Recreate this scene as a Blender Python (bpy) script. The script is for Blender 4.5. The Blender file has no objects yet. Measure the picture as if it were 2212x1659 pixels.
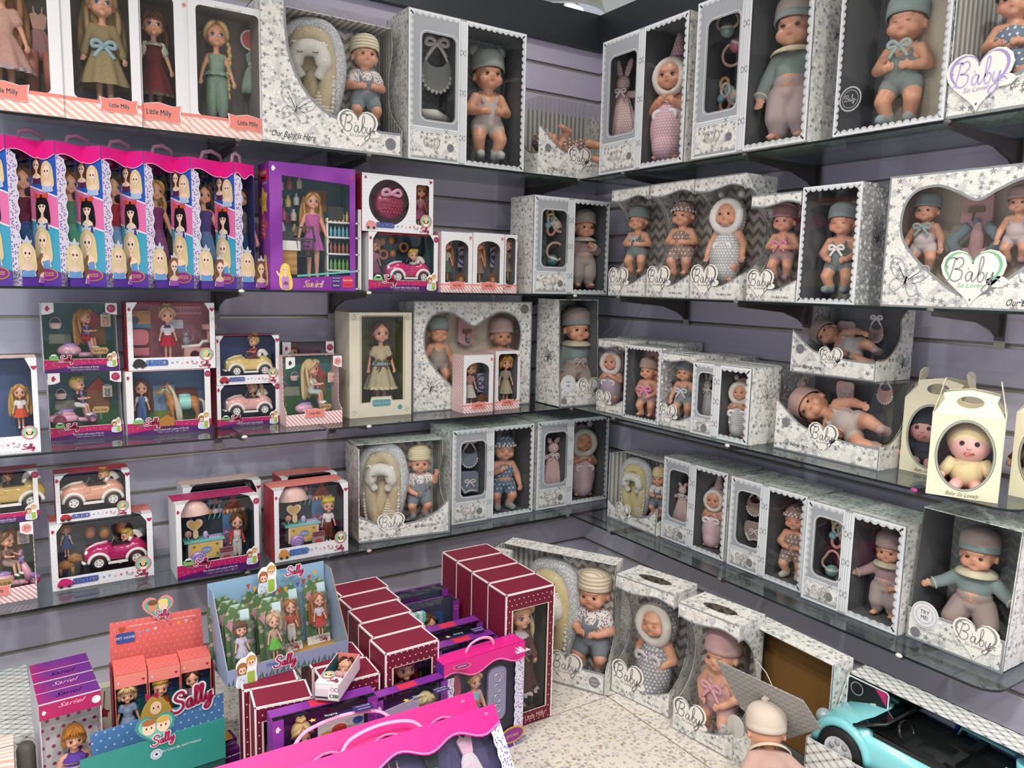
import bpy, math, random
import numpy as np
from mathutils import Vector, Matrix
from mathutils.geometry import tessellate_polygon
from math import sin, cos, pi, radians as rad, atan2
scene = bpy.context.scene
LINK = scene.collection.objects.link
random.seed(7)
# -- camera
CAM = Vector((-2.11603, -2.62463, 0.12656))
RV = Vector((0.837999, -0.545200, 0.022665))
UV_ = Vector((0.050677, 0.119115, 0.991586))
FV = Vector((0.543313, 0.829800, -0.127447))
FPX, PW, PH = 1679.976, 2212.0, 1659.0
cd = bpy.data.cameras.new('camera'); cam = bpy.data.objects.new('camera', cd); LINK(cam)
cd.sensor_width = 36.0; cd.lens = FPX * 36.0 / PW; cd.clip_start = 0.02
cam.matrix_world = Matrix(((RV.x, UV_.x, -FV.x, CAM.x), (RV.y, UV_.y, -FV.y, CAM.y), (RV.z, UV_.z, -FV.z, CAM.z), (0, 0, 0, 1)))
scene.camera = cam
# -- world, lights, exposure
w = bpy.data.worlds.new('shop_ambient'); scene.world = w; w.use_nodes = True
bg = w.node_tree.nodes['Background']
bg.inputs[0].default_value = (0.86, 0.90, 1.0, 1); bg.inputs[1].default_value = 0.80
scene.view_settings.view_transform = 'Standard'; scene.view_settings.look = 'None'
scene.view_settings.gamma = 1.0; scene.view_settings.use_curve_mapping = False
scene.view_settings.exposure = -0.05
scene.cycles.transparent_max_bounces = 24
scene.cycles.max_bounces = 7
scene.cycles.caustics_reflective = False; scene.cycles.caustics_refractive = False
CEIL = 1.62
def spot_lamp(x, y, power, size=0.16, col=(1.0, 0.955, 0.90)):
 ld = bpy.data.lights.new('ceiling_spot', 'AREA'); ld.shape = 'DISK'; ld.size = size; ld.energy = power; ld.color = col
 ld.spread = rad(150)
 o = bpy.data.objects.new('ceiling_spot', ld); LINK(o); o.location = (x, y, CEIL - 0.03)
for lx, ly, lp in ((-2.3, -2.5, 30), (-1.2, -2.6, 20), (-2.6, -1.5, 22), (-3.6, -2.4, 22), (-2.2, -3.7, 24), (-0.9, -3.6, 18), (-0.75, -0.75, 5)):
 spot_lamp(lx, ly, lp)
# -- pixel rays -> real points on shelves, floor, walls
def ray(px, py):
 d = FV * FPX + RV * (px - PW / 2) - UV_ * (py - PH / 2); return d.normalized()
def on_z(px, py, z):
 d = ray(px, py); return CAM + d * ((z - CAM.z) / d.z)
def on_wall(side, px, py, dist):
 d = ray(px, py); i = 1 if side == 'L' else 0
 return CAM + d * ((-dist - CAM[i]) / d[i])
def proj(P):
 d = Vector(P) - CAM; z = d.dot(FV); return PW / 2 + FPX * d.dot(RV) / z, PH / 2 - FPX * d.dot(UV_) / z
def height_at(P, py):
 lo, hi = -0.3, 1.2
 for _ in range(40):
  m = (lo + hi) / 2
  if proj((P.x, P.y, P.z + m))[1] > py: lo = m
  else: hi = m
 return lo
# -- colours and materials
def hx(h):
 h = h.lstrip('#'); c = [int(h[i:i + 2], 16) / 255 for i in (0, 2, 4)]
 return tuple((x / 12.92 if x <= .04045 else ((x + .055) / 1.055) ** 2.4) for x in c) + (1.0,)
MATS = {}
class NT:
 def __init__(s, name):
  s.m = bpy.data.materials.new(name); s.m.use_nodes = True; s.t = s.m.node_tree
  s.b = s.t.nodes['Principled BSDF']; s.o = s.t.nodes['Material Output']
 def n(s, typ, **kw):
  nd = s.t.nodes.new(typ)
  for k, v in kw.items(): setattr(nd, k, v)
  return nd
 def set(s, sock, v):
  if hasattr(v, 'is_linked') or isinstance(v, bpy.types.NodeSocket): s.t.links.new(v, sock)
  else: sock.default_value = v
 def math(s, op, a, b=None, c=None):
  nd = s.n('ShaderNodeMath', operation=op); s.set(nd.inputs[0], a)
  if b is not None: s.set(nd.inputs[1], b)
  if c is not None: s.set(nd.inputs[2], c)
  return nd.outputs[0]
 def mix(s, f, a, b):
  nd = s.n('ShaderNodeMix', data_type='RGBA'); s.set(nd.inputs[0], f); s.set(nd.inputs[6], a); s.set(nd.inputs[7], b); return nd.outputs[2]
 def uv(s): return s.n('ShaderNodeUVMap').outputs[0]
 def obj(s): return s.n('ShaderNodeTexCoord').outputs['Object']
 def xyz(s, v):
  nd = s.n('ShaderNodeSeparateXYZ'); s.set(nd.inputs[0], v); return nd.outputs
 def noise(s, vec, scale, detail=2.0):
  nd = s.n('ShaderNodeTexNoise'); s.set(nd.inputs['Vector'], vec); nd.inputs['Scale'].default_value = scale; nd.inputs['Detail'].default_value = detail
  return nd.outputs[0]
 def step(s, v, lo, hi):
  nd = s.n('ShaderNodeMapRange', interpolation_type='SMOOTHSTEP'); s.set(nd.inputs[0], v); nd.inputs[1].default_value = lo; nd.inputs[2].default_value = hi
  return nd.outputs[0]
 def bump(s, h, strength, dist=0.002):
  nd = s.n('ShaderNodeBump'); nd.inputs['Strength'].default_value = strength; nd.inputs['Distance'].default_value = dist
  s.set(nd.inputs['Height'], h); s.t.links.new(nd.outputs[0], s.b.inputs['Normal'])
def stars(t, vec, scale, rmin, rmax, prob=1.0):
 v = t.n('ShaderNodeTexVoronoi', voronoi_dimensions='2D'); t.set(v.inputs['Vector'], vec); v.inputs['Scale'].default_value = scale; v.inputs['Randomness'].default_value = 0.75
 sub = t.n('ShaderNodeVectorMath', operation='SUBTRACT'); t.set(sub.inputs[0], vec); t.t.links.new(v.outputs['Position'], sub.inputs[1])
 x, y, z = t.xyz(sub.outputs[0])
 cr, cg, cb = t.xyz(v.outputs['Color'])
 ang = t.math('ADD', t.math('ARCTAN2', y, x), t.math('MULTIPLY', cg, 6.28))
 r = t.math('SQRT', t.math('ADD', t.math('MULTIPLY', x, x), t.math('MULTIPLY', y, y)))
 edge = t.math('MULTIPLY_ADD', t.math('ABSOLUTE', t.math('SINE', t.math('MULTIPLY', ang, 2.5))), -0.58, 1.0)
 rad_ = t.math('MULTIPLY_ADD', cr, rmax - rmin, rmin)
 ins = t.math('LESS_THAN', r, t.math('MULTIPLY', edge, rad_))
 return ins, cb
def mat(color, rough=0.5, pat=None, spec=0.4, metal=0.0, sheen=0.0, coat=0.0, name=None, **k):
 key = (color, rough, pat, spec, metal, sheen, coat, tuple(sorted(k.items())))
 if key in MATS: return MATS[key]
 t = NT(name or (pat or 'plain') + '_material'); b = t.b; col = hx(color)
 b.inputs['Roughness'].default_value = rough; b.inputs['Metallic'].default_value = metal
 b.inputs['Specular IOR Level'].default_value = spec
 if coat: b.inputs['Coat Weight'].default_value = coat; b.inputs['Coat Roughness'].default_value = 0.08
 if sheen: b.inputs['Sheen Weight'].default_value = sheen
 c2 = hx(k['c2']) if 'c2' in k else None
 out = col
 if pat in ('chevron', 'stripes', 'dots', 'plaid', 'floral', 'starprint', 'quilt', 'gradient', 'sprinkle', 'gingham', 'bow', 'barn'):
  uv = t.uv(); u, v, _ = t.xyz(uv)
 if pat == 'starprint':
  n1 = t.noise(uv, 38.0, 3.0); n2 = t.noise(uv, 95.0, 2.0)
  out = t.mix(t.step(n1, 0.52, 0.545), col, c2)
  out = t.mix(t.math('MULTIPLY', t.step(n2, 0.56, 0.58), 0.55), out, hx('#ecebe6'))
  s0, r0 = stars(t, uv, 52, .005, .0085)
  out = t.mix(t.math('MULTIPLY', s0, t.math('GREATER_THAN', r0, .45)), out, hx('#f3f2ee'))
  off = t.n('ShaderNodeVectorMath', operation='ADD'); t.set(off.inputs[0], uv); off.inputs[1].default_value = (.37, .11, 0)
  s1, r1 = stars(t, off.outputs[0], 58, .0036, .0088)
  out = t.mix(t.math('MULTIPLY', s1, t.math('GREATER_THAN', r1, .35)), out, t.mix(r1, hx('#707276'), hx('#a2a4a8')))
  vd = t.n('ShaderNodeTexVoronoi', voronoi_dimensions='2D'); t.set(vd.inputs['Vector'], uv); vd.inputs['Scale'].default_value = 105
  out = t.mix(t.math('MULTIPLY', t.math('LESS_THAN', vd.outputs['Distance'], .13), .6), out, hx('#a4a5a7'))
 elif pat == 'chevron':
  p = k.get('p', .022); a = k.get('a', .012)
  tri = t.math('PINGPONG', u, p / 2 * 1.15)
  ph = t.math('ADD', v, t.math('MULTIPLY', tri, a / p * 1.7))
  out = t.mix(t.math('LESS_THAN', t.math('FRACT', t.math('DIVIDE', ph, p)), k.get('duty', .45)), col, c2)
 elif pat == 'stripes':
  ca, sa = cos(rad(k.get('ang', 0))), sin(rad(k.get('ang', 0)))
  q = t.math('ADD', t.math('MULTIPLY', u, sa), t.math('MULTIPLY', v, ca))
  out = t.mix(t.math('LESS_THAN', t.math('FRACT', t.math('DIVIDE', q, k.get('p', .01))), k.get('duty', .5)), col, c2)
 elif pat in ('dots', 'floral', 'sprinkle'):
  if pat == 'dots':
   p = k.get('p', .01)
   row = t.math('FLOOR', t.math('DIVIDE', v, p))
   uu = t.math('SUBTRACT', t.math('FRACT', t.math('ADD', t.math('DIVIDE', u, p), t.math('MULTIPLY', t.math('MODULO', row, 2.0), .5))), .5)
   vv = t.math('SUBTRACT', t.math('FRACT', t.math('DIVIDE', v, p)), .5)
   d = t.math('SQRT', t.math('ADD', t.math('MULTIPLY', uu, uu), t.math('MULTIPLY', vv, vv)))
   out = t.mix(t.math('LESS_THAN', d, k.get('r', .2)), col, c2)
  else:
   vd = t.n('ShaderNodeTexVoronoi', voronoi_dimensions='2D', distance='MANHATTAN' if pat == 'sprinkle' else 'EUCLIDEAN'); t.set(vd.inputs['Vector'], uv); vd.inputs['Scale'].default_value = k.get('sc', 120)
   r_, g_, b_ = t.xyz(vd.outputs['Color'])
   fl = t.math('MULTIPLY', t.math('LESS_THAN', vd.outputs['Distance'], k.get('r', .33)), t.math('GREATER_THAN', r_, .35))
   out = t.mix(fl, col, t.mix(g_, c2, hx(k.get('c3', k['c2']))))
 elif pat == 'plaid':
  p = k.get('p', .012)
  a1 = t.math('LESS_THAN', t.math('FRACT', t.math('DIVIDE', u, p)), .3); a2 = t.math('LESS_THAN', t.math('FRACT', t.math('DIVIDE', v, p)), .3)
  out = t.mix(t.math('MULTIPLY', t.math('ADD', a1, a2), .5), col, c2)
 elif pat == 'quilt':
  p = k.get('p', .034)
  q1 = t.math('PINGPONG', t.math('ADD', u, t.math('MULTIPLY', v, 1.5)), p / 2); q2 = t.math('PINGPONG', t.math('SUBTRACT', u, t.math('MULTIPLY', v, 1.5)), p / 2)
  mn = t.math('MINIMUM', q1, q2); mx = t.math('MAXIMUM', q1, q2)
  out = t.mix(t.step(mn, .0, p * .3), hx('#aeb0af'), col)
  out = t.mix(t.math('LESS_THAN', mx, p * .1), out, hx('#4c4c4e'))
 elif pat == 'gradient':
  g = t.math('MULTIPLY', t.step(t.noise(uv, 9, 0), .35, .65), 1.0)
  out = t.mix(g, col, c2)
 if pat == 'knit':
  o = t.obj(); x, y, z = t.xyz(o)
  h = t.math('ADD', t.math('SINE', t.math('MULTIPLY', z, 2600)), t.math('SINE', t.math('MULTIPLY', t.math('ADD', x, y), 2100)))
  out = t.mix(t.step(h, -1.6, 1.6), tuple(c * .82 for c in col[:3]) + (1,), col)
  t.bump(h, .35, .0006)
 elif pat == 'fleece':
  o = t.obj(); h = t.noise(o, 230, 4); out = t.mix(t.step(h, .3, .7), tuple(c * .9 for c in col[:3]) + (1,), col); t.bump(h, .5, .0014)
 elif pat == 'hair':
  o = t.obj(); sc = t.n('ShaderNodeMapping'); t.set(sc.inputs[0], o); sc.inputs['Scale'].default_value = (520, 520, 25)
  h = t.noise(sc.outputs[0], 1.0, 3); out = t.mix(t.step(h, .3, .7), tuple(c * .62 for c in col[:3]) + (1,), tuple(min(1, c * 1.12) for c in col[:3]) + (1,)); t.bump(h, .5, .002)
  b.inputs['Roughness'].default_value = min(rough, .42)
 elif pat == 'cloth':
  o = t.obj(); h = t.noise(o, 60, 4); out = t.mix(t.step(h, .25, .75), tuple(c * .84 for c in col[:3]) + (1,), col); t.bump(h, .5, .004)
 elif pat == 'skin':
  a = t.n('ShaderNodeAttribute', attribute_name='paint'); r_, g_, b_ = t.xyz(a.outputs['Color'])
  out = t.mix(t.math('MULTIPLY', g_, .35), col, hx('#d9766b')); out = t.mix(t.math('MULTIPLY', r_, .75), out, hx('#b8625a'))
  b.inputs['Subsurface Weight'].default_value = 0.0
 t.set(b.inputs['Base Color'], out)
 MATS[key] = t.m; return t.m
def schlick(t, f0):
 lw = t.n('ShaderNodeLayerWeight'); lw.inputs[0].default_value = .5
 return t.math('MULTIPLY_ADD', t.math('POWER', lw.outputs['Facing'], 5.0), 1 - f0, f0)
def film(name='clear_film', tint='#fbfbfb', rough=.03, refl=.75, bump=.18, bs=9.0):
 if name in MATS: return MATS[name]
 t = NT(name); t.t.nodes.remove(t.b)
 tr = t.n('ShaderNodeBsdfTransparent'); tr.inputs[0].default_value = hx(tint)
 gl = t.n('ShaderNodeBsdfGlossy'); gl.inputs['Roughness'].default_value = rough
 bp = t.n('ShaderNodeBump'); bp.inputs['Strength'].default_value = bump; bp.inputs['Distance'].default_value = .01
 t.t.links.new(t.noise(t.obj(), bs, 1.0), bp.inputs['Height']); t.t.links.new(bp.outputs[0], gl.inputs['Normal'])
 mx = t.n('ShaderNodeMixShader'); t.t.links.new(t.math('MULTIPLY', schlick(t, .06), refl), mx.inputs[0])
 t.t.links.new(tr.outputs[0], mx.inputs[1]); t.t.links.new(gl.outputs[0], mx.inputs[2]); t.t.links.new(mx.outputs[0], t.o.inputs[0])
 MATS[name] = t.m; return t.m
# -- mesh builder
I4 = Matrix.Identity(4)
class MB:
 def __init__(s): s.v = []; s.f = []; s.mi = []; s.mats = []; s.sm = []
 def idx(s, m):
  if m not in s.mats: s.mats.append(m)
  return s.mats.index(m)
 def add(s, vs, fs, m, M=None, smooth=False):
  b = len(s.v); i = s.idx(m)
  s.v += [tuple(M @ Vector(p)) for p in vs] if M is not None else [tuple(p) for p in vs]
  for f in fs: s.f.append([b + q for q in f]); s.mi.append(i); s.sm.append(smooth)
  return s
 def box(s, x0, x1, y0, y1, z0, z1, m, M=None, fm=None):
  vs = [(x, y, z) for z in (z0, z1) for y in (y0, y1) for x in (x0, x1)]
  F = {'-z': (0, 2, 3, 1), '+z': (4, 5, 7, 6), '-y': (0, 1, 5, 4), '+y': (2, 6, 7, 3), '-x': (0, 4, 6, 2), '+x': (1, 3, 7, 5)}
  for kf, f in F.items():
   s.add([vs[i] for i in f], [(0, 1, 2, 3)], (fm or {}).get(kf, m), M)
  return s
 def flat(s, pts, y, m, M=None, holes=()):
  loops = [[Vector((p[0], p[1], 0)) for p in pts]] + [[Vector((p[0], p[1], 0)) for p in h] for h in holes]
  vs = [(p[0], y, p[1]) for l in [pts, *holes] for p in l]
  fs = []
  for a, b_, c in tessellate_polygon(loops):
   A, B, Cc = vs[a], vs[b_], vs[c]
   cr = (B[0] - A[0]) * (Cc[2] - A[2]) - (B[2] - A[2]) * (Cc[0] - A[0])
   fs.append((a, b_, c) if cr > 0 else (a, c, b_))
  return s.add(vs, fs, m, M)
 def plate(s, pts, y0, y1, m, M=None, holes=(), back=None, edge=None):
  s.flat(pts, y0, m, M, holes)
  n0 = len(s.v); s.flat(pts, y1, back or m, M, holes)
  for l in [pts, *holes]:
   n = len(l); vs = [(p[0], y0, p[1]) for p in l] + [(p[0], y1, p[1]) for p in l]
   s.add(vs, [(i, (i + 1) % n, n + (i + 1) % n, n + i) for i in range(n)], edge or m, M)
  return s
 def ribbon(s, pts, wd, y, m, M=None, closed=False):
  n = len(pts); L = []; R = []
  for i in range(n):
   a = pts[(i - 1) % n] if (closed or i > 0) else pts[i]; b = pts[(i + 1) % n] if (closed or i < n - 1) else pts[i]
   dx, dz = b[0] - a[0], b[1] - a[1]; l = math.hypot(dx, dz) or 1
   ww = wd[i] if hasattr(wd, '__len__') else wd
   L.append((pts[i][0] - dz / l * ww / 2, y, pts[i][1] + dx / l * ww / 2)); R.append((pts[i][0] + dz / l * ww / 2, y, pts[i][1] - dx / l * ww / 2))
  q = n if closed else n - 1
  return s.add(L + R, [(i, n + i, n + (i + 1) % n, (i + 1) % n) for i in range(q)], m, M)
 def tube(s, pts, r, m, M=None, n=8, closed=False, cap=True, flat=1.0):
  pts = [Vector(p) for p in pts]; N = len(pts); vs = []; fs = []
  up = Vector((0, 0, 1)); prev = None
  for i in range(N):
   a = pts[(i - 1) % N] if (closed or i) else pts[i]; b = pts[(i + 1) % N] if (closed or i < N - 1) else pts[i]
   tng = (b - a).normalized() if (b - a).length else Vector((0, 0, 1))
   if prev is None:
    x = tng.orthogonal().normalized()
    if abs(tng.y) < .95: x = (Vector((0, 1, 0)) - tng * tng.y).normalized()
   else: x = (prev - tng * prev.dot(tng)).normalized()
   prev = x; y = tng.cross(x); rr = r[i] if hasattr(r, '__len__') else r
   for j in range(n):
    a_ = 2 * pi * j / n; vs.append(pts[i] + x * (cos(a_) * rr * flat) + y * (sin(a_) * rr))
  for i in range(N if closed else N - 1):
   for j in range(n):
    i2 = (i + 1) % N; fs.append((i * n + j, i * n + (j + 1) % n, i2 * n + (j + 1) % n, i2 * n + j))
  if cap and not closed: fs.append(tuple(range(n))[::-1]); fs.append(tuple(range((N - 1) * n, N * n)))
  return s.add(vs, fs, m, M, True)
 def lathe(s, prof, m, M=None, n=20, sx=1, sy=1, pleat=0, pn=0, c=(0, 0), pz=None, seed=0.0):
  vs = []; fs = []; N = len(prof)
  for i, (r, z) in enumerate(prof):
   k = pleat * (i / max(1, N - 1))
   for j in range(n):
    a = 2 * pi * j / n
    rr = r * (1 + k * sin(pn * a + seed)) if pn else r
    vs.append((c[0] + cos(a) * rr * sx, c[1] + sin(a) * rr * sy, z))
  for i in range(N - 1):
   for j in range(n): fs.append((i * n + j, i * n + (j + 1) % n, (i + 1) * n + (j + 1) % n, (i + 1) * n + j))
  return s.add(vs, fs, m, M, True)
 def ell(s, c, r, m, M=None, n=12, k=8, R=None):
  r = (r, r, r) if not hasattr(r, '__len__') else r; vs = []; fs = []
  for i in range(k + 1):
   ph = pi * i / k
   for j in range(n):
    a = 2 * pi * j / n; p = Vector((cos(a) * sin(ph) * r[0], sin(a) * sin(ph) * r[1], -cos(ph) * r[2]))
    if R is not None: p = R @ p
    vs.append((c[0] + p.x, c[1] + p.y, c[2] + p.z))
  for i in range(k):
   for j in range(n): fs.append((i * n + j, i * n + (j + 1) % n, (i + 1) * n + (j + 1) % n, (i + 1) * n + j))
  return s.add(vs, fs, m, M, True)
 def mesh(s, name):
  me = bpy.data.meshes.new(name); me.from_pydata(s.v, [], s.f)
  for m in s.mats: me.materials.append(m)
  np_ = len(me.polygons)
  me.polygons.foreach_set('material_index', s.mi[:np_]); me.polygons.foreach_set('use_smooth', s.sm[:np_])
  auto_uv(me); return me
 def build(s, name, parent=None, label=None, M=None, kind=None):
  return obj(name, s.mesh(name), parent, label, M, kind)
def auto_uv(me):
 nl = len(me.loops)
 if nl == 0: return
 co = np.empty(len(me.vertices) * 3, 'f'); me.vertices.foreach_get('co', co); co = co.reshape(-1, 3)
 li = np.empty(nl, 'i'); me.loops.foreach_get('vertex_index', li)
 nr = np.empty(len(me.polygons) * 3, 'f'); me.polygons.foreach_get('normal', nr); nr = np.abs(nr.reshape(-1, 3))
 tot = np.empty(len(me.polygons), 'i'); me.polygons.foreach_get('loop_total', tot)
 ax = np.repeat(np.argmax(nr + np.array([0, 1e-4, 0]), 1), tot); p = co[li]
 u = np.where(ax == 0, p[:, 1], p[:, 0]); v = np.where(ax == 2, p[:, 1], p[:, 2])
 l = me.uv_layers.new(name='UVMap'); l.data.foreach_set('uv', np.stack([u, v], 1).astype('f').ravel())
def obj(name, me, parent=None, label=None, M=None, kind=None):
 o = bpy.data.objects.new(name, me); LINK(o)
 if parent is not None: o.parent = parent
 if M is not None: o.matrix_local = M
 if label: o['label'] = label
 if kind: o['kind'] = kind
 return o
def thing(name, label, cat, M=None, group=None):
 o = bpy.data.objects.new(name, None); LINK(o); o.empty_display_size = .05
 if M is not None: o.matrix_world = M
 o['label'] = label; o['category'] = cat
 if group: o['group'] = group
 return o
def tag(o, label, cat, group=None):
 o['label'] = label; o['category'] = cat
 if group: o['group'] = group
 return o
def T(x=0, y=0, z=0): return Matrix.Translation((x, y, z))
def RZ(d): return Matrix.Rotation(rad(d), 4, 'Z')
def RX(d): return Matrix.Rotation(rad(d), 4, 'X')
def RY(d): return Matrix.Rotation(rad(d), 4, 'Y')
def SC(s): return Matrix.Scale(s, 4)
# -- 2-D outlines
def rrect(x0, x1, z0, z1, r, n=4):
 out = []
 for cx, cz, a0 in ((x1 - r, z0 + r, -90), (x1 - r, z1 - r, 0), (x0 + r, z1 - r, 90), (x0 + r, z0 + r, 180)):
  for i in range(n + 1): a = rad(a0 + 90 * i / n); out.append((cx + r * cos(a), cz + r * sin(a)))
 return out
def oval(cx, cz, rx, rz=None, n=24, a0=0, a1=360):
 rz = rz or rx; full = abs(a1 - a0) >= 360
 return [(cx + rx * cos(rad(a0 + (a1 - a0) * i / (n if full else n - 1))), cz + rz * sin(rad(a0 + (a1 - a0) * i / (n if full else n - 1)))) for i in range(n)]
def heart(cx, cz, s, n=28):
 o = []
 for i in range(n):
  a = 2 * pi * i / n
  o.append((cx - s * sin(a) ** 3 * 1.0, cz + s * (.8125 * cos(a) - .3125 * cos(2 * a) - .125 * cos(3 * a) - .0625 * cos(4 * a))))
 return o
def star5(cx, cz, r, q=.45, rot=90):
 return [(cx + (r if i % 2 == 0 else r * q) * cos(rad(rot + 36 * i)), cz + (r if i % 2 == 0 else r * q) * sin(rad(rot + 36 * i))) for i in range(10)]
def spl(P, n=6, closed=False):
 out = []; N = len(P)
 for i in range(N if closed else N - 1):
  g = lambda j: P[j % N] if closed else P[max(0, min(N - 1, j))]
  p0, p1, p2, p3 = g(i - 1), g(i), g(i + 1), g(i + 2)
  for k in range(n):
   t = k / n
   out.append(tuple(.5 * (2 * p1[d] + (p2[d] - p0[d]) * t + (2 * p0[d] - 5 * p1[d] + 4 * p2[d] - p3[d]) * t * t + (3 * p1[d] - p0[d] - 3 * p2[d] + p3[d]) * t ** 3) for d in range(len(p1))))
 if not closed: out.append(tuple(P[-1]))
 return out
# -- lettering
_TXT = {}
def text_pts(s):
 if s not in _TXT:
  c = bpy.data.curves.new('lettering', 'FONT'); c.body = s; c.resolution_u = 2; c.align_x = 'CENTER'; c.align_y = 'CENTER'
  o = bpy.data.objects.new('lettering', c); me = bpy.data.meshes.new_from_object(o)
  _TXT[s] = ([(v.co.x, v.co.y) for v in me.vertices], [tuple(p.vertices) for p in me.polygons])
  bpy.data.objects.remove(o); bpy.data.curves.remove(c); bpy.data.meshes.remove(me)
 return _TXT[s]
def text(mb, s, cx, cz, size, y, m, M=None, shear=0, wx=1.0, rot=0, bold=0):
 v, f = text_pts(s); c_, s_ = cos(rad(rot)), sin(rad(rot))
 for dx in ((0,) if not bold else (-bold, 0, bold)):
  vs = []
  for a, b in v:
   a2, b2 = (a * wx + shear * b) * size + dx, b * size
   vs.append((cx + a2 * c_ - b2 * s_, y, cz + a2 * s_ + b2 * c_))
  mb.add(vs, f, m, M)
GLY = {
 'Baby': [[(.02, .62), (-.12, .8), (.0, 1.02), (.28, 1.08), (.42, .95)], [(.3, 1.05), (.22, .6), (.1, .15), (-.08, .02)], [(.3, 1.02), (.58, 1.08), (.68, .85), (.5, .62), (.3, .58), (.62, .5), (.62, .2), (.4, .03), (.15, .1)],
   [(1.08, .42), (.95, .46), (.82, .28), (.86, .06), (1.0, .1), (1.1, .42), (1.08, .1), (1.16, .03), (1.28, .2)],
   [(1.28, .2), (1.5, .7), (1.52, 1.05), (1.42, 1.05), (1.36, .5), (1.36, .05), (1.52, .04), (1.6, .3), (1.48, .45), (1.42, .3)],
   [(1.72, .44), (1.68, .12), (1.82, .06), (1.96, .44), (1.88, -.1), (1.72, -.42), (1.54, -.36), (1.7, -.12), (2.1, .16), (2.25, .02)], [(.92, .62), (.9, .56)]],
 'Sally': [[(.72, .8), (.66, 1.0), (.42, 1.02), (.24, .82), (.34, .62), (.58, .44), (.56, .14), (.28, -.02), (.0, .06), (-.06, .24)],
   [(1.06, .46), (.92, .48), (.78, .28), (.82, .06), (.96, .1), (1.06, .44), (1.04, .1), (1.14, .06), (1.22, .3)],
   [(1.22, .3), (1.44, .85), (1.42, 1.04), (1.32, .98), (1.28, .5), (1.3, .08), (1.42, .1), (1.5, .3)],
   [(1.5, .3), (1.72, .85), (1.7, 1.04), (1.6, .98), (1.56, .5), (1.58, .08), (1.7, .1), (1.78, .36)],
   [(1.82, .46), (1.8, .14), (1.92, .1), (2.08, .48), (2.0, -.1), (1.82, -.4), (1.66, -.3), (1.84, -.1), (2.2, .16)]],
}
def script(mb, word, cx, cz, size, y, m, M=None, wd=.07, rot=0, k=4):
 c_, s_ = cos(rad(rot)), sin(rad(rot))
 for st in GLY[word]:
  p = [((a - 1.05) * size, (b - .4) * size) for a, b in spl(st, k)]
  p = [(cx + a * c_ - b * s_, cz + a * s_ + b * c_) for a, b in p]
  mb.ribbon(p, wd * size, y, m, M)
# == the room
PITCH, DEPTH, FLOOR = 0.11, 0.3473, -1.15
SZ = {1: 0.5080, 2: 0.0935, 3: -0.3269, 4: -0.7365, 0: FLOOR}
WALL_TOP = 1.075
M_LILAC = mat('#d2cbdf', .62, spec=.3, name='lilac_paint')
M_ALU = mat('#b3afa8', .36, metal=.55, name='brushed_strip')
M_DARKGAP = mat('#3c3a40', .8, name='groove_shadow_gap')
M_BEAM = mat('#33383d', .42, spec=.5, name='dark_beam_paint')
def struct(name, mb, parent=None):
 o = mb.build(name, parent);
 if parent is None: o['kind'] = 'structure'
 return o
def slat_wall(name, M, L):
 wl = struct(name, MB().box(0, L, 0, .02, FLOOR, WALL_TOP + .1, M_DARKGAP)); wl.matrix_world = M
 k0 = int(math.ceil((FLOOR) / PITCH)); zs = [k * PITCH for k in range(k0, int(WALL_TOP / PITCH) + 1)]
 edges = [FLOOR] + zs + [WALL_TOP + .02]
 cache = {}
 for a, b in zip(edges[:-1], edges[1:]):
  z0 = a + (.006 if a > FLOOR else 0); z1 = b - .006; key = round(z1 - z0, 4)
  if z1 - z0 < .005: continue
  if key not in cache:
   mb = MB(); h = z1 - z0; e = .002
   mb.box(0, L, -.012, 0, e, h - e, M_LILAC); mb.add([(0, -.012, h - e), (L, -.012, h - e), (L, -.010, h), (0, -.010, h)], [(0, 1, 2, 3)], M_LILAC)
   mb.add([(0, -.010, 0), (L, -.010, 0), (L, -.012, e), (0, -.012, e)], [(0, 1, 2, 3)], M_LILAC); cache[key] = mb.mesh('panel')
  obj('panel', cache[key], wl, M=T(0, 0, z0))
 sm = MB(); sm.tube([(0, -.006, .0035), (L, -.006, .0035)], .0028, M_ALU, n=8); sm.box(0, L, -.0105, 0, -.006, .0008, M_ALU); sm.box(0, L, -.005, 0, -.006, .0058, M_ALU)
 sme = sm.mesh('groove_strip')
 for z in zs: obj('groove_strip', sme, wl, M=T(0, 0, z))
 return wl
slat_wall('wall_left', T(-3.4, 0.012, 0), 3.41)
slat_wall('wall_right', T(.012, 0, 0) @ RZ(-90), 3.2)
bm1 = MB().box(-3.4, 0, -.03, .05, WALL_TOP, WALL_TOP + .138, M_BEAM); o = struct('trim_1', bm1)
bm2 = MB().box(-.03, .05, -3.2, -.0305, WALL_TOP, WALL_TOP + .138, M_BEAM); o = struct('trim_2', bm2)
M_CEIL = mat('#dcdcd2', .8, name='ceiling_paint')
struct('ceiling', MB().box(-6.0, 3.2, -6.0, 3.2, CEIL, CEIL + .05, M_CEIL))
struct('wall_far', MB().box(-3.0, 3.1, 3.0, 3.05, FLOOR, CEIL, M_CEIL))
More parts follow.
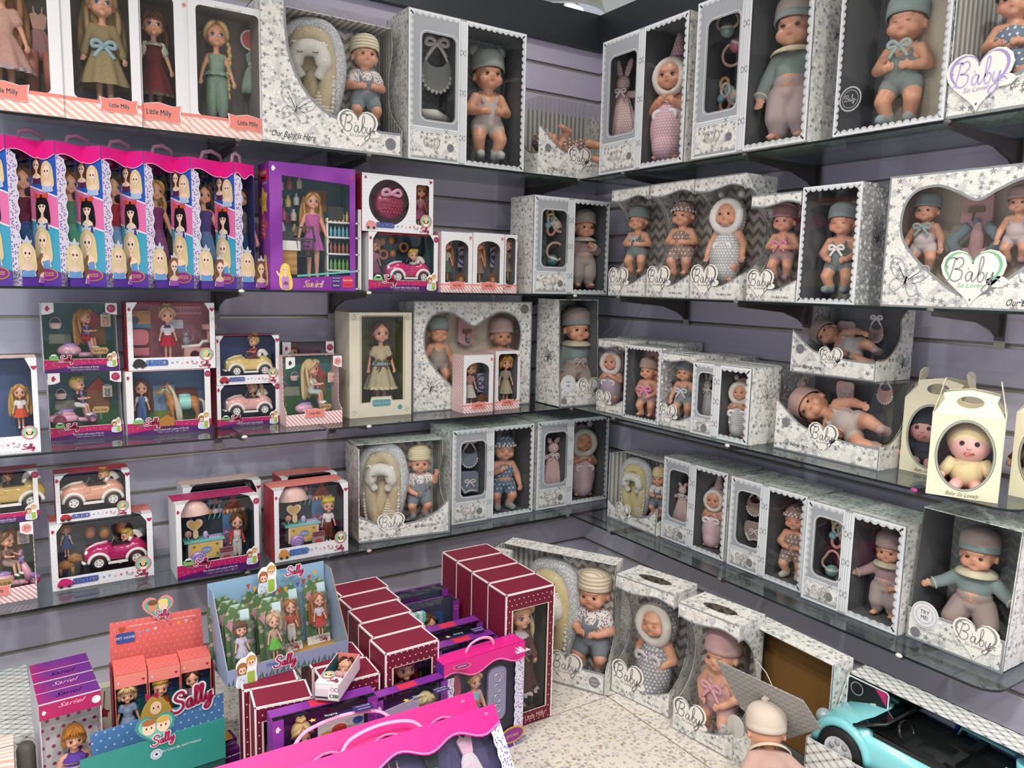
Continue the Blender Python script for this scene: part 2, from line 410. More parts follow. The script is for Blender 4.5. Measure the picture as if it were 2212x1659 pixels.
def terrazzo():
 t = NT('terrazzo'); o = t.uv()
 v = t.n('ShaderNodeTexVoronoi', voronoi_dimensions='2D'); t.set(v.inputs['Vector'], o); v.inputs['Scale'].default_value = 82
 wob = t.n('ShaderNodeVectorMath', operation='MULTIPLY_ADD'); nz = t.n('ShaderNodeTexNoise'); nz.inputs['Scale'].default_value = 60; t.set(nz.inputs['Vector'], o)
 t.t.links.new(nz.outputs['Color'], wob.inputs[0]); wob.inputs[1].default_value = (.012, .012, 0); t.t.links.new(o, wob.inputs[2])
 t.t.links.new(wob.outputs[0], v.inputs['Vector'])
 r, g, b = t.xyz(v.outputs['Color'])
 chip = t.math('MULTIPLY', t.math('LESS_THAN', v.outputs['Distance'], t.math('MULTIPLY_ADD', g, .28, .26)), t.math('GREATER_THAN', r, .3))
 cr = t.n('ShaderNodeValToRGB'); t.set(cr.inputs[0], b); cr.color_ramp.interpolation = 'CONSTANT'
 els = cr.color_ramp.elements; els[0].color = hx('#c9c2be')
 for p, c in ((.22, '#b3acab'), (.42, '#cbc4bb'), (.6, '#bfb6b5'), (.8, '#a8a1a0'), (.955, '#b5ad58'), (.985, '#ac8480')):
  e = els.new(p); e.color = hx(c)
 els[-1].position = 1.0
 t.set(t.b.inputs['Base Color'], t.mix(chip, hx('#ded9ce'), cr.outputs[0])); t.b.inputs['Roughness'].default_value = .22
 return t.m
M_TER = terrazzo(); M_JOINT = mat('#2a2a2c', .8, name='dark_joint')
fl = struct('floor', MB().box(-4.2, .1, -4.2, .1, FLOOR - .03, FLOOR - .004, M_JOINT))
JX, JY, TS = -.588, -.880, .78
tm = MB().box(.0025, TS - .0025, .0025, TS - .0025, -.004, 0, M_TER).mesh('tile')
for i in range(-5, 1):
 for j in range(-5, 2):
  x0, y0 = JX + i * TS, JY + j * TS
  if x0 < -4.3: continue
  obj('tile', tm, fl, M=T(x0, y0, FLOOR))
M_CHROME = mat('#d8d8da', .12, metal=1.0, name='chrome'); M_BEIGE = mat('#c4bca8', .5, name='beige_shade')
def emit(c, s):
 t = NT('lamp_glow'); t.b.inputs['Emission Color'].default_value = hx(c); t.b.inputs['Emission Strength'].default_value = s; return t.m
LP = CAM + ray(1212, 36) * 3.9
dl = thing('dome_lamp', 'beige dome ceiling lamp with chrome rim above the corner of the dark beam', 'lamp', T(LP.x, LP.y, LP.z))
MB().lathe([(.01, .19), (.08, .18), (.14, .145), (.178, .08), (.195, .015)], M_BEIGE, n=32).build('shade', dl)
MB().lathe([(.195, .018), (.204, .01), (.206, -.008), (.197, -.022), (.188, -.024)], M_CHROME, n=32).build('rim', dl)
MB().lathe([(.188, -.022), (.12, -.012), (.001, -.006)], mat('#e8e6e0', .3), n=32).build('reflector', dl)
BP = CAM + ray(1240, 22) * 3.68
MB().ell((BP.x - LP.x, BP.y - LP.y, BP.z - LP.z), (.04, .04, .012), emit('#ffffff', 14)).build('bulb', dl)
MB().tube([(0, 0, .18), (0, 0, CEIL - LP.z)], .008, M_CHROME).build('stem', dl)
def glass():
 t = NT('shelf_glass'); t.t.nodes.remove(t.b)
 tr = t.n('ShaderNodeBsdfTransparent'); tr.inputs[0].default_value = hx('#eaf3f1')
 gl = t.n('ShaderNodeBsdfGlossy'); gl.inputs['Roughness'].default_value = .02
 mx = t.n('ShaderNodeMixShader'); t.t.links.new(schlick(t, .045), mx.inputs[0])
 t.t.links.new(tr.outputs[0], mx.inputs[1]); t.t.links.new(gl.outputs[0], mx.inputs[2]); t.t.links.new(mx.outputs[0], t.o.inputs[0]); return t.m
M_GLASS = glass(); M_GEDGE = mat('#16211f', .2, name='dark_glass_edge')
def shelf(label, x0, x1, y0, y1, z, front):
 g = MB(); th = .006
 fm = {front: M_GEDGE, {'-y': '+x', '-x': '-y'}[front]: M_GEDGE}
 g.box(x0, x1, y0, y1, z - th, z, M_GLASS, fm=fm)
 return tag(g.build('glass_shelf'), label, 'shelf', 'clear glass shelves')
words_ = {1: 'topmost', 2: 'second from top', 3: 'third from top', 4: 'lowest'}
for k in (1, 2, 3, 4):
 z = SZ[k]
 shelf('%s glass shelf on the wall of pink boxes, end away from corner' % words_[k], -3.3, -1.303, -DEPTH, -.014, z, '-y')
 shelf('%s glass shelf on the wall of pink boxes, end meeting the corner' % words_[k], -1.297, -.014, -DEPTH, -.014, z, '-y')
 g = MB(); r = .05; th = .006; out = [(-.014, -DEPTH - .004), (-.014, -1.873)] + [(-DEPTH + r - r * sin(rad(a)), -1.873 + r - r * cos(rad(a))) for a in (0, 22, 45, 67, 90)] + [(-DEPTH, -DEPTH - .004)]
 top = [(x, y, z) for x, y in out]; bot = [(x, y, z - th) for x, y in out]; n = len(out)
 g.add(top, [tuple(range(n))[::-1]], M_GLASS); g.add(bot, [tuple(range(n))], M_GLASS)
 g.add(top + bot, [(i, n + i, n + (i + 1) % n, (i + 1) % n) for i in range(n)], M_GEDGE)
 tag(g.build('glass_shelf'), '%s glass shelf on the wall of grey baby doll boxes, rounded end' % words_[k], 'shelf', 'clear glass shelves')
M_BRK = mat('#5a5652', .35, metal=.7, name='bracket_steel'); M_CLIPS = {'g': mat('#6d6866', .4), 'w': mat('#d9d8cc', .5), 'p': mat('#d9a5b4', .5), 'm': mat('#b53c86', .5)}
def bracket(side, along, k, clip, label):
 z = SZ[k] - .006
 M = (T(along, -.014, z) if side == 'L' else T(-.014, along, z) @ RZ(-90))
 b = thing('shelf_bracket', label, 'bracket', M, 'steel shelf brackets')
 arm = MB(); arm.plate([(0, 0), (0, -.062), (.02, -.066), (.045, -.05), (.12, -.028), (.322, -.012), (.322, 0)], -.004, .004, M_BRK, RZ(-90)); arm = arm.build('arm', b)
 MB().box(-.011, .011, -.008, 0, -.075, .004, M_BRK).build('back_plate', b)
 MB().plate(rrect(-.013, .013, -.098, -.078, .004), -.004, -.001, mat('#b9b4ac', .5)).build('hook_tip', b)
 c = MB(); c.ell((0, -.334, .002), (.009, .006, .005), M_CLIPS[clip], n=12, k=6); c.build('rubber_clip', arm, 'pale rubber clip' if clip != 'g' else None)
for k, a in ((1, 'ggg'), (2, 'www'), (3, 'wwg'), (4, 'gpg')):
 for i, x in enumerate((-1.548, -1.163, -.358)):
  bracket('L', x, k, a[i], 'steel bracket under %s shelf of pink box wall, %s' % (words_[k], ('farthest from corner', 'in the middle', 'next to corner')[i]))
 for i, y in enumerate((-.575, -1.09, -1.655)):
  bracket('R', y, k, ('ggg', 'ggg', 'gwm', 'ggw')[k - 1][i], 'steel bracket under %s shelf of grey box wall, %s' % (words_[k], ('next to corner', 'in the middle', 'near rounded end')[i]))
# == dolls
def cap(mb, a, b, ra, rb, m=None, n=12):
 a, b = Vector(a), Vector(b); d = (b - a); L = d.length; d = d / L if L else Vector((0, 0, 1)); P = []; R = []
 for i in range(5): t = pi / 2 * (1 - i / 4); P.append(a - d * (ra * sin(t))); R.append(max(1e-4, ra * cos(t)))
 for i in range(5): t = pi / 2 * i / 4; P.append(b + d * (rb * sin(t))); R.append(max(1e-4, rb * cos(t)))
 mb.tube(P, R, MS, n=n)
MS = mat('#d9a184', .42, 'skin', name='vinyl_skin')
def remesh(mb, voxel, smooth=3, name='body'):
 me = mb.mesh('raw'); o = bpy.data.objects.new('raw', me); LINK(o)
 r = o.modifiers.new('r', 'REMESH'); r.mode = 'VOXEL'; r.voxel_size = voxel
 s = o.modifiers.new('s', 'SMOOTH'); s.factor = .5; s.iterations = smooth
 dg = bpy.context.evaluated_depsgraph_get(); out = bpy.data.meshes.new_from_object(o.evaluated_get(dg))
 bpy.data.objects.remove(o); out.name = name; out.materials.clear()
 for p in out.polygons: p.use_smooth = True
 while out.uv_layers: out.uv_layers.remove(out.uv_layers[0])
 auto_uv(out); return out
def paint(me, spots):
 at = me.color_attributes.new('paint', 'FLOAT_COLOR', 'POINT'); n = len(me.vertices)
 co = np.empty(n * 3, 'f'); me.vertices.foreach_get('co', co); co = co.reshape(-1, 3); col = np.zeros((n, 4), 'f'); col[:, 3] = 1
 for ch, c, r, soft in spots:
  q = np.sqrt((((co - np.array(c)) / np.array(r)) ** 2).sum(1)); col[:, ch] = np.maximum(col[:, ch], np.clip((1 - q) / soft, 0, 1))
 at.data.foreach_set('color', col.ravel())
# -- joints, unit height, facing -Y
ARMS = {
 'front': ((.20, -.015, .475), (.095, -.135, .455), (-.62, -.3, .05)),
 'belly': ((.205, .0, .47), (.115, -.12, .40), (-.55, -.35, -.2)),
 'down': ((.205, .0, .46), (.225, -.07, .335), (0, -.3, -.9)),
 'spread': ((.235, -.03, .52), (.335, -.10, .475), (.7, -.5, -.1)),
 'up': ((.225, -.03, .54), (.235, -.10, .66), (0, -.2, .9)),
 'chest': ((.19, -.04, .50), (.07, -.14, .56), (-.6, -.2, .5)),
}
LEGS = {
 'bent': ((.115, -.085, .20), (.085, -.03, .055), (.02, -.095, -.01)),
 'straight': ((.085, -.03, .19), (.085, -.01, .05), (.02, -.09, -.012)),
 'wide': ((.14, -.06, .20), (.155, -.02, .055), (.05, -.09, -.01)),
 'kick': ((.10, -.13, .24), (.10, -.19, .10), (.02, -.09, -.02)),
}
def hand(mb, w, d, side, s=1.0):
 w = Vector(w); d = Vector(d).normalized(); pal = w + d * .03 * s
 cap(mb, w, pal + d * .012 * s, .026 * s, .024 * s, n=10)
 up = Vector((0, 0, 1)) if abs(d.z) < .8 else Vector((1, 0, 0))
 sd = d.cross(up).normalized(); up2 = sd.cross(d)
 for i, o in enumerate((-.027, -.009, .009, .027)):
  L = (.03, .038, .036, .028)[i] * s; base = pal + up2 * o * s + d * .018 * s
  mid = base + d * L * .6 - sd * .004 * s; cap(mb, base, mid, .0105 * s, .0100 * s, n=8); cap(mb, mid, mid + (d * .6 + sd * -.7 * side).normalized() * L * .6, .010 * s, .0085 * s, n=8)
 cap(mb, w + up2 * .024 * s + d * .008 * s, w + up2 * .044 * s + d * .034 * s - sd * .01 * s * side, .011 * s, .009 * s, n=8)
def limbs(arm, leg):
 l, r = (arm if isinstance(arm, tuple) else (arm, arm)); J = {}
 for side, a in ((1, r), (-1, l)):
  f = lambda p: (p[0] * side, p[1], p[2]); J['a', side] = (f((.125, 0, .605)), *[f(q) for q in ARMS[a]])
  J['l', side] = (f((.078, 0, .335)), *[f(q) for q in LEGS[leg]])
 return J
CACHE = {}
HS = 1.14; HZ = .692; HEAD = T(0, 0, HZ) @ SC(HS) @ T(0, 0, -.72)
def baby_mesh(arm, leg):
 k = ('baby', arm, leg)
 if k in CACHE: return CACHE[k]
 mb = MB(); J = limbs(arm, leg); hs = HS; E = lambda c, r: mb.ell((c[0] * hs, c[1] * hs, HZ + (c[2] - .72) * hs), tuple(q * hs for q in r), MS, n=20, k=14)
 E((0, .005, .848), (.122, .132, .135)); E((0, -.03, .80), (.108, .10, .085))
 for s in (1, -1):
  E((.056 * s, -.075, .785), (.052, .05, .046)); E((.128 * s, .012, .815), (.014, .028, .036))
 E((0, -.080, .752), (.048, .04, .034)); E((0, -.126, .818), (.014, .015, .013)); E((.013, -.122, .813), (.010, .011, .009)); E((-.013, -.122, .813), (.010, .011, .009))
 E((0, -.117, .784), (.022, .010, .0065)); E((0, -.114, .774), (.018, .010, .0065)); E((0, -.112, .868), (.075, .022, .02))
 E = lambda c, r: mb.ell(c, r, MS, n=20, k=14)
 cap(mb, (0, .0, .71), (0, 0, .60), .055, .07); cap(mb, (-.085, 0, .60), (.085, 0, .60), .066, .066)
 E((0, 0, .50), (.128, .095, .16)); E((0, -.035, .44), (.118, .09, .11)); E((0, .01, .355), (.14, .11, .085))
 for s in (1, -1):
  a = J['a', s]; cap(mb, a[0], a[1], .057, .05); cap(mb, a[1], a[2], .05, .034); hand(mb, a[2], a[3], s)
  l = J['l', s]; cap(mb, l[0], l[1], .089, .069); cap(mb, l[1], l[2], .069, .046)
  f0 = Vector(l[2]); f1 = f0 + Vector(l[3]); cap(mb, f0 + Vector((0, .008, -.015)), f1, .04, .034)
  for i in range(5):
   q = f1 + Vector(((i - 2) * .013, -.03 + abs(i - 1.2) * .004 * 1, .0)); mb.ell(tuple(q), .0115 if i != (2 - 2 * s) else .015, MS, n=8, k=6)
 me = remesh(mb, .0092, 3, 'baby_body')
 paint(me, [(0, (0, -.142, .760), (.03, .05, .017), .45), (1, (.066, -.11, .767), (.055, .07, .05), 1), (1, (-.066, -.11, .767), (.055, .07, .05), 1)] +
   [(1, J['a', s][2], (.06, .06, .06), 1) for s in (1, -1)] + [(1, J['l', s][1], (.07, .07, .06), 1) for s in (1, -1)])
 CACHE[k] = me; return me
def clone(me, m):
 c = me.copy(); c.materials.append(m); return c
CL = {}
def cl(me, m):
 k = (me.name, m.name)
 if k not in CL: CL[k] = clone(me, m)
 return CL[k]
def cloth_mesh(kind, arm, leg, sd=0):
 k = (kind, arm, leg, sd)
 if k in CACHE: return CACHE[k]
 mb = MB(); J = limbs(arm, leg); E = lambda c, r: mb.ell(c, r, MS, n=18, k=12)
 lerp = lambda a, b, t: tuple(a[i] + (b[i] - a[i]) * t for i in range(3))
 if kind in ('romper', 'bib'):
  E((0, -.005, .47), (.142, .112, .125)); E((0, -.035, .43), (.132, .105, .11)); E((0, .005, .355), (.156, .13, .085))
  if kind == 'romper':
   for s in (1, -1): cap(mb, J['l', s][0], lerp(J['l', s][0], J['l', s][1], .32), .098, .09)
  for s in (1, -1): cap(mb, (.07 * s, -.085, .56), (.08 * s, -.0, .668), .02, .018); cap(mb, (.08 * s, 0, .668), (.075 * s, .09, .56), .018, .018)
 if kind == 'shirt':
  E((0, -.005, .53), (.138, .106, .125)); cap(mb, (-.085, 0, .60), (.085, 0, .60), .078, .078)
  for s in (1, -1): cap(mb, J['a', s][0], lerp(J['a', s][0], J['a', s][1], .45), .066, .064)
 if kind == 'sweater':
  E((0, -.005, .51), (.146, .114, .15)); cap(mb, (-.085, 0, .60), (.085, 0, .60), .08, .08)
  for s in (1, -1): a = J['a', s]; cap(mb, a[0], a[1], .066, .06); cap(mb, a[1], lerp(a[1], a[2], .8), .058, .052)
 if kind in ('shorts', 'pants'):
  E((0, -.005, .44), (.15, .122, .10)); E((0, .005, .355), (.158, .13, .085))
  for s in (1, -1):
   l = J['l', s]
   if kind == 'shorts': cap(mb, l[0], lerp(l[0], l[1], .62), .102, .088)
   else: cap(mb, l[0], l[1], .115, .105); cap(mb, l[1], lerp(l[1], l[2], .62), .105, .078)
  if kind == 'shorts':
   mb.box(-.075, .075, -.125, -.09, .42, .53, MS)
   for s in (1, -1): cap(mb, (.06 * s, -.112, .52), (.085 * s, -.01, .672), .02, .018)
 if kind == 'blouse':   # gathered sleeveless top and bloomers
  E((0, -.005, .50), (.155, .125, .14)); E((0, 0, .37), (.17, .14, .10))
  for s in (1, -1): cap(mb, J['l', s][0], lerp(J['l', s][0], J['l', s][1], .5), .11, .095)
 if kind == 'sack':
  E((0, -.03, .31), (.20, .17, .31)); E((0, -.05, .15), (.165, .16, .17)); E((0, -.01, .50), (.155, .12, .13))
 if kind == 'wrap':     # hooded swaddle: hood shell round the head
  E((0, .045, .84), (.19, .13, .19)); cap(mb, (-.1, .05, .66), (-.12, .05, .5), .07, .07); cap(mb, (.1, .05, .66), (.12, .05, .5), .07, .07)
 if kind == 'socks':
  for s in (1, -1): l = J['l', s]; f0 = Vector(l[2]); cap(mb, tuple(f0 + Vector((0, .0, .03))), tuple(f0 + Vector((0, .005, -.012))), .055, .054); cap(mb, tuple(f0 + Vector((0, .005, -.012))), tuple(f0 + Vector(l[3]) * 1.1), .05, .046)
 if kind == 'cuffs':
  for s in ((1,) if sd > 0 else (-1,)):
   a = J['a', s]; d = (Vector(a[2]) - Vector(a[1])).normalized(); mb.tube([Vector(a[2]) - d * .03, Vector(a[2]) - d * .012], [.06, .066], MS, n=14)
 me = remesh(mb, .012, 4, kind); CACHE[k] = me; return me
def hat_mesh(kind, m1, m2):
 k = ('hat', kind, m1.name, m2.name)
 if k in CACHE: return CACHE[k]
 mb = MB(); prof = lambda z0, top, R: [(R * math.sqrt(max(0.0, 1 - t * t)) + .001, z0 + (top - z0) * t) for t in (0, .2, .4, .6, .75, .87, .95, 1)]
 c = (0, .008); tilt = T(0, .010, .882) @ RX(-9) @ T(0, -.01, -.87)
 if kind in ('beanie', 'bear', 'band', 'knot', 'fold'):
  top = {'beanie': 1.04, 'bear': 1.05, 'band': 1.05, 'knot': 1.05, 'fold': 1.07}[kind]
  mb.lathe([(.143, .865), (.149, .91), (.146, .95)] + prof(.955, top, .143)[1:], m1, tilt, n=22, c=c, sy=1.06)
  mb.lathe([(.139, .852), (.147, .855), (.1485, .875), (.147, .912), (.139, .918)], m2, tilt, n=22, c=c, sy=1.06)
  if kind == 'bear':
   for s in (1, -1): mb.ell((.122 * s, .0, 1.035), (.046, .022, .048), m1, tilt); mb.ell((.122 * s, -.014, 1.035), (.028, .016, .03), m2, tilt)
  if kind == 'knot': mb.tube([(0, .01, 1.03), (.015, .0, 1.06), (.0, -.01, 1.075), (-.02, .02, 1.07)], [.02, .026, .024, .014], m1, tilt)
  if kind == 'fold': mb.ell((.03, .03, 1.05), (.05, .05, .03), m1, tilt)
 if kind == 'bonnet':
  mb.lathe(prof(.865, 1.01, .14), m1, tilt, n=22, c=c, sy=1.06); mb.lathe([(.15, .865), (.143, .888)], m1, tilt, n=22, c=c, sy=1.06)
  for i in range(17):
   a = rad(-90 + (i - 8) * 18); p = (.152 * cos(a), .008 + .16 * sin(a), .862)
   mb.lathe([(.004, .004), (.013, .006), (.018, 0), (.013, -.005)], m2, tilt @ T(*p) @ RZ(math.degrees(a) + 90) @ RX(90), n=8)
 if kind == 'hood':
  mb.lathe(prof(.80, 1.05, .165), m1, T(0, .055, 0), n=22, sy=.9)
  mb.lathe([(.165, .80), (.15, .72), (.12, .64)], m1, T(0, .06, 0), n=22, sy=.8)
  ring = [(.145 * sin(rad(a)), -.07 + .02 * abs(cos(rad(a))), .81 + .155 * cos(rad(a))) for a in range(0, 360, 18)]
  mb.tube(ring, .046, m2, n=8, closed=True)
  for s in (1, -1): mb.ell((.11 * s, .03, 1.045), (.042, .022, .046), m1); mb.ell((.11 * s, .014, 1.045), (.025, .016, .03), m2)
 if kind == 'cone':
  mb.lathe(prof(.80, 1.03, .165), m1, T(0, .05, 0), n=22, sy=.9); mb.lathe([(.08, 1.0), (.055, 1.08), (.03, 1.17), (.02, 1.2), (.001, 1.205)], m1, T(.02, .045, 0), n=14)
  mb.lathe([(.165, .80), (.15, .72), (.12, .62)], m1, T(0, .06, 0), n=22, sy=.8)
  ring = [(.128 * sin(rad(a)), -.085 + .02 * abs(cos(rad(a))), .82 + .14 * cos(rad(a))) for a in range(0, 360, 18)]
  mb.tube(ring, .034, m2, n=8, closed=True); mb.ell((.12, .03, 1.0), (.02, .012, .06), m2)
 me = mb.mesh('hat'); CACHE[k] = me; return me
def eyes_mesh(kind):
 k = ('eyes', kind)
 if k in CACHE: return CACHE[k]
 mb = MB(); dk = mat('#1c1410', .12, spec=.6, name='glass_eye'); wh = mat('#8f7a6e', .3, name='eye_rim'); ld = mat('#8a5a48', .6, name='brow')
 for s in (1, -1):
  if kind == 'open':
   mb.ell((.047 * s, -.1235, .832), (.0165, .006, .0095), wh, n=10, k=6); mb.ell((.047 * s, -.1258, .832), (.0138, .006, .0098), dk, n=10, k=6)
   mb.tube([(.047 * s + q * .009, -.1275 + abs(q) * .003, .8425 - .0016 * q * q) for q in (-2, -1, 0, 1, 2)], .0022, ld, n=5)
  else: mb.tube([(.047 * s + q * .011, -.128 + abs(q) * .0045, .826 + .004 * q * q * .4) for q in (-2, -1, 0, 1, 2)], [.001, .003, .0035, .003, .001], ld, n=6)
  mb.tube([(.047 * s + q * .012, -.1285 + abs(q) * .006, .868 - .002 * q * q) for q in (-1.6, 0, 1.6)], .0016, mat('#bb8f73', .7), n=5)
 me = mb.mesh('eyes'); CACHE[k] = me; return me
def ribbon_bow(m, s=.05, tails=True):
 mb = MB()
 for q in (1, -1):
  mb.tube(spl([(0, 0, 0), (q * s * .5, -.006, s * .42), (q * s, -.004, s * .3), (q * s * .95, 0, -s * .15), (0, 0, 0)], 4), s * .21, m, n=6, flat=.22)
  if tails: mb.tube(spl([(0, 0, 0), (q * s * .45, -.004, -s * .5), (q * s * .9, -.002, -s * 1.15)], 4), s * .2, m, n=6, flat=.2)
 mb.ell((0, -s * .06, 0), (s * .17, s * .12, s * .17), m, n=8, k=6); return mb
def fabric(spec):
 if isinstance(spec, str): return mat(spec, .92, 'knit', spec=.1, sheen=.2)
 c, p = spec[0], spec[1]; kw = dict(spec[2]) if len(spec) > 2 else {}
 return mat(c, .92, p, spec=.1, **kw)
GREY, PINK, BLUE, WHT, CRM, TAUPE, MINT = '#9fa9aa', '#d9b3b4', '#7f93a6', '#e6e0dc', '#e5dcc2', '#9d8b84', '#a9b6b3'
SPOTTY = lambda a, b, p=.012, r=.28: (a, 'dots', (('c2', b), ('p', p * 2.8), ('r', r)))
STRIPY = lambda a, b, p=.009: (a, 'stripes', (('c2', b), ('p', p * 2.6)))
FLORAL = ('#e4e2df', 'floral', (('c2', '#4a5068'), ('c3', '#b98c86'), ('sc', 42)))
STARS_BG = ('#a9aeb6', 'starprint', (('c2', '#b9bec4'),))
def baby(name, label, P, h, arm='front', leg='bent', hat=None, wear=(), eyes='open', bow=None, group=None, roll=0):
 M = P @ SC(h); r = thing(name, label, 'doll', M, group)
 body = obj('body', cl(baby_mesh(arm, leg), MS), r); obj('eyes', eyes_mesh(eyes), r, M=HEAD)
 for kd, fb in wear:
  if kd == 'collar':
   mb = MB(); m = fabric(fb)
   mb.lathe([(.08, .70), (.115, .69), (.165, .665), (.182, .64), (.17, .636)], m, n=36, sy=.92, pleat=.05, pn=18); mb.build('collar', r)
  elif kd == 'socks': obj('socks', cl(cloth_mesh(kd, 'down', leg), fabric(fb)), r)
  elif kd == 'cuffs': [obj('cuff', cl(cloth_mesh(kd, arm, leg, q), fabric(fb)), r) for q in (1, -1)]
  else: obj(kd if kd != 'sack' else 'swaddle_sack', cl(cloth_mesh(kd, arm, leg), fabric(fb)), r)
 if hat: obj('hat', hat_mesh(hat[0], fabric(hat[1]), fabric(hat[2] if len(hat) > 2 else hat[1])), r, M=HEAD)
 if bow:
  me = ribbon_bow(mat(bow[0], .45, spec=.3, name='satin'), bow[2] if len(bow) > 2 else .07).mesh('bow'); obj('bow', me, r, M=T(0, -.155, bow[1]))
 return r
# -- girl dolls
def girl_mesh(hs, pose):
 k = ('girl', hs, pose)
 if k in CACHE: return CACHE[k]
 mb = MB(); E = lambda c, r: mb.ell(c, r, MS, n=20, k=14); zb = .735; H = lambda p: (p[0] * hs, p[1] * hs, zb + (p[2] - zb) * hs)
 R = lambda *r: tuple(q * hs for q in r)
 E(H((0, 0, .87)), R(.098, .105, .115)); E(H((0, -.025, .825)), R(.08, .08, .07)); E(H((0, -.07, .772)), R(.03, .03, .022)); E(H((0, -.107, .83)), R(.01, .014, .010)); E(H((0, -.096, .80)), R(.017, .010, .006))
 for s in (1, -1): E(H((.045 * s, -.055, .81)), R(.038, .036, .036)); E(H((.097 * s, .01, .84)), R(.01, .02, .026))
 cap(mb, (0, 0, .75), (0, 0, .68), .028, .03); cap(mb, (-.055, 0, .665), (.055, 0, .665), .035, .035); E((0, 0, .58), (.068, .052, .10)); E((0, 0, .50), (.062, .05, .08)); E((0, .005, .445), (.078, .062, .055))
 for s in (1, -1):
  if pose in ('stand', 'slim'):
   cap(mb, (.078 * s, 0, .665), (.125 * s, .0, .545), .026, .022); cap(mb, (.125 * s, 0, .545), (.155 * s, -.03, .43), .022, .016); hand(mb, (.155 * s, -.03, .43), (.1 * s, -.15, -.95), s, .62)
   cap(mb, (.04 * s, 0, .43), (.042 * s, -.004, .235), .043, .031); cap(mb, (.042 * s, -.004, .235), (.042 * s, .0, .045), .031, .021); cap(mb, (.042 * s, .0, .02), (.046 * s, -.05, .014), .02, .016)
  else:
   cap(mb, (.078 * s, 0, .665), (.11 * s, -.08, .585), .026, .022); cap(mb, (.11 * s, -.08, .585), (.07 * s, -.19, .585), .022, .016); hand(mb, (.07 * s, -.19, .585), (-.1 * s, -.9, .1), s, .62)
   cap(mb, (.045 * s, -.01, .43), (.055 * s, -.19, .42), .043, .032); cap(mb, (.055 * s, -.19, .42), (.055 * s, -.22, .24), .031, .022); cap(mb, (.055 * s, -.22, .22), (.058 * s, -.27, .212), .021, .017)
 me = remesh(mb, .0085 if hs > .8 else .0075, 3, 'doll_body')
 paint(me, [(0, H((0, -.1, .80)), R(.024, .04, .013), .5)] + [(1, H((.052 * s, -.07, .808)), R(.04, .05, .034), 1) for s in (1, -1)])
 CACHE[k] = me; return me
def girl_eyes(hs, lash='#2a1b16', iris='#46331f'):
 k = ('geyes', hs, iris)
 if k in CACHE: return CACHE[k]
 mb = MB(); zb = .735; H = T(0, 0, zb) @ SC(hs) @ T(0, 0, -zb)
 for s in (1, -1):
  q = T(.04 * s, -.0955, .85) @ RZ(18 * s)
  mb.ell((0, 0, 0), (.0195, .006, .017), mat('#efe9e4', .2, name='eye_white'), H @ q, n=10, k=6); mb.ell((0, -.0035, 0), (.0145, .005, .0155), mat(iris, .15, spec=.6), H @ q, n=10, k=6); mb.ell((0, -.0065, 0), (.007, .003, .009), mat('#120d0b', .1), H @ q, n=8, k=5)
  mb.tube([(-.02, 0, .008), (-.01, -.005, .0165), (.01, -.005, .0165), (.02, 0, .008)], .0032, mat(lash, .6), H @ q, n=5)
  mb.tube([(-.016, 0, .032), (0, -.003, .036), (.016, 0, .031)], .0018, mat('#8c6a4c', .7), H @ q, n=5)
 me = mb.mesh('eyes'); CACHE[k] = me; return me
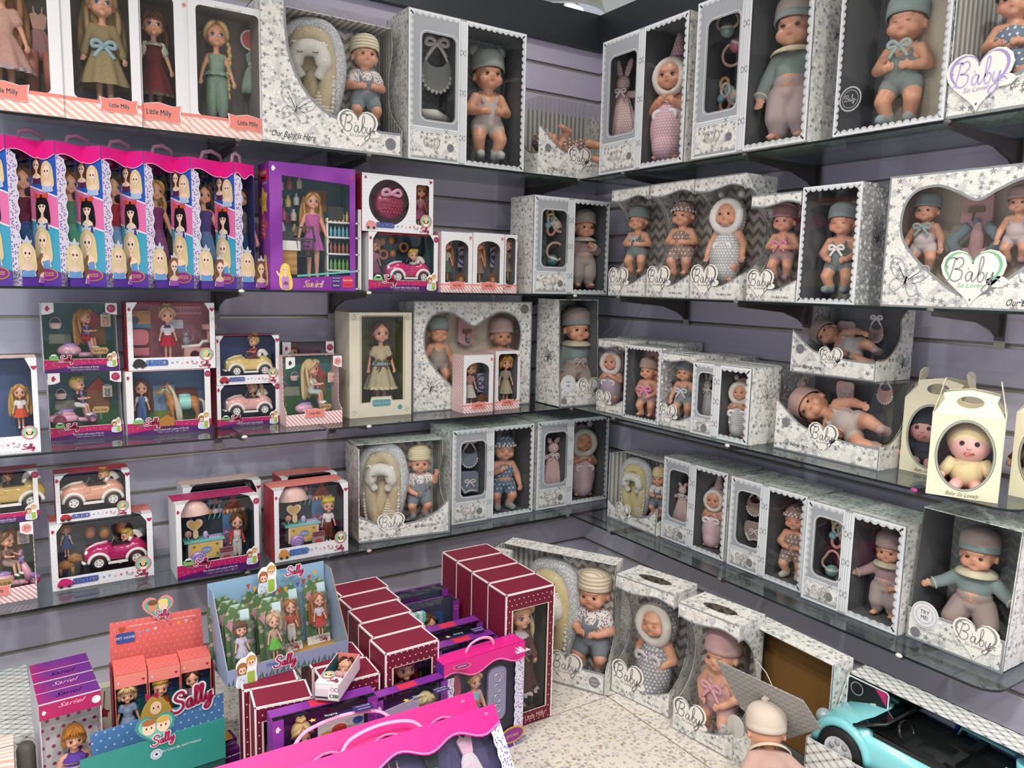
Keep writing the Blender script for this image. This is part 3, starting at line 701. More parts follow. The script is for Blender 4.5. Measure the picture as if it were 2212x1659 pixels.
def hair_mesh(style, hs, m):
 k = ('hair', style, hs, m.name)
 if k in CACHE: return CACHE[k]
 mb = MB(); zb = .735; H = T(0, 0, zb) @ SC(hs) @ T(0, 0, -zb)
 mb.ell((0, .028, .888), (.112, .098, .116), m, H, n=20, k=12)
 if style != 'bald':
  for a, b in ((-1, 1), (1, -1)) if style not in ('boy',) else ():
   mb.tube(spl([(.01 * a, -.045, .988), (.055 * a, -.09, .955), (.098 * a, -.055, .90), (.108 * a, -.005, .84)], 4), [.012, .02, .022, .024, .025, .025, .024, .024, .022, .02, .018, .016, .012], m, H, n=8)
 if style == 'bangs' or style == 'bob':
  for i in range(7): x = (i - 3) * .026; mb.tube([(x * .7, -.06, .985), (x, -.1 + abs(x) * .3, .945), (x * 1.06, -.108 + abs(x) * .35, .893)], [.014, .017, .010], m, H, n=6)
 if style == 'bob':
  for s in (1, -1): mb.ell((.095 * s, .01, .83), (.035, .06, .085), m, H, n=12)
  mb.ell((0, .06, .83), (.1, .05, .09), m, H, n=14)
 if style == 'boy':
  for i in range(8): x = (i - 3.5) * .024; mb.tube([(x * .8 + .02, -.03, .995), (x, -.085 + abs(x) * .25, .96), (x * 1.08 - .01, -.1 + abs(x) * .45, .915)], [.02, .02, .010], m, H, n=6)
 if style in ('long', 'bangs', 'wavy', 'half'):
  wv = .018 if style == 'wavy' else .005
  for i in range(9):
   x = (i - 4) * .027; L = .56 if style != 'half' else .64
   mb.tube(spl([(x * .9, .07, .93), (x * 1.25, .085, .80), (x * 1.45 + wv * sin(i * 2), .07, .68), (x * 1.5 - wv * sin(i * 3), .062, L - .08), (x * 1.4 + wv * sin(i), .06, L - .16 + .02 * sin(i * 5))], 3), [.03] * 3 + [.029] * 6 + [.024, .02, .014, .007], m, H if hs > 1 else H, n=7)
  for s in (1, -1): mb.tube(spl([(.09 * s, .02, .92), (.118 * s, .02, .82), (.122 * s + wv, -.0, .70), (.112 * s, -.012, .58)], 4), [.02] * 5 + [.024] * 5 + [.016, .01, .005], m, H, n=7)
 if style == 'braid' or style == 'braids':
  for s in ((1, -1) if style == 'braids' else (1,)):
   for i in range(13): z = .80 - i * .036; mb.ell((.112 * s + .008 * (i % 2) + .01 * sin(i * .5), -.0 - .012 * math.sin(i * .25), z), (.022, .02, .026), m, H, n=8, k=6)
   mb.tube([(.11 * s, 0, .34), (.115 * s, .0, .27)], [.012, .02], m, H)
 if style == 'updo':
  for i in range(8): a = i * pi / 4; mb.ell((.035 * cos(a), .03 + .03 * sin(a), 1.015 + .012 * (i % 2)), (.026, .024, .026), m, H, n=8, k=6)
 if style == 'pony':
  mb.ell((.04, .1, 1.0), (.04, .04, .04), m, H); mb.tube(spl([(.04, .1, 1.0), (.13, .13, .96), (.17, .13, .8), (.15, .13, .6)], 4), [.03] * 4 + [.045] * 4 + [.04] * 3 + [.02, .01], m, H)
 if style == 'buns':
  for s in (1, -1): mb.ell((.085 * s, .03, .985), (.042, .042, .042), m, H)
 me = mb.mesh('hair'); CACHE[k] = me; return me
def dress_mesh(kind, m, hem=.2, fl=.17, waist=.515, pn=9):
 k = ('dress', kind, m.name, hem, fl)
 if k in CACHE: return CACHE[k]
 mb = MB(); n = 54
 if kind == 'skirt':
  pr = [(.058, waist + .03)] + [(.06 + (fl - .06) * (t ** .75), waist - (waist - hem) * t) for t in (0, .12, .3, .5, .7, .85, 1)]
  mb.lathe(pr, m, n=n, sy=.82, pleat=.10, pn=pn); mb.lathe([(fl * .99, hem), (fl * .93, hem + .006), (.06, waist - .02)], m, n=n, sy=.8, pleat=.06, pn=pn)
 if kind == 'hem':
  mb.lathe([(fl * .985, hem + .022), (fl * 1.03, hem + .008), (fl * 1.03, hem - .012)], m, n=72, sy=.82, pleat=.12, pn=18)
 me = mb.mesh(kind); CACHE[k] = me; return me
def girl_cloth(kind, pose):
 k = ('gc', kind, pose)
 if k in CACHE: return CACHE[k]
 mb = MB(); E = lambda c, r: mb.ell(c, r, MS, n=18, k=12)
 if kind in ('bodice', 'blouse', 'long_sleeves'):
  cap(mb, (-.05, 0, .655), (.05, 0, .655), .043, .043); E((0, 0, .58), (.08, .064, .10)); E((0, 0, .52), (.073, .062, .07))
 if kind in ('blouse', 'long_sleeves'):
  for s in (1, -1):
   a, b, c = ((.078 * s, 0, .665), (.125 * s, 0, .545), (.155 * s, -.03, .43)) if pose != 'sit' else ((.078 * s, 0, .665), (.11 * s, -.08, .585), (.07 * s, -.19, .585))
   mid = tuple((a[i] + b[i]) / 2 for i in range(3))
   cap(mb, a, mid if kind == 'blouse' else b, .042, .043 if kind == 'blouse' else .034)
   if kind != 'blouse': cap(mb, b, tuple(b[i] + (c[i] - b[i]) * .8 for i in range(3)), .034, .032)
 if kind == 'trousers':
  E((0, .003, .455), (.09, .074, .075))
  for s in (1, -1):
   if pose == 'sit': cap(mb, (.045 * s, -.01, .43), (.055 * s, -.17, .42), .054, .046)
   else: cap(mb, (.045 * s, 0, .43), (.055 * s, -.004, .235), .058, .055); cap(mb, (.055 * s, -.004, .235), (.055 * s, 0, .11), .055, .048)
 if kind == 'shoes':
  for s in (1, -1):
   if pose == 'sit': cap(mb, (.055 * s, -.22, .225), (.058 * s, -.28, .214), .028, .025)
   else: cap(mb, (.042 * s, .0, .03), (.046 * s, -.055, .018), .028, .024)
 me = remesh(mb, .0095, 3, kind); CACHE[k] = me; return me
def girl(name, label, P, h, hs=1.0, pose='stand', hair=('long', '#8a5a3a'), top=('bodice', '#c9b08a'), skirt=None, hem=None, trousers=None, shoes=None, iris='#46331f', skin=None, extras=(), group=None, hemz=.2, fl=.17):
 r = thing(name, label, 'doll', P @ SC(h), group); ms = mat(skin, .42, 'skin') if skin else MS
 obj('body', cl(girl_mesh(hs, pose), ms), r); obj('eyes', girl_eyes(hs, iris=iris), r)
 obj('hair', hair_mesh(hair[0], hs, mat(hair[1], .45, 'hair', spec=.25)), r)
 fb = lambda q: mat(q, .85, 'cloth', spec=.15) if isinstance(q, str) else fabric(q)
 if top: obj({'blouse': 'blouse', 'bodice': 'bodice'}.get(top[0], 'sweater'), cl(girl_cloth(top[0], pose), fb(top[1])), r)
 if skirt: obj('skirt', dress_mesh('skirt', fb(skirt), hemz, fl), r)
 if hem: obj('hem_frill', dress_mesh('hem', fb(hem), hemz, fl), r)
 if trousers: obj('trousers', cl(girl_cloth('trousers', pose), fb(trousers)), r)
 if shoes: obj('shoes', cl(girl_cloth('shoes', pose), mat(shoes, .5)), r)
 for e in extras:
  if e[0] == 'vest': obj('pinafore_top', cl(girl_cloth('bodice', pose), fb(e[1])), r).scale = (1.12, 1.14, 1.0)
  if e[0] == 'bow': obj('bow', ribbon_bow(mat(e[1], .4, name='satin'), e[3] if len(e) > 3 else .07).mesh('bow'), r, M=T(0, -.078, e[2]))
  if e[0] == 'sash': MB().lathe([(.076, .53), (.08, .52), (.08, .50), (.076, .49)], fb(e[1]), n=20, sy=.9).build('sash', r)
  if e[0] == 'collar': MB().lathe([(.032, .705), (.06, .69), (.085, .668), (.088, .655)], fb(e[1]), n=40, sy=.9, pleat=.08, pn=14).build('collar', r)
  if e[0] == 'cap': MB().lathe([(.12, .945), (.116, .985), (.085, 1.02), (.03, 1.035), (.001, 1.037)], fb(e[1]), T(0, .02, 0) @ RX(6), n=20).build('hat', r)
  if e[0] == 'brim': MB().lathe([(.165, .955), (.118, .96), (.114, 1.0), (.08, 1.04), (.001, 1.05)], fb(e[1]), T(0, .03, -.02) @ RX(-14), n=24).build('sun_hat', r)
  if e[0] == 'apron': MB().plate(rrect(-.05, .05, .26, .5, .01), -.004, 0, fb(e[1]), T(0, -.12, 0) @ RX(-14)).build('apron', r)
  if e[0] == 'frill': MB().lathe([(.078, .53), (.11, .5), (.118, .475)], fb(e[1]), n=48, sy=.85, pleat=.14, pn=11).build('peplum_frill', r)
 return r
# == cartons
FILM = film(); FILM2 = film('wavy_film', bump=.5, bs=22)
M_SP = mat('#e6e4de', .38, 'starprint', c2='#c9cac9', spec=.5, name='silver_star_print')
M_SPD = mat('#a3a5a6', .4, 'starprint', c2='#8f9193', spec=.5, name='dark_star_print')
M_EDGE = mat('#8e9296', .4, name='grey_card_edge'); M_WHITE = mat('#e2e2e5', .4, spec=.5, name='white_card')
M_LACEBG = mat('#a4a7ad', .45, name='grey_door_card'); M_DARKIN = mat('#626467', .55, name='dark_inner_card'); M_LACE = mat('#e2e5e9', .45, name='lace_white')
M_CHEV = mat('#d8d4ca', .6, 'chevron', c2='#8a8682', p=.03, a=.016); M_CHEVD = mat('#898c8c', .6, 'chevron', c2='#a1a3a2', p=.024, a=.013, duty=.3)
M_CHEVG = mat('#b9b3aa', .6, 'chevron', c2='#77706c', p=.034, a=.019)
M_BSTR = mat('#cfccc4', .6, 'stripes', c2='#8f8f8e', p=.02, ang=90); M_TXT = mat('#35353a', .5, name='dark_print'); M_SIL = mat('#a7a9ad', .4, name='silver_print')
M_FLEECE = mat('#e2d8c4', .95, 'fleece', spec=.1, name='cream_fleece')
class Bx: turn = 0
def put(side, zk, l, r, yt=None, D=.12, d=None, rot=False, zb=None, H=None):
 z = SZ[zk] + .0005 if zb is None else zb
 i = 1 if side == 'L' else 0
 if d is None:
  A, B = on_z(l[0], l[1], z), on_z(r[0], r[1], z)
  if not rot:
   d = -(A[i] + B[i]) / 2
 if d is not None: A, B = on_wall(side, l[0], l[1], d), on_wall(side, r[0], r[1], d)
 A.z = B.z = z
 b = Bx(); b.W = (B - A).length; v = B - A; b.M = T(*((A + B) / 2)) @ Matrix.Rotation(atan2(v.y, v.x), 4, 'Z')
 if yt: b.H = height_at(A if abs(yt[0] - l[0]) < abs(yt[0] - r[0]) else B, yt[1])
 if H: b.H = H
 if D > 0.9: D = .1
 b.D = D; b.z = z; b.d = d; q = b.M.inverted() @ CAM; b.turn = .42 * math.degrees(atan2(q.x, -q.y))
 return b
def start(b, name, label, cat='box', group=None):
 b.r = thing(name, label, cat, b.M, group); return b
def shell(b, out, inn, skip='', t=.0022, top=None, inner_back=None, side_out=None, dtop=None):
 W, H, D = b.W / 2, b.H, b.D; mb = MB(); so = side_out or out
 if 'b' not in skip: mb.box(-W, W, D - t, D, 0, H, out, fm={'-y': inner_back or inn})
 mb.box(-W + t, W - t, 0, D - t, 0, t, out, fm={'+z': inn})
 if 'l' not in skip: mb.box(-W, -W + t, 0, D - t, 0, H - t, so, fm={'+x': inn})
 if 'r' not in skip: mb.box(W - t, W, 0, D - t, 0, H - t, so, fm={'-x': inn})
 if 't' not in skip: mb.box(-W, W, 0, D - t, H - t, H, top or out, fm={'-z': inn})
 return mb.build('carton', b.r)
def rect(b, i=0.0): return [(-b.W / 2 + i, i), (b.W / 2 - i, i), (b.W / 2 - i, b.H - i), (-b.W / 2 + i, b.H - i)]
def frame_edges(b, m=None, w=.004):
 mb = MB(); m = m or M_EDGE; W, H, D = b.W / 2, b.H, b.D
 mb.flat(rect(b, -.0002), -.0009, m, holes=[rect(b, w)]);
 for s in (1, -1):
  x = s * (W + .0006); q = T(x, 0, 0) @ RZ(90 * s)
  mb.flat([(0 if s > 0 else -D, 0), (D if s > 0 else 0, 0), (D if s > 0 else 0, H), (0 if s > 0 else -D, H)], 0, m, q, holes=[[(w if s > 0 else -D + w, w), (D - w if s > 0 else -w, w), (D - w if s > 0 else -w, H - w), (w if s > 0 else -D + w, H - w)]])
 return mb.build('edge_lines', b.r)
def pane(b, pts=None, y=.003, name='window_film', m=None, M=None):
 mb = MB(); mb.flat(pts or rect(b, .002), y, m or FILM, M); return mb.build(name, b.r)
def scallops(mb, p0, p1, r, y, m, inset=1):
 dx, dz = p1[0] - p0[0], p1[1] - p0[1]; L = math.hypot(dx, dz); n = max(1, round(L / (2.05 * r))); ux, uz = dx / L, dz / L; nx, nz = -uz, ux
 dk = mat('#6f7378', .5, name='lace_holes'); md = mat('#b9bec4', .5, name='lace_shade')
 for i in range(n):
  c = L * (i + .5) / n; cx, cz = p0[0] + ux * c, p0[1] + uz * c; R = L / n / 2 * 1.02
  at = lambda rr, a: (cx + ux * rr * cos(a) + nx * rr * sin(a), cz + uz * rr * cos(a) + nz * rr * sin(a))
  mb.flat([at(R, pi * k / 8) for k in range(9)], y, m)
  for k in range(6):
   a = pi * (k + .5) / 6; e = .13
   mb.flat([at(R * .72, a - e), at(R * .88, a - e), at(R * .88, a + e), at(R * .72, a + e)], y - .0003, dk)
  mb.ribbon([at(R * .5, pi * k / 6) for k in range(7)], R * .1, y - .0003, md)
def lace(b, x0, x1, z0, z1, r=.0105, y=-.0012, sides='lrtb'):
 mb = MB(); w = r * .5
 mb.flat([(x0, z0), (x1, z0), (x1, z1), (x0, z1)], y, M_LACE, holes=[[(x0 + w, z0 + w), (x1 - w, z0 + w), (x1 - w, z1 - w), (x0 + w, z1 - w)]])
 if 'b' in sides: scallops(mb, (x0 + w, z0 + w), (x1 - w, z0 + w), r, y, M_LACE)
 if 'r' in sides: scallops(mb, (x1 - w, z0 + w), (x1 - w, z1 - w), r, y, M_LACE)
 if 't' in sides: scallops(mb, (x1 - w, z1 - w), (x0 + w, z1 - w), r, y, M_LACE)
 if 'l' in sides: scallops(mb, (x0 + w, z1 - w), (x0 + w, z0 + w), r, y, M_LACE)
 return mb.build('lace_border', b.r)
def heart_logo(b, cx, cz, s, y=-.0035, foil='#8f9095', txt=None, plain=False, full=True):
 if full: cz = max(cz, 1.2 * s + .004)
 mb = MB(); ink = mat(foil, .3, metal=.35); cream = mat('#efece4', .4, spec=.5, name='logo_card')
 if full:
  o = heart(cx, cz, s * 1.12); mb.plate(o, y, y + .0018, cream); mb.plate(oval(cx + s * .85, cz - s * .28, s * .36, s * .2, 14), y, y + .0015, cream)
 h = heart(cx, cz + s * .04, s * .95, 40)
 mb.ribbon([h[i % 40] for i in range(5, 14)][::-1], [s * .02 + s * .09 * sin(pi * i / 8) for i in range(9)], y - .0004, ink); mb.ribbon([h[i % 40] for i in range(26, 36)][::-1], [s * .02 + s * .09 * sin(pi * i / 9) for i in range(10)], y - .0004, ink)
 mb.ribbon([h[i % 40] for i in range(0, 6)], s * .04, y - .0004, ink); mb.ribbon([h[i % 40] for i in range(35, 41)], s * .04, y - .0004, ink); mb.ribbon([h[i] for i in range(18, 23)], s * .05, y - .0004, ink)
 script(mb, 'Baby', cx - s * .02, cz + s * .02, s * .8, y - .0007, mat(txt or '#606167', .4), wd=.052, k=5)
 if full: text(mb, 'So Lovely', cx, cz - s * .42, s * .24, y - .0006, ink, shear=.3)
 return mb.build('heart_logo', b.r)
def age_badge(mb, cx, cz, r, y=-.0016, m=None):
 mb.flat(oval(cx, cz, r, n=20), y, m or mat('#7d7f84', .45)); text(mb, '18M+', cx, cz + r * .28, r * .62, y - .0004, M_WHITE, bold=r * .02); text(mb, 'AGES', cx, cz - r * .38, r * .5, y - .0004, M_WHITE, bold=r * .02)
def butterfly(mb, cx, cz, s, y=-.0015, m=None, rot=-15):
 m = m or M_SIL; q = lambda P: [(cx + (a * cos(rad(rot)) - b_ * sin(rad(rot))) * s, cz + (a * sin(rad(rot)) + b_ * cos(rad(rot))) * s) for a, b_ in P]
 for k in (1, -1):
  up = spl([(0, 0), (.35 * k, .75), (.85 * k, .9), (.95 * k, .45), (.45 * k, .0)], 5, True); lo = spl([(0, 0), (.55 * k, -.05), (.7 * k, -.45), (.35 * k, -.6)], 5, True)
  mb.ribbon(q(up), s * .045, y, m, closed=True); mb.ribbon(q(lo), s * .045, y, m, closed=True)
  for e in ((.7, .75), (.8, .5), (.5, .55)): mb.ribbon(q([(.08 * k, .08), (e[0] * k, e[1])]), s * .03, y, m)
  mb.ribbon(q(spl([(0, .1), (.1 * k, .6), (.3 * k, .75)], 4)), s * .03, y, m)
 mb.ribbon(q([(0, -.35), (0, .2)]), s * .1, y, m)
def bands(mb, b, x0, x1, z0, z1, vertical=True):
 mb.flat([(x0, z0), (x1, z0), (x1, z1), (x0, z1)], -.0013, M_LACE); ln = mat('#8f959c', .5, name='print_line')
 if vertical:
  for f in (.18, .5, .82): x = x0 + (x1 - x0) * f; mb.flat([(x - .0004, z0), (x + .0004, z0), (x + .0004, z1), (x - .0004, z1)], -.0016, ln)
  for zz in (.18, .5, .78): z = z0 + (z1 - z0) * zz; c = (x0 + x1) / 2; [mb.ribbon(spl([(c, z), (c + k * .007, z + e * .009), (c + k * .011, z + e * .002)], 3), .0013, -.0018, mat('#6d7177', .5)) for k in (1, -1) for e in (1, -1)]
 else:
  for f in (.25, .6): z = z0 + (z1 - z0) * f; mb.flat([(x0, z - .0005), (x1, z - .0005), (x1, z + .0005), (x0, z + .0005)], -.0016, ln)
  c, z = x0 + (x1 - x0) * .72, (z0 + z1) / 2; [mb.ribbon([(c, z), (c + k * .007, z + e * .007)], .0013, -.0018, mat('#6d7177', .5)) for k in (1, -1) for e in (1, -1)]
def closet(b, label, split=.47, foil='#9b9da1', inside=None, group=None):
 start(b, 'doll_carton', label, group=group); W, H, D = b.W / 2, b.H, b.D
 shell(b, M_SP, M_DARKIN, inner_back=inside or M_CHEVD)
 xs = -W + b.W * split; x0, x1 = -W + .05 * b.W, xs - .045 * b.W; zl = .235 * H
 win = rrect(x0 + .06 * b.W, x1 - .035 * b.W, zl + .05 * H, .86 * H, .018); r2 = [(xs + .004, .016), (W - .012, .016), (W - .012, H - .014), (xs + .004, H - .014)]
 mb = MB(); mb.plate(rect(b), -.0004, .0018, M_LACEBG, holes=[win, r2], edge=M_EDGE)
 mb.flat([(-W + .012, .014), (xs - .022, .014), (xs - .022, zl - .03 * H), (-W + .012, zl - .03 * H)], -.001, M_SP)
 bands(mb, b, xs - .018, xs + .004, .006, H - .006); bands(mb, b, -W + .014, xs - .018, zl - .035 * H, zl, False)
 ring = rrect(x0 + .045 * b.W, x1 - .02 * b.W, zl + .038 * H, .872 * H, .022); mb.ribbon(ring, .0022, -.0012, M_LACE, closed=True)
 age_badge(mb, xs - .05, .11 * H, .0125, -.0016); mb.build('front_panel', b.r)
 heart_logo(b, -W + b.W * split * .42, .115 * H, .03 * min(1, b.W / .35), -.0014, '#b3a9a4', '#a89e9c', full=False)
 lace(b, -W + .002, xs - .019, .002, H - .002, sides='lt'); mb = MB(); lace_r = min(.0105, b.W * .03)
 lace(b, xs + .004, W - .002, .002, H - .002, sides='rtb')
 pane(b, [(xs, .003), (W - .003, .003), (W - .003, H - .003), (xs, H - .003)], .003, m=FILM); pane(b, [(x0, zl), (x1 + .01, zl), (x1 + .01, .9 * H), (x0, .9 * H)], .0032)
 t = MB(); t.box(xs - .010, xs - .008, .004, D - .004, .003, H - .003, M_DARKIN); t.build('divider', b.r)
 b.lx = (x0 + x1) / 2 + .006; b.lz0 = zl + .05 * H; b.lh = .81 * H - zl; b.rx = (xs + W) / 2; b.rw = W - xs
 fm = MB(); butterfly(fm, 0, 0, .035); fm.build('butterfly_print', b.r, M=T(W + .0008, D * .55, H * .62) @ RZ(90)); return b
def lacebox(b, label, back=None, group=None):
 start(b, 'doll_carton', label, group=group); W, H = b.W / 2, b.H
 shell(b, M_SPD, M_DARKIN, inner_back=back or M_DARKIN); lace(b, -W + .001, W - .001, .001, H - .001, r=.0085)
 mb = MB(); mb.plate(rect(b), -.0004, .0016, M_LACE, holes=[rect(b, .006)]); mb.build('front_panel', b.r); pane(b)
 fm = MB(); butterfly(fm, 0, 0, .03, m=M_TXT); fm.build('butterfly_print', b.r, M=T(W + .0008, b.D * .5, H * .55) @ RZ(90)); return b
def curvy(b, label, back=None, group=None, top_hole=True, logo='#77787d', side=.75):
 start(b, 'doll_carton', label, group=group); W, H, D = b.W / 2, b.H, b.D
 mb = MB(); t = .0022; mb.box(-W, W, D - t, D, 0, H, M_SP, fm={'-y': back or M_CHEVG}); mb.box(-W + t, W - t, 0, D - t, 0, t, M_SP)
 hole = oval(0, D * .45, W * .55, D * .2, 24)
 mb.plate([(-W, 0), (W, 0), (W, D), (-W, D)], -H, -H + t, M_SP, Matrix(((1, 0, 0, 0), (0, 0, 1, 0), (0, -1, 0, 0), (0, 0, 0, 1))), holes=[hole] if top_hole else [])
 cur = spl([(0, .88 * H), (D * .25, .87 * H), (D * .62, .72 * H), (D * .72, .5 * H), (D * .45, .3 * H), (0, .2 * H)], 5)
 sd = [(0, 0), (D - t, 0), (D - t, H - t), (0, H - t)] + cur
 for s in (1, -1):
  Q = T(s * W, 0, 0) @ RZ(90); P = sd
  mb.plate(P, -.001, .001, M_SP, Q);
  e = MB(); e.ribbon(cur, .004, (-.0016 if s > 0 else .0016), M_EDGE, Q); e.build('window_rim', b.r)
  fl_ = MB(); fl_.flat([(.001, .01), (D - t, .01), (D - t, H - .01), (.001, H - .01)], .0, FILM, T(s * (W - .0015), 0, 0) @ RZ(90)); fl_.build('window_film', b.r)
 mb.build('carton', b.r)
 top = spl([(-W, .90 * H), (-W * .5, .885 * H), (-W * .05, .90 * H), (W * .5, .925 * H), (W, .895 * H)], 4)
 g = MB(); g.plate(top + [(W, H), (-W, H)], -.0006, .0012, M_SP); g.ribbon(top, .004, -.001, M_EDGE); f = MB()
 bot = spl([(W, .20 * H), (W * .75, .165 * H), (W * .3, .115 * H), (-W * .1, .115 * H), (-W * .5, .15 * H), (-W, .22 * H)], 4)
 f.plate([(-W, 0), (W, 0)] + bot, -.0006, .0012, M_SP); f.ribbon(bot, .004, -.001, M_EDGE)
 for zz, q in ((.001, f), (H - .002, g)): q.flat([(-W, zz - .0015), (W, zz - .0015), (W, zz + .0015), (-W, zz + .0015)], -.0012, M_EDGE)
 text(f, 'Our Baby Is Here', W * .42, .045 * H, min(.011, W * .13), -.0012, M_TXT, shear=.35, wx=.75); f.build('front_panel', b.r); g.build('header_panel', b.r)
 heart_logo(b, -W * .42, .13 * H, W * .52, foil=logo); pane(b); return b
def heartbox(b, label, logo='#8f9095', foil=None, group=None, badge=True):
 start(b, 'doll_carton', label, group=group); W, H = b.W / 2, b.H
 shell(b, M_SP, mat('#b9a999', .8, name='beige_inner'), inner_back=M_FLEECE); frame_edges(b)
 hp = spl([(-.02 * W, .09 * H), (.42 * W, .26 * H), (.74 * W, .5 * H), (.80 * W, .72 * H), (.68 * W, .865 * H), (.42 * W, .90 * H), (.18 * W, .84 * H), (-.02 * W, .775 * H), (-.22 * W, .84 * H), (-.45 * W, .90 * H), (-.70 * W, .865 * H), (-.82 * W, .72 * H), (-.78 * W, .5 * H), (-.45 * W, .26 * H)], 5, True)
 f = MB(); f.plate(rect(b), -.0006, .0014, M_SP, holes=[hp], edge=M_EDGE); f.ribbon(hp, .006, -.001, M_EDGE, closed=True)
 butterfly(f, -W * .72, .2 * H, .05); butterfly(f, W * .74, .24 * H, .05, rot=40); text(f, 'Our Baby Is Here', W * .62, .055 * H, .021, -.0012, M_TXT, shear=.35, wx=.75)
 if badge: age_badge(f, W * .86, .93 * H, .018, -.0014)
 f.build('front_panel', b.r); pane(b, rect(b, .01)); heart_logo(b, 0, .13 * H, .062, foil=foil or logo, txt=logo); return b
def lyingbox(b, label, group=None, side='r'):
 start(b, 'doll_carton', label, group=group); W, H, D = b.W / 2, b.H, b.D; t = .0022
 cyc = M_DARKIN; mb = MB(); mb.box(-W, W, D - t, D, 0, H, M_SP, fm={'-y': M_BSTR if side == 's' else cyc}); mb.box(-W, W, 0, D - t, 0, t, M_SP, fm={'+z': cyc})
 cur = spl([(0, .29 * H), (D * .25, .31 * H), (D * .45, .42 * H), (D * .62, .62 * H), (D * .6, .85 * H), (D * .78, H)], 4)
 sd = [(0, 0), (D - t, 0), (D - t, H)] + cur[::-1]
 for s in (1, -1):
  mb.plate(sd, -.001, .001, M_SP, T(s * W, 0, 0) @ RZ(90)); mb.ribbon(cur, .005, -.0014 if s > 0 else .0014, mat('#8a7c68', .5), T(s * W, 0, 0) @ RZ(90))
  fl_ = MB(); fl_.flat([(.001, .01), (D - t, .01), (D - t, H - .001), (.001, H - .001)], 0, FILM, T(s * (W - .0015), 0, 0) @ RZ(90)); fl_.build('window_film', b.r)
 mb.build('carton', b.r)
 top = spl([(W, .25 * H), (W * .35, .26 * H), (-.05 * W, .30 * H), (-.4 * W, .34 * H), (-.65 * W, .44 * H), (-W, .64 * H)], 5)
 f = MB(); f.plate([(-W, 0), (W, 0)] + top, -.0006, .0014, M_SP); f.ribbon(top, .005, -.001, M_EDGE); f.flat([(-W, 0), (W, 0), (W, .004), (-W, .004)], -.001, M_EDGE); f.flat([(W - .004, 0), (W, 0), (W, .25 * H), (W - .004, .25 * H)], -.0011, M_EDGE)
 age_badge(f, -W * .78, .36 * H, .014, -.0013); text(f, 'Our Baby Is Here', -W * .55, .10 * H, .0145, -.0012, M_TXT, shear=.35, wx=.8); f.build('front_panel', b.r)
 pane(b, rect(b, .001)); tp = MB(); tp.add([(-W, 0, H), (W, 0, H), (W, D, H), (-W, D, H)], [(0, 1, 2, 3)], FILM); tp.build('window_film', b.r)
 fm = MB(); butterfly(fm, 0, 0, .026, m=M_TXT); fm.build('butterfly_print', b.r, M=T(W + .0018, D * .72, H * .22) @ RZ(90))
 heart_logo(b, -.02 * W, .28 * H, W * .26, foil='#7c7688', txt='#66626e'); return b
def tryme(b, label, slant=0.0, group=None, flap=True):
 start(b, 'doll_carton', label, group=group); W, H, D = b.W / 2, b.H, b.D; t = .0025; ds = slant
 mb = MB(); mb.box(-W, W, D - t, D, 0, H, M_SP, fm={'-y': M_CHEVD}); mb.box(-W, W, 0, D - t, 0, t, M_SP, fm={'+z': M_DARKIN}); mb.box(-W, W, ds, D - t, H - t, H, M_SP, fm={'-z': M_DARKIN})
 sd = [(0, 0), (D - t, 0), (D - t, H - t), (ds, H - t)]
 for s in (1, -1):
  mb.plate(sd, -t / 2, t / 2, M_SP if s > 0 else M_DARKIN, T(s * (W - t / 2), 0, 0) @ RZ(90), back=M_DARKIN if s > 0 else M_SP); mb.ribbon([(.002, 0), (ds + .002, H)], .005, (-t / 2 - .0004) if s > 0 else (t / 2 + .0004), M_EDGE, T(s * (W - t / 2), 0, 0) @ RZ(90))
 mb.build('carton', b.r)
 if flap:
  f = MB(); hgt = .235 * H; f.plate([(-W, 0), (W, 0), (W, hgt), (-W, hgt)], -.001, .0015, M_SP); f.flat([(-W, 0), (W, 0), (W, hgt), (-W, hgt)], -.0013, M_EDGE, holes=[rrect(-W + .005, W - .005, .005, hgt - .005, .006)])
  f.plate(oval(-W * .62, hgt * .92, .034, n=24), -.003, -.0012, M_WHITE); f.ribbon(oval(-W * .62, hgt * .92, .030, n=28), .0015, -.0034, M_SIL, closed=True); f.ribbon(oval(-W * .62, hgt * .92, .021, n=28), .0012, -.0034, M_SIL, closed=True)
  text(f, 'TRY', -W * .62, hgt * .92 + .007, .014, -.0035, M_TXT, wx=.9); text(f, 'ME!', -W * .62, hgt * .92 - .007, .014, -.0035, M_TXT, wx=.9)
  text(f, 'Temperature Sensing Doll', -W * .2, hgt * .42, .013, -.0017, M_SIL, wx=.85); age_badge(f, -W * .8, hgt * .25, .013, -.0017); f.build('front_panel', b.r)
  heart_logo(b, W * .45, hgt * .72, .048, foil='#9aa09c', txt='#8f8088'); f2 = MB(); butterfly(f2, 0, 0, .036); f2.build('butterfly_print', b.r, M=T(W + .0008, D * .5, H * .45) @ RZ(90))
  fb = MB(); butterfly(fb, 0, 0, .036, m=M_TXT); fb.build('butterfly_print', b.r, M=T(-W - .0008, D * .5, H * .45) @ RZ(-90))
 return b
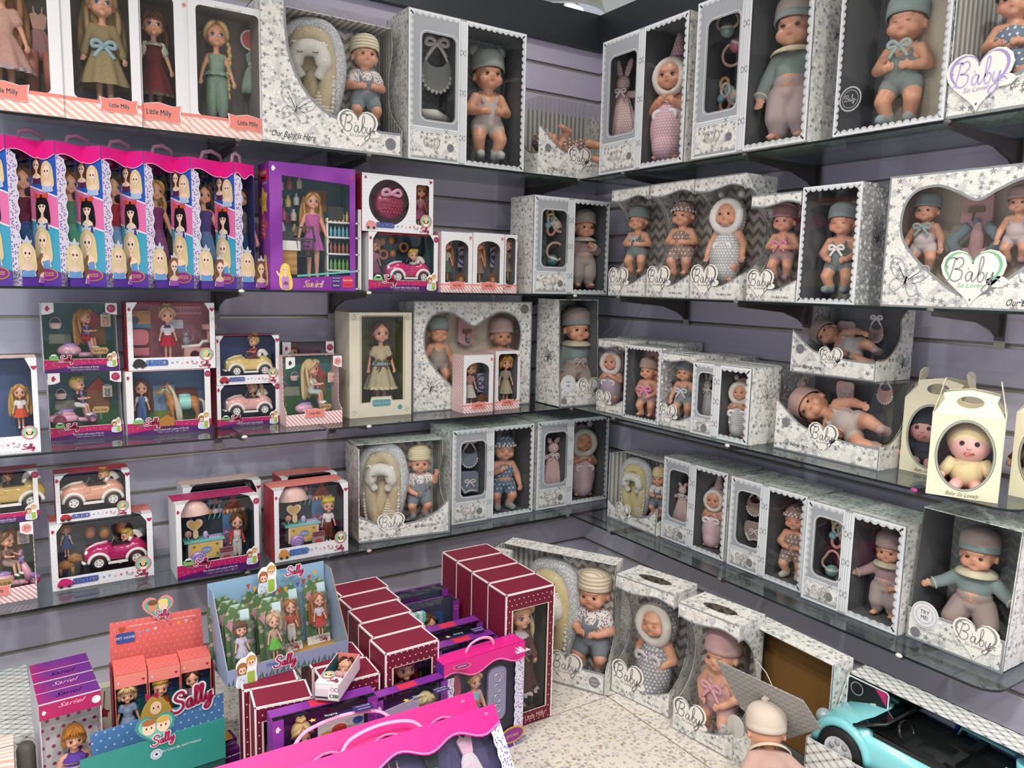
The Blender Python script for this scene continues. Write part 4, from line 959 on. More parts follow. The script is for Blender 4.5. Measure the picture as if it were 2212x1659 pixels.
def bedbox(b, label, style, group=None):
 start(b, 'doll_carton', label, group=group); W, H, D = b.W / 2, b.H, b.D; t = .0025
 mb = MB(); mb.box(-W, W, D - t, D, 0, H, M_SP, fm={'-y': M_BSTR}); mb.box(-W, W, 0, D - t, 0, t, M_SP, fm={'+z': M_DARKIN}); mb.box(-W, -W + t, 0, D - t, 0, H, M_SP, fm={'+x': M_BSTR})
 mb.box(-W, W, D * .42, D - t, H - t, H, M_SP, fm={'-z': M_BSTR})
 cur = spl([(D * .5, H), (D * .42, .85 * H), (D * .6, .62 * H), (D * .5, .38 * H), (0, .2 * H)], 5)
 mb.plate([(0, 0), (D - t, 0), (D - t, H - t)] + cur, -.001, .001, M_SP, T(W, 0, 0) @ RZ(90), back=M_BSTR); mb.ribbon(cur, .005, -.0014, mat('#6d665e', .5), T(W, 0, 0) @ RZ(90)); mb.build('carton', b.r)
 f = MB()
 if style == 'sweep':
  top = spl([(W, .17 * H), (.45 * W, .175 * H), (-.05 * W, .24 * H), (-.38 * W, .36 * H), (-.6 * W, .56 * H), (-.68 * W, .8 * H), (-.68 * W, 1.0 * H)], 5); pts = [(-W, 0), (W, 0)] + top + [(-W, H)]
 else:
  top = spl([(W, .40 * H), (.72 * W, .26 * H), (.3 * W, .175 * H), (-.2 * W, .15 * H), (-.6 * W, .185 * H), (-W, .29 * H)], 5); pts = [(-W, 0), (W, 0)] + top
 f.plate(pts, -.0006, .0014, M_SP); f.ribbon(top, .007, -.001, M_EDGE); f.flat([(-W, 0), (W, 0), (W, .006), (-W, .006)], -.001, M_EDGE); f.flat([(W - .006, 0), (W, 0), (W, top[0][1]), (W - .006, top[0][1])], -.0011, M_EDGE)
 if style == 'sweep': butterfly(f, -W * .55, .25 * H, .052); text(f, 'Our Baby Is Here', -W * .58, .065 * H, .024, -.0013, M_TXT, shear=.35, wx=.75); age_badge(f, W * .82, .09 * H, .018, -.0014); age_c = .32
 else: text(f, 'Our Baby Is Here', W * .45, .11 * H, .014, -.0012, M_TXT, shear=.35, wx=.8); age_c = -.32
 f.build('front_panel', b.r)
 pane(b, rect(b, .001), m=FILM); s_ = MB(); s_.flat([(.001, .01), (D - t, .01), (D - t, H - .001), (.001, H - .001)], 0, FILM, T(W - .0015, 0, 0) @ RZ(90)); s_.build('window_film', b.r)
 tp = MB(); tp.add([(-W, 0, H - .001), (W, 0, H - .001), (W, D * .45, H - .001), (-W, D * .45, H - .001)], [(0, 1, 2, 3)], FILM); tp.build('window_film', b.r)
 heart_logo(b, W * age_c, .15 * H, W * .27, foil='#8b9696', txt='#7b7f80')
 cb = MB(); cb.box(.0, W * .9, D * .86, D * .88, .01, .96 * H, M_CHEV); cb.build('chevron_card', b.r); return b
# -- coloured toy cartons
M_CORAL = mat('#e5857a', .45); M_PSTR = mat('#f1e5dd', .45, 'stripes', c2='#eab3a6', p=.014, ang=38); M_PSTR2 = mat('#f0e6e6', .45, 'stripes', c2='#dc9ea0', p=.009, ang=48)
M_MAG = mat('#b3215f', .4, 'sprinkle', c2='#e9a9c2', sc=95, r=.12); M_PURP = mat('#4b1f63', .4); M_GDOT = mat('#e4e4e9', .4, 'dots', c2='#c3c6cf', p=.011, r=.13, spec=.5); M_RED = mat('#b23a48', .45); M_BADGE = mat('#a92553', .4)
M_TEAL = mat('#2c5f66', .6); M_SAL = mat('#b02a56', .4, name='script_red')
def kid_sticker(mb, cx, cz, s, y=-.003, M=None):
 mb.plate([(cx + a * s, cz + c * s) for a, c in spl([(-.55, -1.0), (.55, -1.0), (.58, -.2), (.62, .55), (.3, 1.0), (-.02, .75), (-.3, .72), (-.58, .35), (-.5, -.2)], 4, True)], y, y + .0012, mat('#eeeef2', .4), M)
 A = lambda pts, c, k: mb.flat([(cx + a * s, cz + b_ * s) for a, b_ in pts], y - .0004 * k, mat(c, .5), M)
 A(oval(-.24, .12, .3, .36, 16), '#a5693f', 1); A([(-.52, .15), (-.5, -.35), (-.02, -.35), (.04, .15)], '#a5693f', 1); A(oval(.28, .5, .28, .3, 16), '#c9a455', 1)
 A(rrect(-.5, 0, -.98, -.28, .06), '#c9dcea', 2); A(rrect(.05, .48, -.98, -.15, .06), '#9dba4e', 2)
 A(oval(-.23, .02, .21, .24, 16), '#f0c9ae', 3); A(oval(.28, .4, .2, .22, 16), '#efc7a6', 3); A(oval(-.22, .32, .26, .14, 14), '#a5693f', 4); A(oval(.3, .66, .26, .13, 14), '#c9a455', 4)
 for x, z in ((-.32, 0), (-.14, 0), (.2, .38), (.36, .38)): A(oval(x, z, .038, .055, 8), '#33241d', 5)
 A(oval(-.23, -.12, .04, .018, 8), '#b6524d', 5); A(oval(.28, .27, .04, .018, 8), '#b6524d', 5)
 for x, z in ((-.35, -.5), (-.18, -.6), (-.38, -.8), (-.12, -.8)): A(oval(x, z, .035, n=6), '#b0555e', 5)
def round_badge(mb, cx, cz, r, y=-.0025, bgc='#7fc0b8', hair='#e3c46e', M=None, ring='#d9706a', hat=None):
 F = lambda pts, c, k: mb.flat(pts, y - .0004 * k, mat(c, .5), M)
 mb.plate(oval(cx, cz, r, n=28), y, y + .001, mat(ring, .45), M); F(oval(cx, cz, r * .86, n=26), bgc, 1)
 F(oval(cx, cz + r * .1, r * .45, r * .55, 16), hair, 2); F([(cx - r * .45, cz + r * .1), (cx - r * .5, cz - r * .6), (cx + r * .5, cz - r * .6), (cx + r * .45, cz + r * .1)], hair, 2)
 F(oval(cx, cz - r * .62, r * .42, r * .22, 14), '#efe7e2', 3); F(oval(cx, cz + r * .02, r * .27, r * .34, 14), '#f2cfb2', 3)
 for k in (-1, 1): F(oval(cx + k * r * .11, cz + r * .04, r * .045, r * .06, 8), '#33241d', 4)
 F(oval(cx, cz - r * .16, r * .07, r * .03, 8), '#b6524d', 4); F(oval(cx, cz + r * .42, r * .3, r * .16, 12), hat or hair, 4)
def sally(mb, cx, cz, s, y=-.003, M=None, c=None, halo=True, rot=0):
 if halo:
  script(mb, 'Sally', cx, cz, s, y, M_WHITE, M, wd=.34, rot=rot)
 script(mb, 'Sally', cx, cz, s, y - .0006, c or M_SAL, M, wd=.15, rot=rot)
def age3(mb, cx, cz, r, y=-.0018, m=None):
 mb.flat(oval(cx, cz, r, n=16), y, m or M_BADGE); text(mb, '3+', cx, cz, r * 1.1, y - .0004, M_WHITE, bold=r * .04)
def horsehead(mb, cx, cz, s, y=-.0016, m=None):
 mb.flat([(cx + a * s, cz + b_ * s) for a, b_ in ((-.5, -.1), (-.3, .45), (.1, .6), (.15, .2), (.4, .1), (.45, -.2), (.1, -.25), (.2, -.6), (-.35, -.6))], y, m or M_BADGE)
def band_bottom(f, b, h1, h2, icon='#7db36a'):
 W = b.W / 2; f.flat([(-W, 0), (W, 0), (W, h2), (-W, h2)], -.0009, M_MAG)
 wv = spl([(W, h1 * .75), (W * .4, h1 * .9), (0, h1 * .95), (-W * .4, h1 * .7), (-W, h1 * .35)], 4); f.flat([(-W, 0), (W, 0)] + wv, -.0012, M_PURP)
 text(f, 'One Dream with a piece of the sky', W * .02, h1 * .62, b.W * .037, -.0015, M_WHITE, wx=.8, shear=.1); text(f, 'YOU CAN BE ANYTHING!', W * .06, h1 * .28, b.W * .038, -.0015, M_WHITE, wx=.85, bold=.0002)
 sally(f, -W * .42, h2 * 1.02, b.W * .085, -.0045); f.plate(rrect(-W * .86, -W * .62, h2 * .95, h2 * 1.3, .003), -.003, -.0012, mat(icon, .5)); f.plate(oval(-W * .74, h2 * 1.32, W * .08, W * .045, 12), -.003, -.0012, mat('#d5e2e6', .5)); text(f, 'Mita', -W * .68, h2 * .78, b.W * .04, -.0034, mat('#6f8f9b', .5))
 kid_sticker(f, W * .8, h2 * .98, b.W * .115, -.004)
def tabbox(b, label, sky='#3f6f74', ground='#2f5d33', band='sally', group=None, out=None):
 start(b, 'toy_carton', label, group=group); W, H, D = b.W / 2, b.H, b.D; t = .002; out = out or M_WHITE
 mb = MB(); mb.box(-W, W, D - t, D, 0, H, out, fm={'-y': mat(sky, .6)}); mb.box(-W, W, 0, D, 0, t, out, fm={'+z': mat(ground, .7)})
 sd = [(0, 0), (D - t, 0), (D - t, H), (D * .35, H), (D * .3, .3 * H), (0, .2 * H)]
 for s in (1, -1): mb.plate(sd, -.001, .001, out if band != 'sally' else mat('#d9d7de', .45), T(s * W, 0, 0) @ RZ(90))
 mb.box(-W, W, D * .55, D - t, H - t, H, out); mb.build('carton', b.r)
 bk = MB(); bk.box(-W + .003, W - .003, D - .007, D - .0025, t, .42 * H, mat(ground, .7)); bk.box(W * .1, W * .75, D - .009, D - .007, .35 * H, .66 * H, mat('#8a5a3c', .7)); bk.plate([(W * .02, .64 * H), (W * .84, .64 * H), (W * .45, .86 * H)], D - .010, D - .007, mat('#b04a44', .7)); bk.box(-W * .8, -W * .2, D - .009, D - .007, .38 * H, .52 * H, mat('#9a9a8a', .7)); bk.build('printed_backdrop', b.r)
 f = MB()
 for s in (1, -1):
  x0, x1 = (W * .68, W) if s > 0 else (-W, -W * .68); g = MB(); g.plate([(x0, H), (x0, .87 * H)] + ([(x0 + .012, .84 * H), (x1, .83 * H)] if s > 0 else [(x0, .83 * H), (x1 - .012, .84 * H), (x1, .87 * H)]) + ([(x1, H)]) if s > 0 else [(-W, .83 * H), (-W * .68 - .012, .84 * H), (-W * .68, .87 * H), (-W * .68, H), (-W, H)], -.0006, .0012, out if band == 'sally' else M_WHITE)
  c = M_BADGE if band == 'sally' else mat('#e58b83', .4); (age3(g, W * .84, .92 * H, .011, m=c) if s > 0 else horsehead(g, -W * .84, .92 * H, .012, m=c if band == 'sally' else M_TXT)); g.build('corner_tab', b.r)
 if band == 'sally':
  f.plate([(-W, 0), (W, 0), (W, .19 * H), (-W, .19 * H)], -.0006, .0014, M_WHITE); band_bottom(f, b, .11 * H, .185 * H)
 else:
  f.plate([(-W, 0), (W, 0), (W, .19 * H), (-W, .16 * H)], -.0006, .0014, M_PSTR2); label_plaque(f, .0, .17 * H, W * .36)
 f.build('front_panel', b.r); pane(b, rect(b, .001), m=FILM); tp = MB(); tp.add([(-W, 0, H), (W, 0, H), (W, D * .56, H), (-W, D * .56, H)], [(0, 1, 2, 3)], FILM); tp.build('window_film', b.r)
 for s in (1, -1): q = MB(); q.flat([(.001, .01), (D, .01), (D, H), (.001, H)], 0, FILM, T(s * (W - .0015), 0, 0) @ RZ(90)); q.build('window_film', b.r)
 return b
def label_plaque(f, cx, cz, s, y=-.003, c=None, txt='#b9a29c', words='Little Milly'):
 P = lambda k: [(cx + a * s * k, cz + b_ * s * k) for a, b_ in ((-1, -.30), (-.6, -.42), (0, -.34), (.6, -.42), (1, -.34), (.93, 0), (1, .42), (.6, .34), (0, .46), (-.6, .34), (-1, .42), (-.93, 0))]
 f.plate(P(1.06), y, y + .001, M_WHITE); f.plate(P(1.0), y - .0006, y, c or M_CORAL); text(f, words, cx, cz, s * .36, y - .001, mat(txt, .35, metal=.3), wx=.72, bold=s * .01)
def millybox(b, label, inner='#8d8580', win=None, lab=0.0, stripe=True, arch=False, group=None, labw=None, side=None, badge=True, capt=False, inset=(.085, .08)):
 start(b, 'doll_carton', label, group=group); W, H, D = b.W / 2, b.H, b.D
 shell(b, side or M_WHITE, mat(inner, .7), side_out=side or M_WHITE); zb = .17 * H
 wx0, wx1 = win or (-W + b.W * inset[0] * 1.6, W - b.W * inset[1] * 1.6)
 if arch: hole = [(wx0, zb), (wx1, zb)] + [((wx0 + wx1) / 2 + (wx1 - wx0) / 2 * cos(rad(a)), .74 * H + .13 * H * sin(rad(a))) for a in range(0, 181, 15)]
 else: hole = rrect(wx0, wx1, zb * .85, .95 * H, .012)
 f = MB(); f.plate(rect(b), -.0006, .0014, M_WHITE, holes=[hole], edge=M_WHITE)
 f.flat([(-W, 0), (W, 0), (W, zb * .72), (-W, zb * .72)], -.0009, M_PSTR if not side else M_PSTR2); f.flat([(-W, zb * .72), (W, zb * .72), (W, zb * .86), (-W, zb * .86)], -.0010, M_CORAL)
 if lab is not None: label_plaque(f, lab, zb * .72, labw or b.W * .24)
 if badge: age3(f, W * .86, .92 * H, b.W * .045, m=mat('#e58b83', .4))
 if capt: text(f, 'DOLLS WITH LOVE', W * .1, .955 * H, .008, -.0012, mat('#8f9498', .4))
 f.build('front_panel', b.r); pane(b, [(wx0 - .003, zb * .8), (wx1 + .003, zb * .8), (wx1 + .003, .97 * H), (wx0 - .003, .97 * H)]); return b
def framebox(b, label, kind='round', back='#3b4a6a', top=None, hole=None, group=None, decor=None, side=None, bandcol=False):
 start(b, 'toy_carton', label, group=group); W, H, D = b.W / 2, b.H, b.D
 card = M_GDOT if not bandcol else M_WHITE
 shell(b, side or card, mat(back, .65), skip='t', side_out=side or card); wrap = hole is None
 zb = (.185 if not bandcol else .2) * H; hole = hole or ([(-W * .88, zb), (W * .88, zb), (W * .88, .87 * H), (W * .78, .955 * H), (-W * .78, .955 * H), (-W * .88, .87 * H)])
 f = MB(); t_ = MB(); yt = D * .32 if wrap else .0; t_.box(-W, W, yt, D - .002, H - .002, H, top or M_RED); t_.build('top_panel', b.r)
 if wrap:
  f.plate([(-W, 0), (W, 0), (W, H), (W * .76, H), (W * .88, .88 * H), (W * .88, zb), (-W * .88, zb), (-W * .88, .88 * H), (-W * .76, H), (-W, H)], -.0006, .0014, card); q = MB(); q.add([(-W * .8, 0, H), (W * .8, 0, H), (W * .8, yt, H), (-W * .8, yt, H)], [(0, 1, 2, 3)], FILM); q.build('window_film', b.r); q = MB(); [q.add([(s * W, 0, H), (s * W, yt, H), (s * W * .6, yt, H), (s * W * .76, 0, H)], [(0, 1, 2, 3)], card) for s in (1, -1)]; q.build('top_corner', b.r)
 else: f.plate(rect(b), -.0006, .0014, card, holes=[hole])
 if bandcol: band_bottom(f, b, .12 * H, .195 * H); age3(f, W * .94, .92 * H, .009)
 else:
  if decor: decor(f, b, zb)
  f.flat(heart(W * .94, .9 * H, .007, 14), -.001, M_BADGE)
 horsehead(f, -W * .94, .9 * H, .009); f.build('front_panel', b.r); pane(b, rect(b, .004)); return b
def decor_strip(words, icon, badgehair='#e3c46e', bg='#4456a8', hat=None, bgc='#7fc0b8'):
 def fn(f, b, zb):
  W = b.W / 2; f.plate(rrect(-W * .62, -W * .12, zb * .36, zb * .82, .005), -.003, -.001, mat(bg, .45)); text(f, words, -W * .37, zb * .59, b.W * .058, -.0035, M_WHITE, bold=.0004)
  f.plate(spl([(-W * .9, zb * .3), (-W * .62, zb * .3), (-W * .62, zb * .6), (-W * .72, zb * .9), (-W * .85, zb * .85)], 4, True), -.003, -.001, mat(icon, .45)); f.flat(oval(-W * .84, zb * .3, .0045, n=10), -.0036, M_TXT); f.flat(oval(-W * .69, zb * .3, .0045, n=10), -.0036, M_TXT)
  for i, c in enumerate(('#9a86c0', '#7fb3b3', '#e3b8c2', '#c25a73', '#c25a73', '#d98b4a')): f.flat(star5(W * (-.02 + i * .115), zb * (.55 + .06 * sin(i * 2)), b.W * .018), -.0014, mat(c, .5))
  sally(f, W * .74, zb * .34, b.W * .06, -.002, halo=False); text(f, 'Mita', W * .5, zb * .4, b.W * .035, -.0016, mat('#6f8f9b', .5)); round_badge(f, W * .78, zb * 1.18, b.W * .085, hair=badgehair, hat=hat, bgc=bgc)
 return fn
# == toys and clothes packed with the dolls
def inb(b, x, y, z=.003, rz=0): return b.M @ T(x, y, z) @ RZ(rz)
PL = lambda c, r=.25: mat(c, r, spec=.5, coat=.3)
def loft_x(mb, secs, m, n=16, M=None, e=.6):
 vs = []; fs = []
 sg = lambda v: (abs(v) ** e) * (1 if v >= 0 else -1)
 for x, hw, z0, z1 in secs:
  for j in range(n): a = 2 * pi * j / n; vs.append((x, sg(cos(a)) * hw, (z0 + z1) / 2 + sg(sin(a)) * (z1 - z0) / 2))
 for i in range(len(secs) - 1):
  for j in range(n): fs.append((i * n + j, i * n + (j + 1) % n, (i + 1) * n + (j + 1) % n, (i + 1) * n + j))
 fs.append(tuple(range(n))[::-1]); fs.append(tuple(range((len(secs) - 1) * n, len(secs) * n)))
 return mb.add(vs, fs, m, M, True)
def wheel(parent, x, y, r, w, hub='#e9e7e2', tyre='#232326', spokes=5, name='wheel'):
 mb = MB(); Q = T(x, y, r) @ RX(90)
 mb.lathe([(r * .62, -w / 2), (r * .92, -w / 2), (r, -w * .3), (r, w * .3), (r * .92, w / 2), (r * .62, w / 2)], mat(tyre, .6), Q, n=24)
 o = mb.build(name, parent); mb = MB()
 mb.lathe([(r * .64, w * .52), (r * .5, w * .40), (r * .2, w * .44), (.0005, w * .5)], PL(hub), Q, n=20)
 for i in range(spokes): a = 2 * pi * i / spokes; mb.ell((cos(a) * r * .38, sin(a) * r * .38, w * .46), (r * .13, r * .13, w * .1), mat('#8d8d8f', .4), Q, n=8, k=4)
 mb.build('hub', o); return o
def toy_car(label, P, L, col, trim='#eeece6', tyre='#26262a', stripe=None, group=None):
 r = thing('toy_car', label, 'toy car', P @ SC(L), group); c = PL(col, .18)
 mb = MB(); loft_x(mb, [(-.5, .10, .17, .25), (-.485, .16, .13, .30), (-.42, .19, .10, .36), (-.3, .205, .10, .405), (-.12, .21, .10, .42), (-.08, .21, .10, .375), (.2, .21, .10, .375), (.25, .21, .10, .43), (.36, .2, .11, .41), (.45, .17, .13, .34), (.49, .12, .16, .27)], c, 20); mb.build('car_body', r)
 mb = MB(); mb.box(-.07, .21, -.15, .15, .33, .379, mat('#3a2d33', .6)); mb.build('cockpit', r)
 mb = MB(); mb.tube([(-.1, -.17, .40), (-.045, -.16, .50), (-.045, .16, .50), (-.1, .17, .40)], .009, mat('#6b6468', .3)); mb.build('windscreen_frame', r)
 mb = MB(); mb.tube(spl([(.22, 0, .38), (.26, 0, .50), (.34, 0, .50), (.40, 0, .41)], 4), .05, PL(trim), flat=.35, n=10); mb.tube([(.2, -.1, .4), (.24, -.1, .47)], .03, PL(trim)); mb.build('headrest', r)
 mb = MB(); mb.lathe([(.075, 0), (.085, .006), (.075, .012)], mat('#44393d', .4), T(-.0, -.06, .43) @ RY(60), n=18); mb.build('steering_wheel', r)
 for x in (-.29, .30):
  mb = MB(); mb.tube([(x + .155 * cos(a), -.2, .115 + .155 * sin(a)) for a in [pi * k / 12 for k in range(13)]], .028, PL(trim), n=8); mb.build('wheel_arch', r)
  for s in (-1, 1): wheel(r, x, s * .185, .115, .07, tyre=tyre)
 mb = MB(); mb.box(-.15, .16, -.222, -.19, .07, .11, PL(trim)); mb.build('running_board', r)
 mb = MB(); mb.ell((-.465, -.12, .29), (.035, .04, .045), PL('#f2f0ea')); mb.build('headlamp', r); mb = MB(); mb.tube([(-.5, -.2, .13), (-.53, -.1, .13), (-.53, .1, .13)], .025, PL(trim)); mb.build('bumper', r)
 mb = MB(); mb.box(-.14, -.05, -.226, -.208, .27, .37, c); mb.build('door_mirror', r)
 if stripe: mb = MB(); mb.tube([(-.47, -.07, .32), (-.4, -.07, .375), (-.3, -.07, .415), (-.14, -.07, .43)], .022, PL(stripe), flat=.3); mb.build('bonnet_stripe', r)
 return r
def scooter(label, P, L, c1='#dfa6bb', c2='#a184c4', side=None):
 r = thing('toy_scooter', label, 'toy scooter', P @ SC(L)); p, v = PL(c1), PL(c2)
 MB().ell((-.24, 0, .2), (.25, .15, .15), p, n=20, k=12).build('rear_body', r)
 MB().ell((-.2, 0, .33), (.17, .1, .05), v, n=16).build('seat', r)
 MB().tube([(-.05, 0, .1), (.25, 0, .09)], .06, p, n=10).build('footboard', r)
 MB().tube([(.26, 0, .12), (.24, 0, .3), (.17, 0, .5)], [.07, .085, .06], p, n=12).build('front_shield', r)
 h = MB(); h.tube([(.17, 0, .5), (.15, 0, .62)], .025, v); h.ell((.15, -.0, .63), (.06, .05, .05), v); h.tube([(.14, -.03, .66), (.12, -.05, .8)], [.02, .025], v); h.tube([(.15, .03, .66), (.15, .05, .8)], [.02, .025], v); h.tube([(.1, -.14, .6), (.14, 0, .6), (.1, .14, .6)], .018, v); h.build('rabbit_handlebar', r)
 for q in (-.12, .0): MB().ell((-.3 + .14 * (q > -.1), -.14, .16), (.04, .02, .04), PL('#e6b5c8')).build('side_button', r)
 MB().ell((.36, 0, .2), (.14, .06, .06), v, R=Matrix.Rotation(.5, 3, 'Y')).build('mudguard', r); wheel(r, .36, 0, .12, .07, hub='#d6a0b5', tyre='#a3264f', name='front_wheel')
 if side:
  s = MB(); loft_x(s, [(-.5, .04, .15, .22), (-.42, .1, .1, .27), (-.2, .13, .08, .28), (.05, .12, .09, .27), (.14, .05, .14, .22)], p, M=T(-.1, -.2, 0)); s.ell((-.35, -.2, .3), (.07, .07, .08), PL(side)); s.build('sidecar', r); wheel(r, -.36, -.33, .14, .06, hub='#8b2f4d', tyre='#86213f', name='sidecar_wheel')
 return r
def bunny(label, P, h, col=PINK, dot='#f0e2e2', short=False):
 r = thing('bunny_comforter', label, 'comforter', P @ SC(h)); m = fabric(SPOTTY(col, dot, .012))
 sk = MB(); sk.lathe([(.045, .62), (.08, .55), (.13, .40), (.19, .2), (.235, .02), (.2, .0)], m, n=48, sy=.45, pleat=.16, pn=7); sk.build('skirt', r)
 MB().ell((0, -.01, .70), (.10, .075, .10), m).build('head', r)
 for s in (1, -1): MB().tube(spl([(.03 * s, 0, .78), (.07 * s, -.01, .88 if not short else .83), (.10 * s + .02, -.02, 1.0 if not short else .88)], 4), [.02, .032, .04, .044, .046, .044, .04, .03, .012], m, flat=.5).build('ear', r)
 for s in (1, -1): MB().tube([(.05 * s, -.01, .57), (.16 * s, -.03, .54), (.27 * s, -.03, .545)], [.035, .05, .03], m, flat=.6).build('arm', r)
 obj('neck_bow', ribbon_bow(mat('#e9dfe0', .4, name='satin'), .07).mesh('bow'), r, M=T(0, -.08, .59)); return r
def ring_shape(mb, c, R, r, m, n=20, sx=1, sz=1, lob=0):
 mb.tube([(c[0] + sx * (R * (1 + lob * cos(3 * 2 * pi * i / n + pi / 2))) * cos(2 * pi * i / n), c[1], c[2] + sz * R * (1 + lob * cos(3 * 2 * pi * i / n + pi / 2)) * sin(2 * pi * i / n)) for i in range(n)], r, m, n=8, closed=True)
def rattle(label, P, s, ball='#8fc0bb', ring='#d7b3a8', lob=0.0, up=False):
 r = thing('rattle', label, 'rattle', P @ SC(s)); mb = MB(); ring_shape(mb, (0, 0, .62), .34, .05, PL(ring), 26, lob=lob); mb.build('ring_handle', r)
 z = .9 if up else .27
 MB().ell((.0, 0, z), .23, PL(ball), n=16).build('ball', r); MB().ell((.0, -.02, z + .05), (.232, .22, .1), PL('#e6ded2'), n=16).build('ball_band', r); return r
def keys(label, P, s):
 r = thing('teething_keys', label, 'teether', P @ SC(s))
 for nm, (x, z, sx, sz, c, rt) in zip(('ring', 'link', 'key', 'key', 'key'), ((0, .8, .6, .75, '#c9a26e', 0), (.04, .62, .62, .9, '#e1d8cc', 0), (.2, .5, .6, 1.1, '#8fb6b0', -25), (.3, .35, .6, 1.0, '#d6a3a6', -50), (.05, .25, .7, .9, '#c98f86', 10))):
  mb = MB(); ring_shape(mb, (0, 0, 0), .2, .05, PL(c), 16, sx, sz); mb.build(nm, r, M=T(x, 0, z) @ RY(rt))
 MB().ell((.28, -.02, .45), (.14, .06, .16), PL('#d0c1a6')).build('bear_charm', r); MB().ell((-.08, -.02, .4), (.11, .07, .12), PL('#86b9bd')).build('bead', r); return r
def bib(label, P, s, fb, second=True):
 r = thing('baby_bib', label, 'bib', P @ SC(s)); m = fabric(fb); lm = mat('#e8e6e2', .9, 'cloth')
 mb = MB(); mb.plate(spl([(-.3, .5), (-.36, .2), (-.25, -.1), (0, -.22), (.25, -.1), (.36, .2), (.3, .5), (.12, .38), (-.12, .38)], 4, True), -.02, .02, m); mb.build('bib_cloth', r)
 mb = MB(); [mb.ell((.36 * sin(rad(a)), -.02, .17 - .39 * cos(rad(a))), (.05, .03, .05), lm, n=8, k=5) for a in range(-85, 86, 17)]; mb.build('lace_trim', r)
 mb = MB(); [mb.tube([(s_ * .28, -.01, .5), (s_ * .16, -.03, .72), (s_ * .06, -.03, .88)], .035, mat('#e5e0e0', .4, name='satin'), flat=.3) for s_ in (1, -1)]; mb.build('strap', r); obj('bow', ribbon_bow(mat('#e5e0e0', .4, name='satin'), .26).mesh('bow'), r, M=T(0, -.05, .9)); return r
def folded(label, P, s, fb, kind='folded bloomers'):
 r = thing('folded_clothes', label, 'doll clothes', P @ SC(s)); m = fabric(fb); mb = MB()
 mb.plate(spl([(-.4, .5), (-.42, .0), (-.2, -.42), (.1, -.3), (.4, -.38), (.42, .1), (.38, .5), (0, .54)], 4, True), -.05, .03, m); mb.build('garment', r)
 mb = MB(); mb.tube([(-.36, -.04, -.05), (-.18, -.06, -.36), (.1, -.06, -.27), (.38, -.05, -.32)], .05, mat('#e8e6e2', .9, 'cloth'), n=8); mb.build('lace_trim', r); obj('bow', ribbon_bow(mat('#e5dfe0', .4, name='satin'), .2).mesh('bow'), r, M=T(.05, -.07, .1)); return r
def nest(label, P, h, pillow='#e6e3dc', cover='#cdbd9c', shell_='#b5b9bf'):
 r = thing('baby_nest', label, 'doll bed', P @ SC(h)); cv = mat(cover, .9, 'cloth'); out = fabric((shell_, 'starprint', (('c2', '#bfc4ca'),)))
 mb = MB(); mb.tube(spl([(-.12, .03, .02), (-.2, .03, .3), (-.245, .03, .62), (-.17, .03, .9), (0, .03, .97), (.17, .03, .9), (.245, .03, .62), (.2, .03, .3), (.12, .03, .02)], 4), .085, out, n=12); mb.build('padded_rim', r)
 mb = MB(); mb.tube(spl([(-.07, -.03, .03), (-.135, -.04, .3), (-.165, -.04, .6), (-.11, -.04, .82), (0, -.04, .87), (.11, -.04, .82), (.165, -.04, .6), (.135, -.04, .3), (.07, -.03, .03)], 4), [.075 + .008 * (i % 2) for i in range(33)], cv, n=12); mb.build('cream_bolster', r)
 mb = MB(); mb.box(-.1, .1, .0, .05, .04, .85, cv); mb.ell((0, .0, .3), (.1, .06, .28), cv); mb.build('mattress', r)
 mb = MB(); fr = []
 for q in (-1, 1):
  for i in range(22): t = i / 21; x = q * (.185 * sin(pi * (.5 + .42 * t)) + .035 + .03 * sin(pi * t)); mb.ell((q * (.10 + .115 * sin(pi * min(1, t * .8 + .2)) ** .7), -.07 - .01 * (i % 2), .05 + .84 * t), (.022, .02, .024), mat('#e3ddd0', .9, 'cloth'), n=7, k=5)
 mb.build('frill', r)
 mb = MB(); pw = mat(pillow, .9, 'cloth'); mb.tube(spl([(-.075, -.09, .47), (-.13, -.11, .58), (-.1, -.12, .7), (0, -.12, .735), (.1, -.12, .7), (.13, -.11, .58), (.075, -.09, .47)], 4), [.05] * 4 + [.078] * 17 + [.05] * 4, pw, n=12); mb.build('neck_pillow', r)
 mb = MB(); [mb.tube([(s * .07 + k * .014, -.205, .665 - abs(k) * -.004) for k in (-2, -1, 0, 1, 2)], .004, mat('#3b3735', .6), n=5) for s in (1, -1)]; mb.build('stitched_eyes', r)
 mb = MB(); [mb.ell((s * .13, -.13, .76), (.045, .02, .03), fabric(FLORAL)) for s in (1, -1)]; mb.build('pillow_ears', r)
 mb = MB(); mb.lathe([(.03, .36), (.08, .2), (.13, .06), (.11, .04)], fabric(STRIPY('#e4dcc6', '#b9ab90', .012)), T(.1, -.09, .0), n=20, sy=.4); mb.build('striped_blanket', r); return r
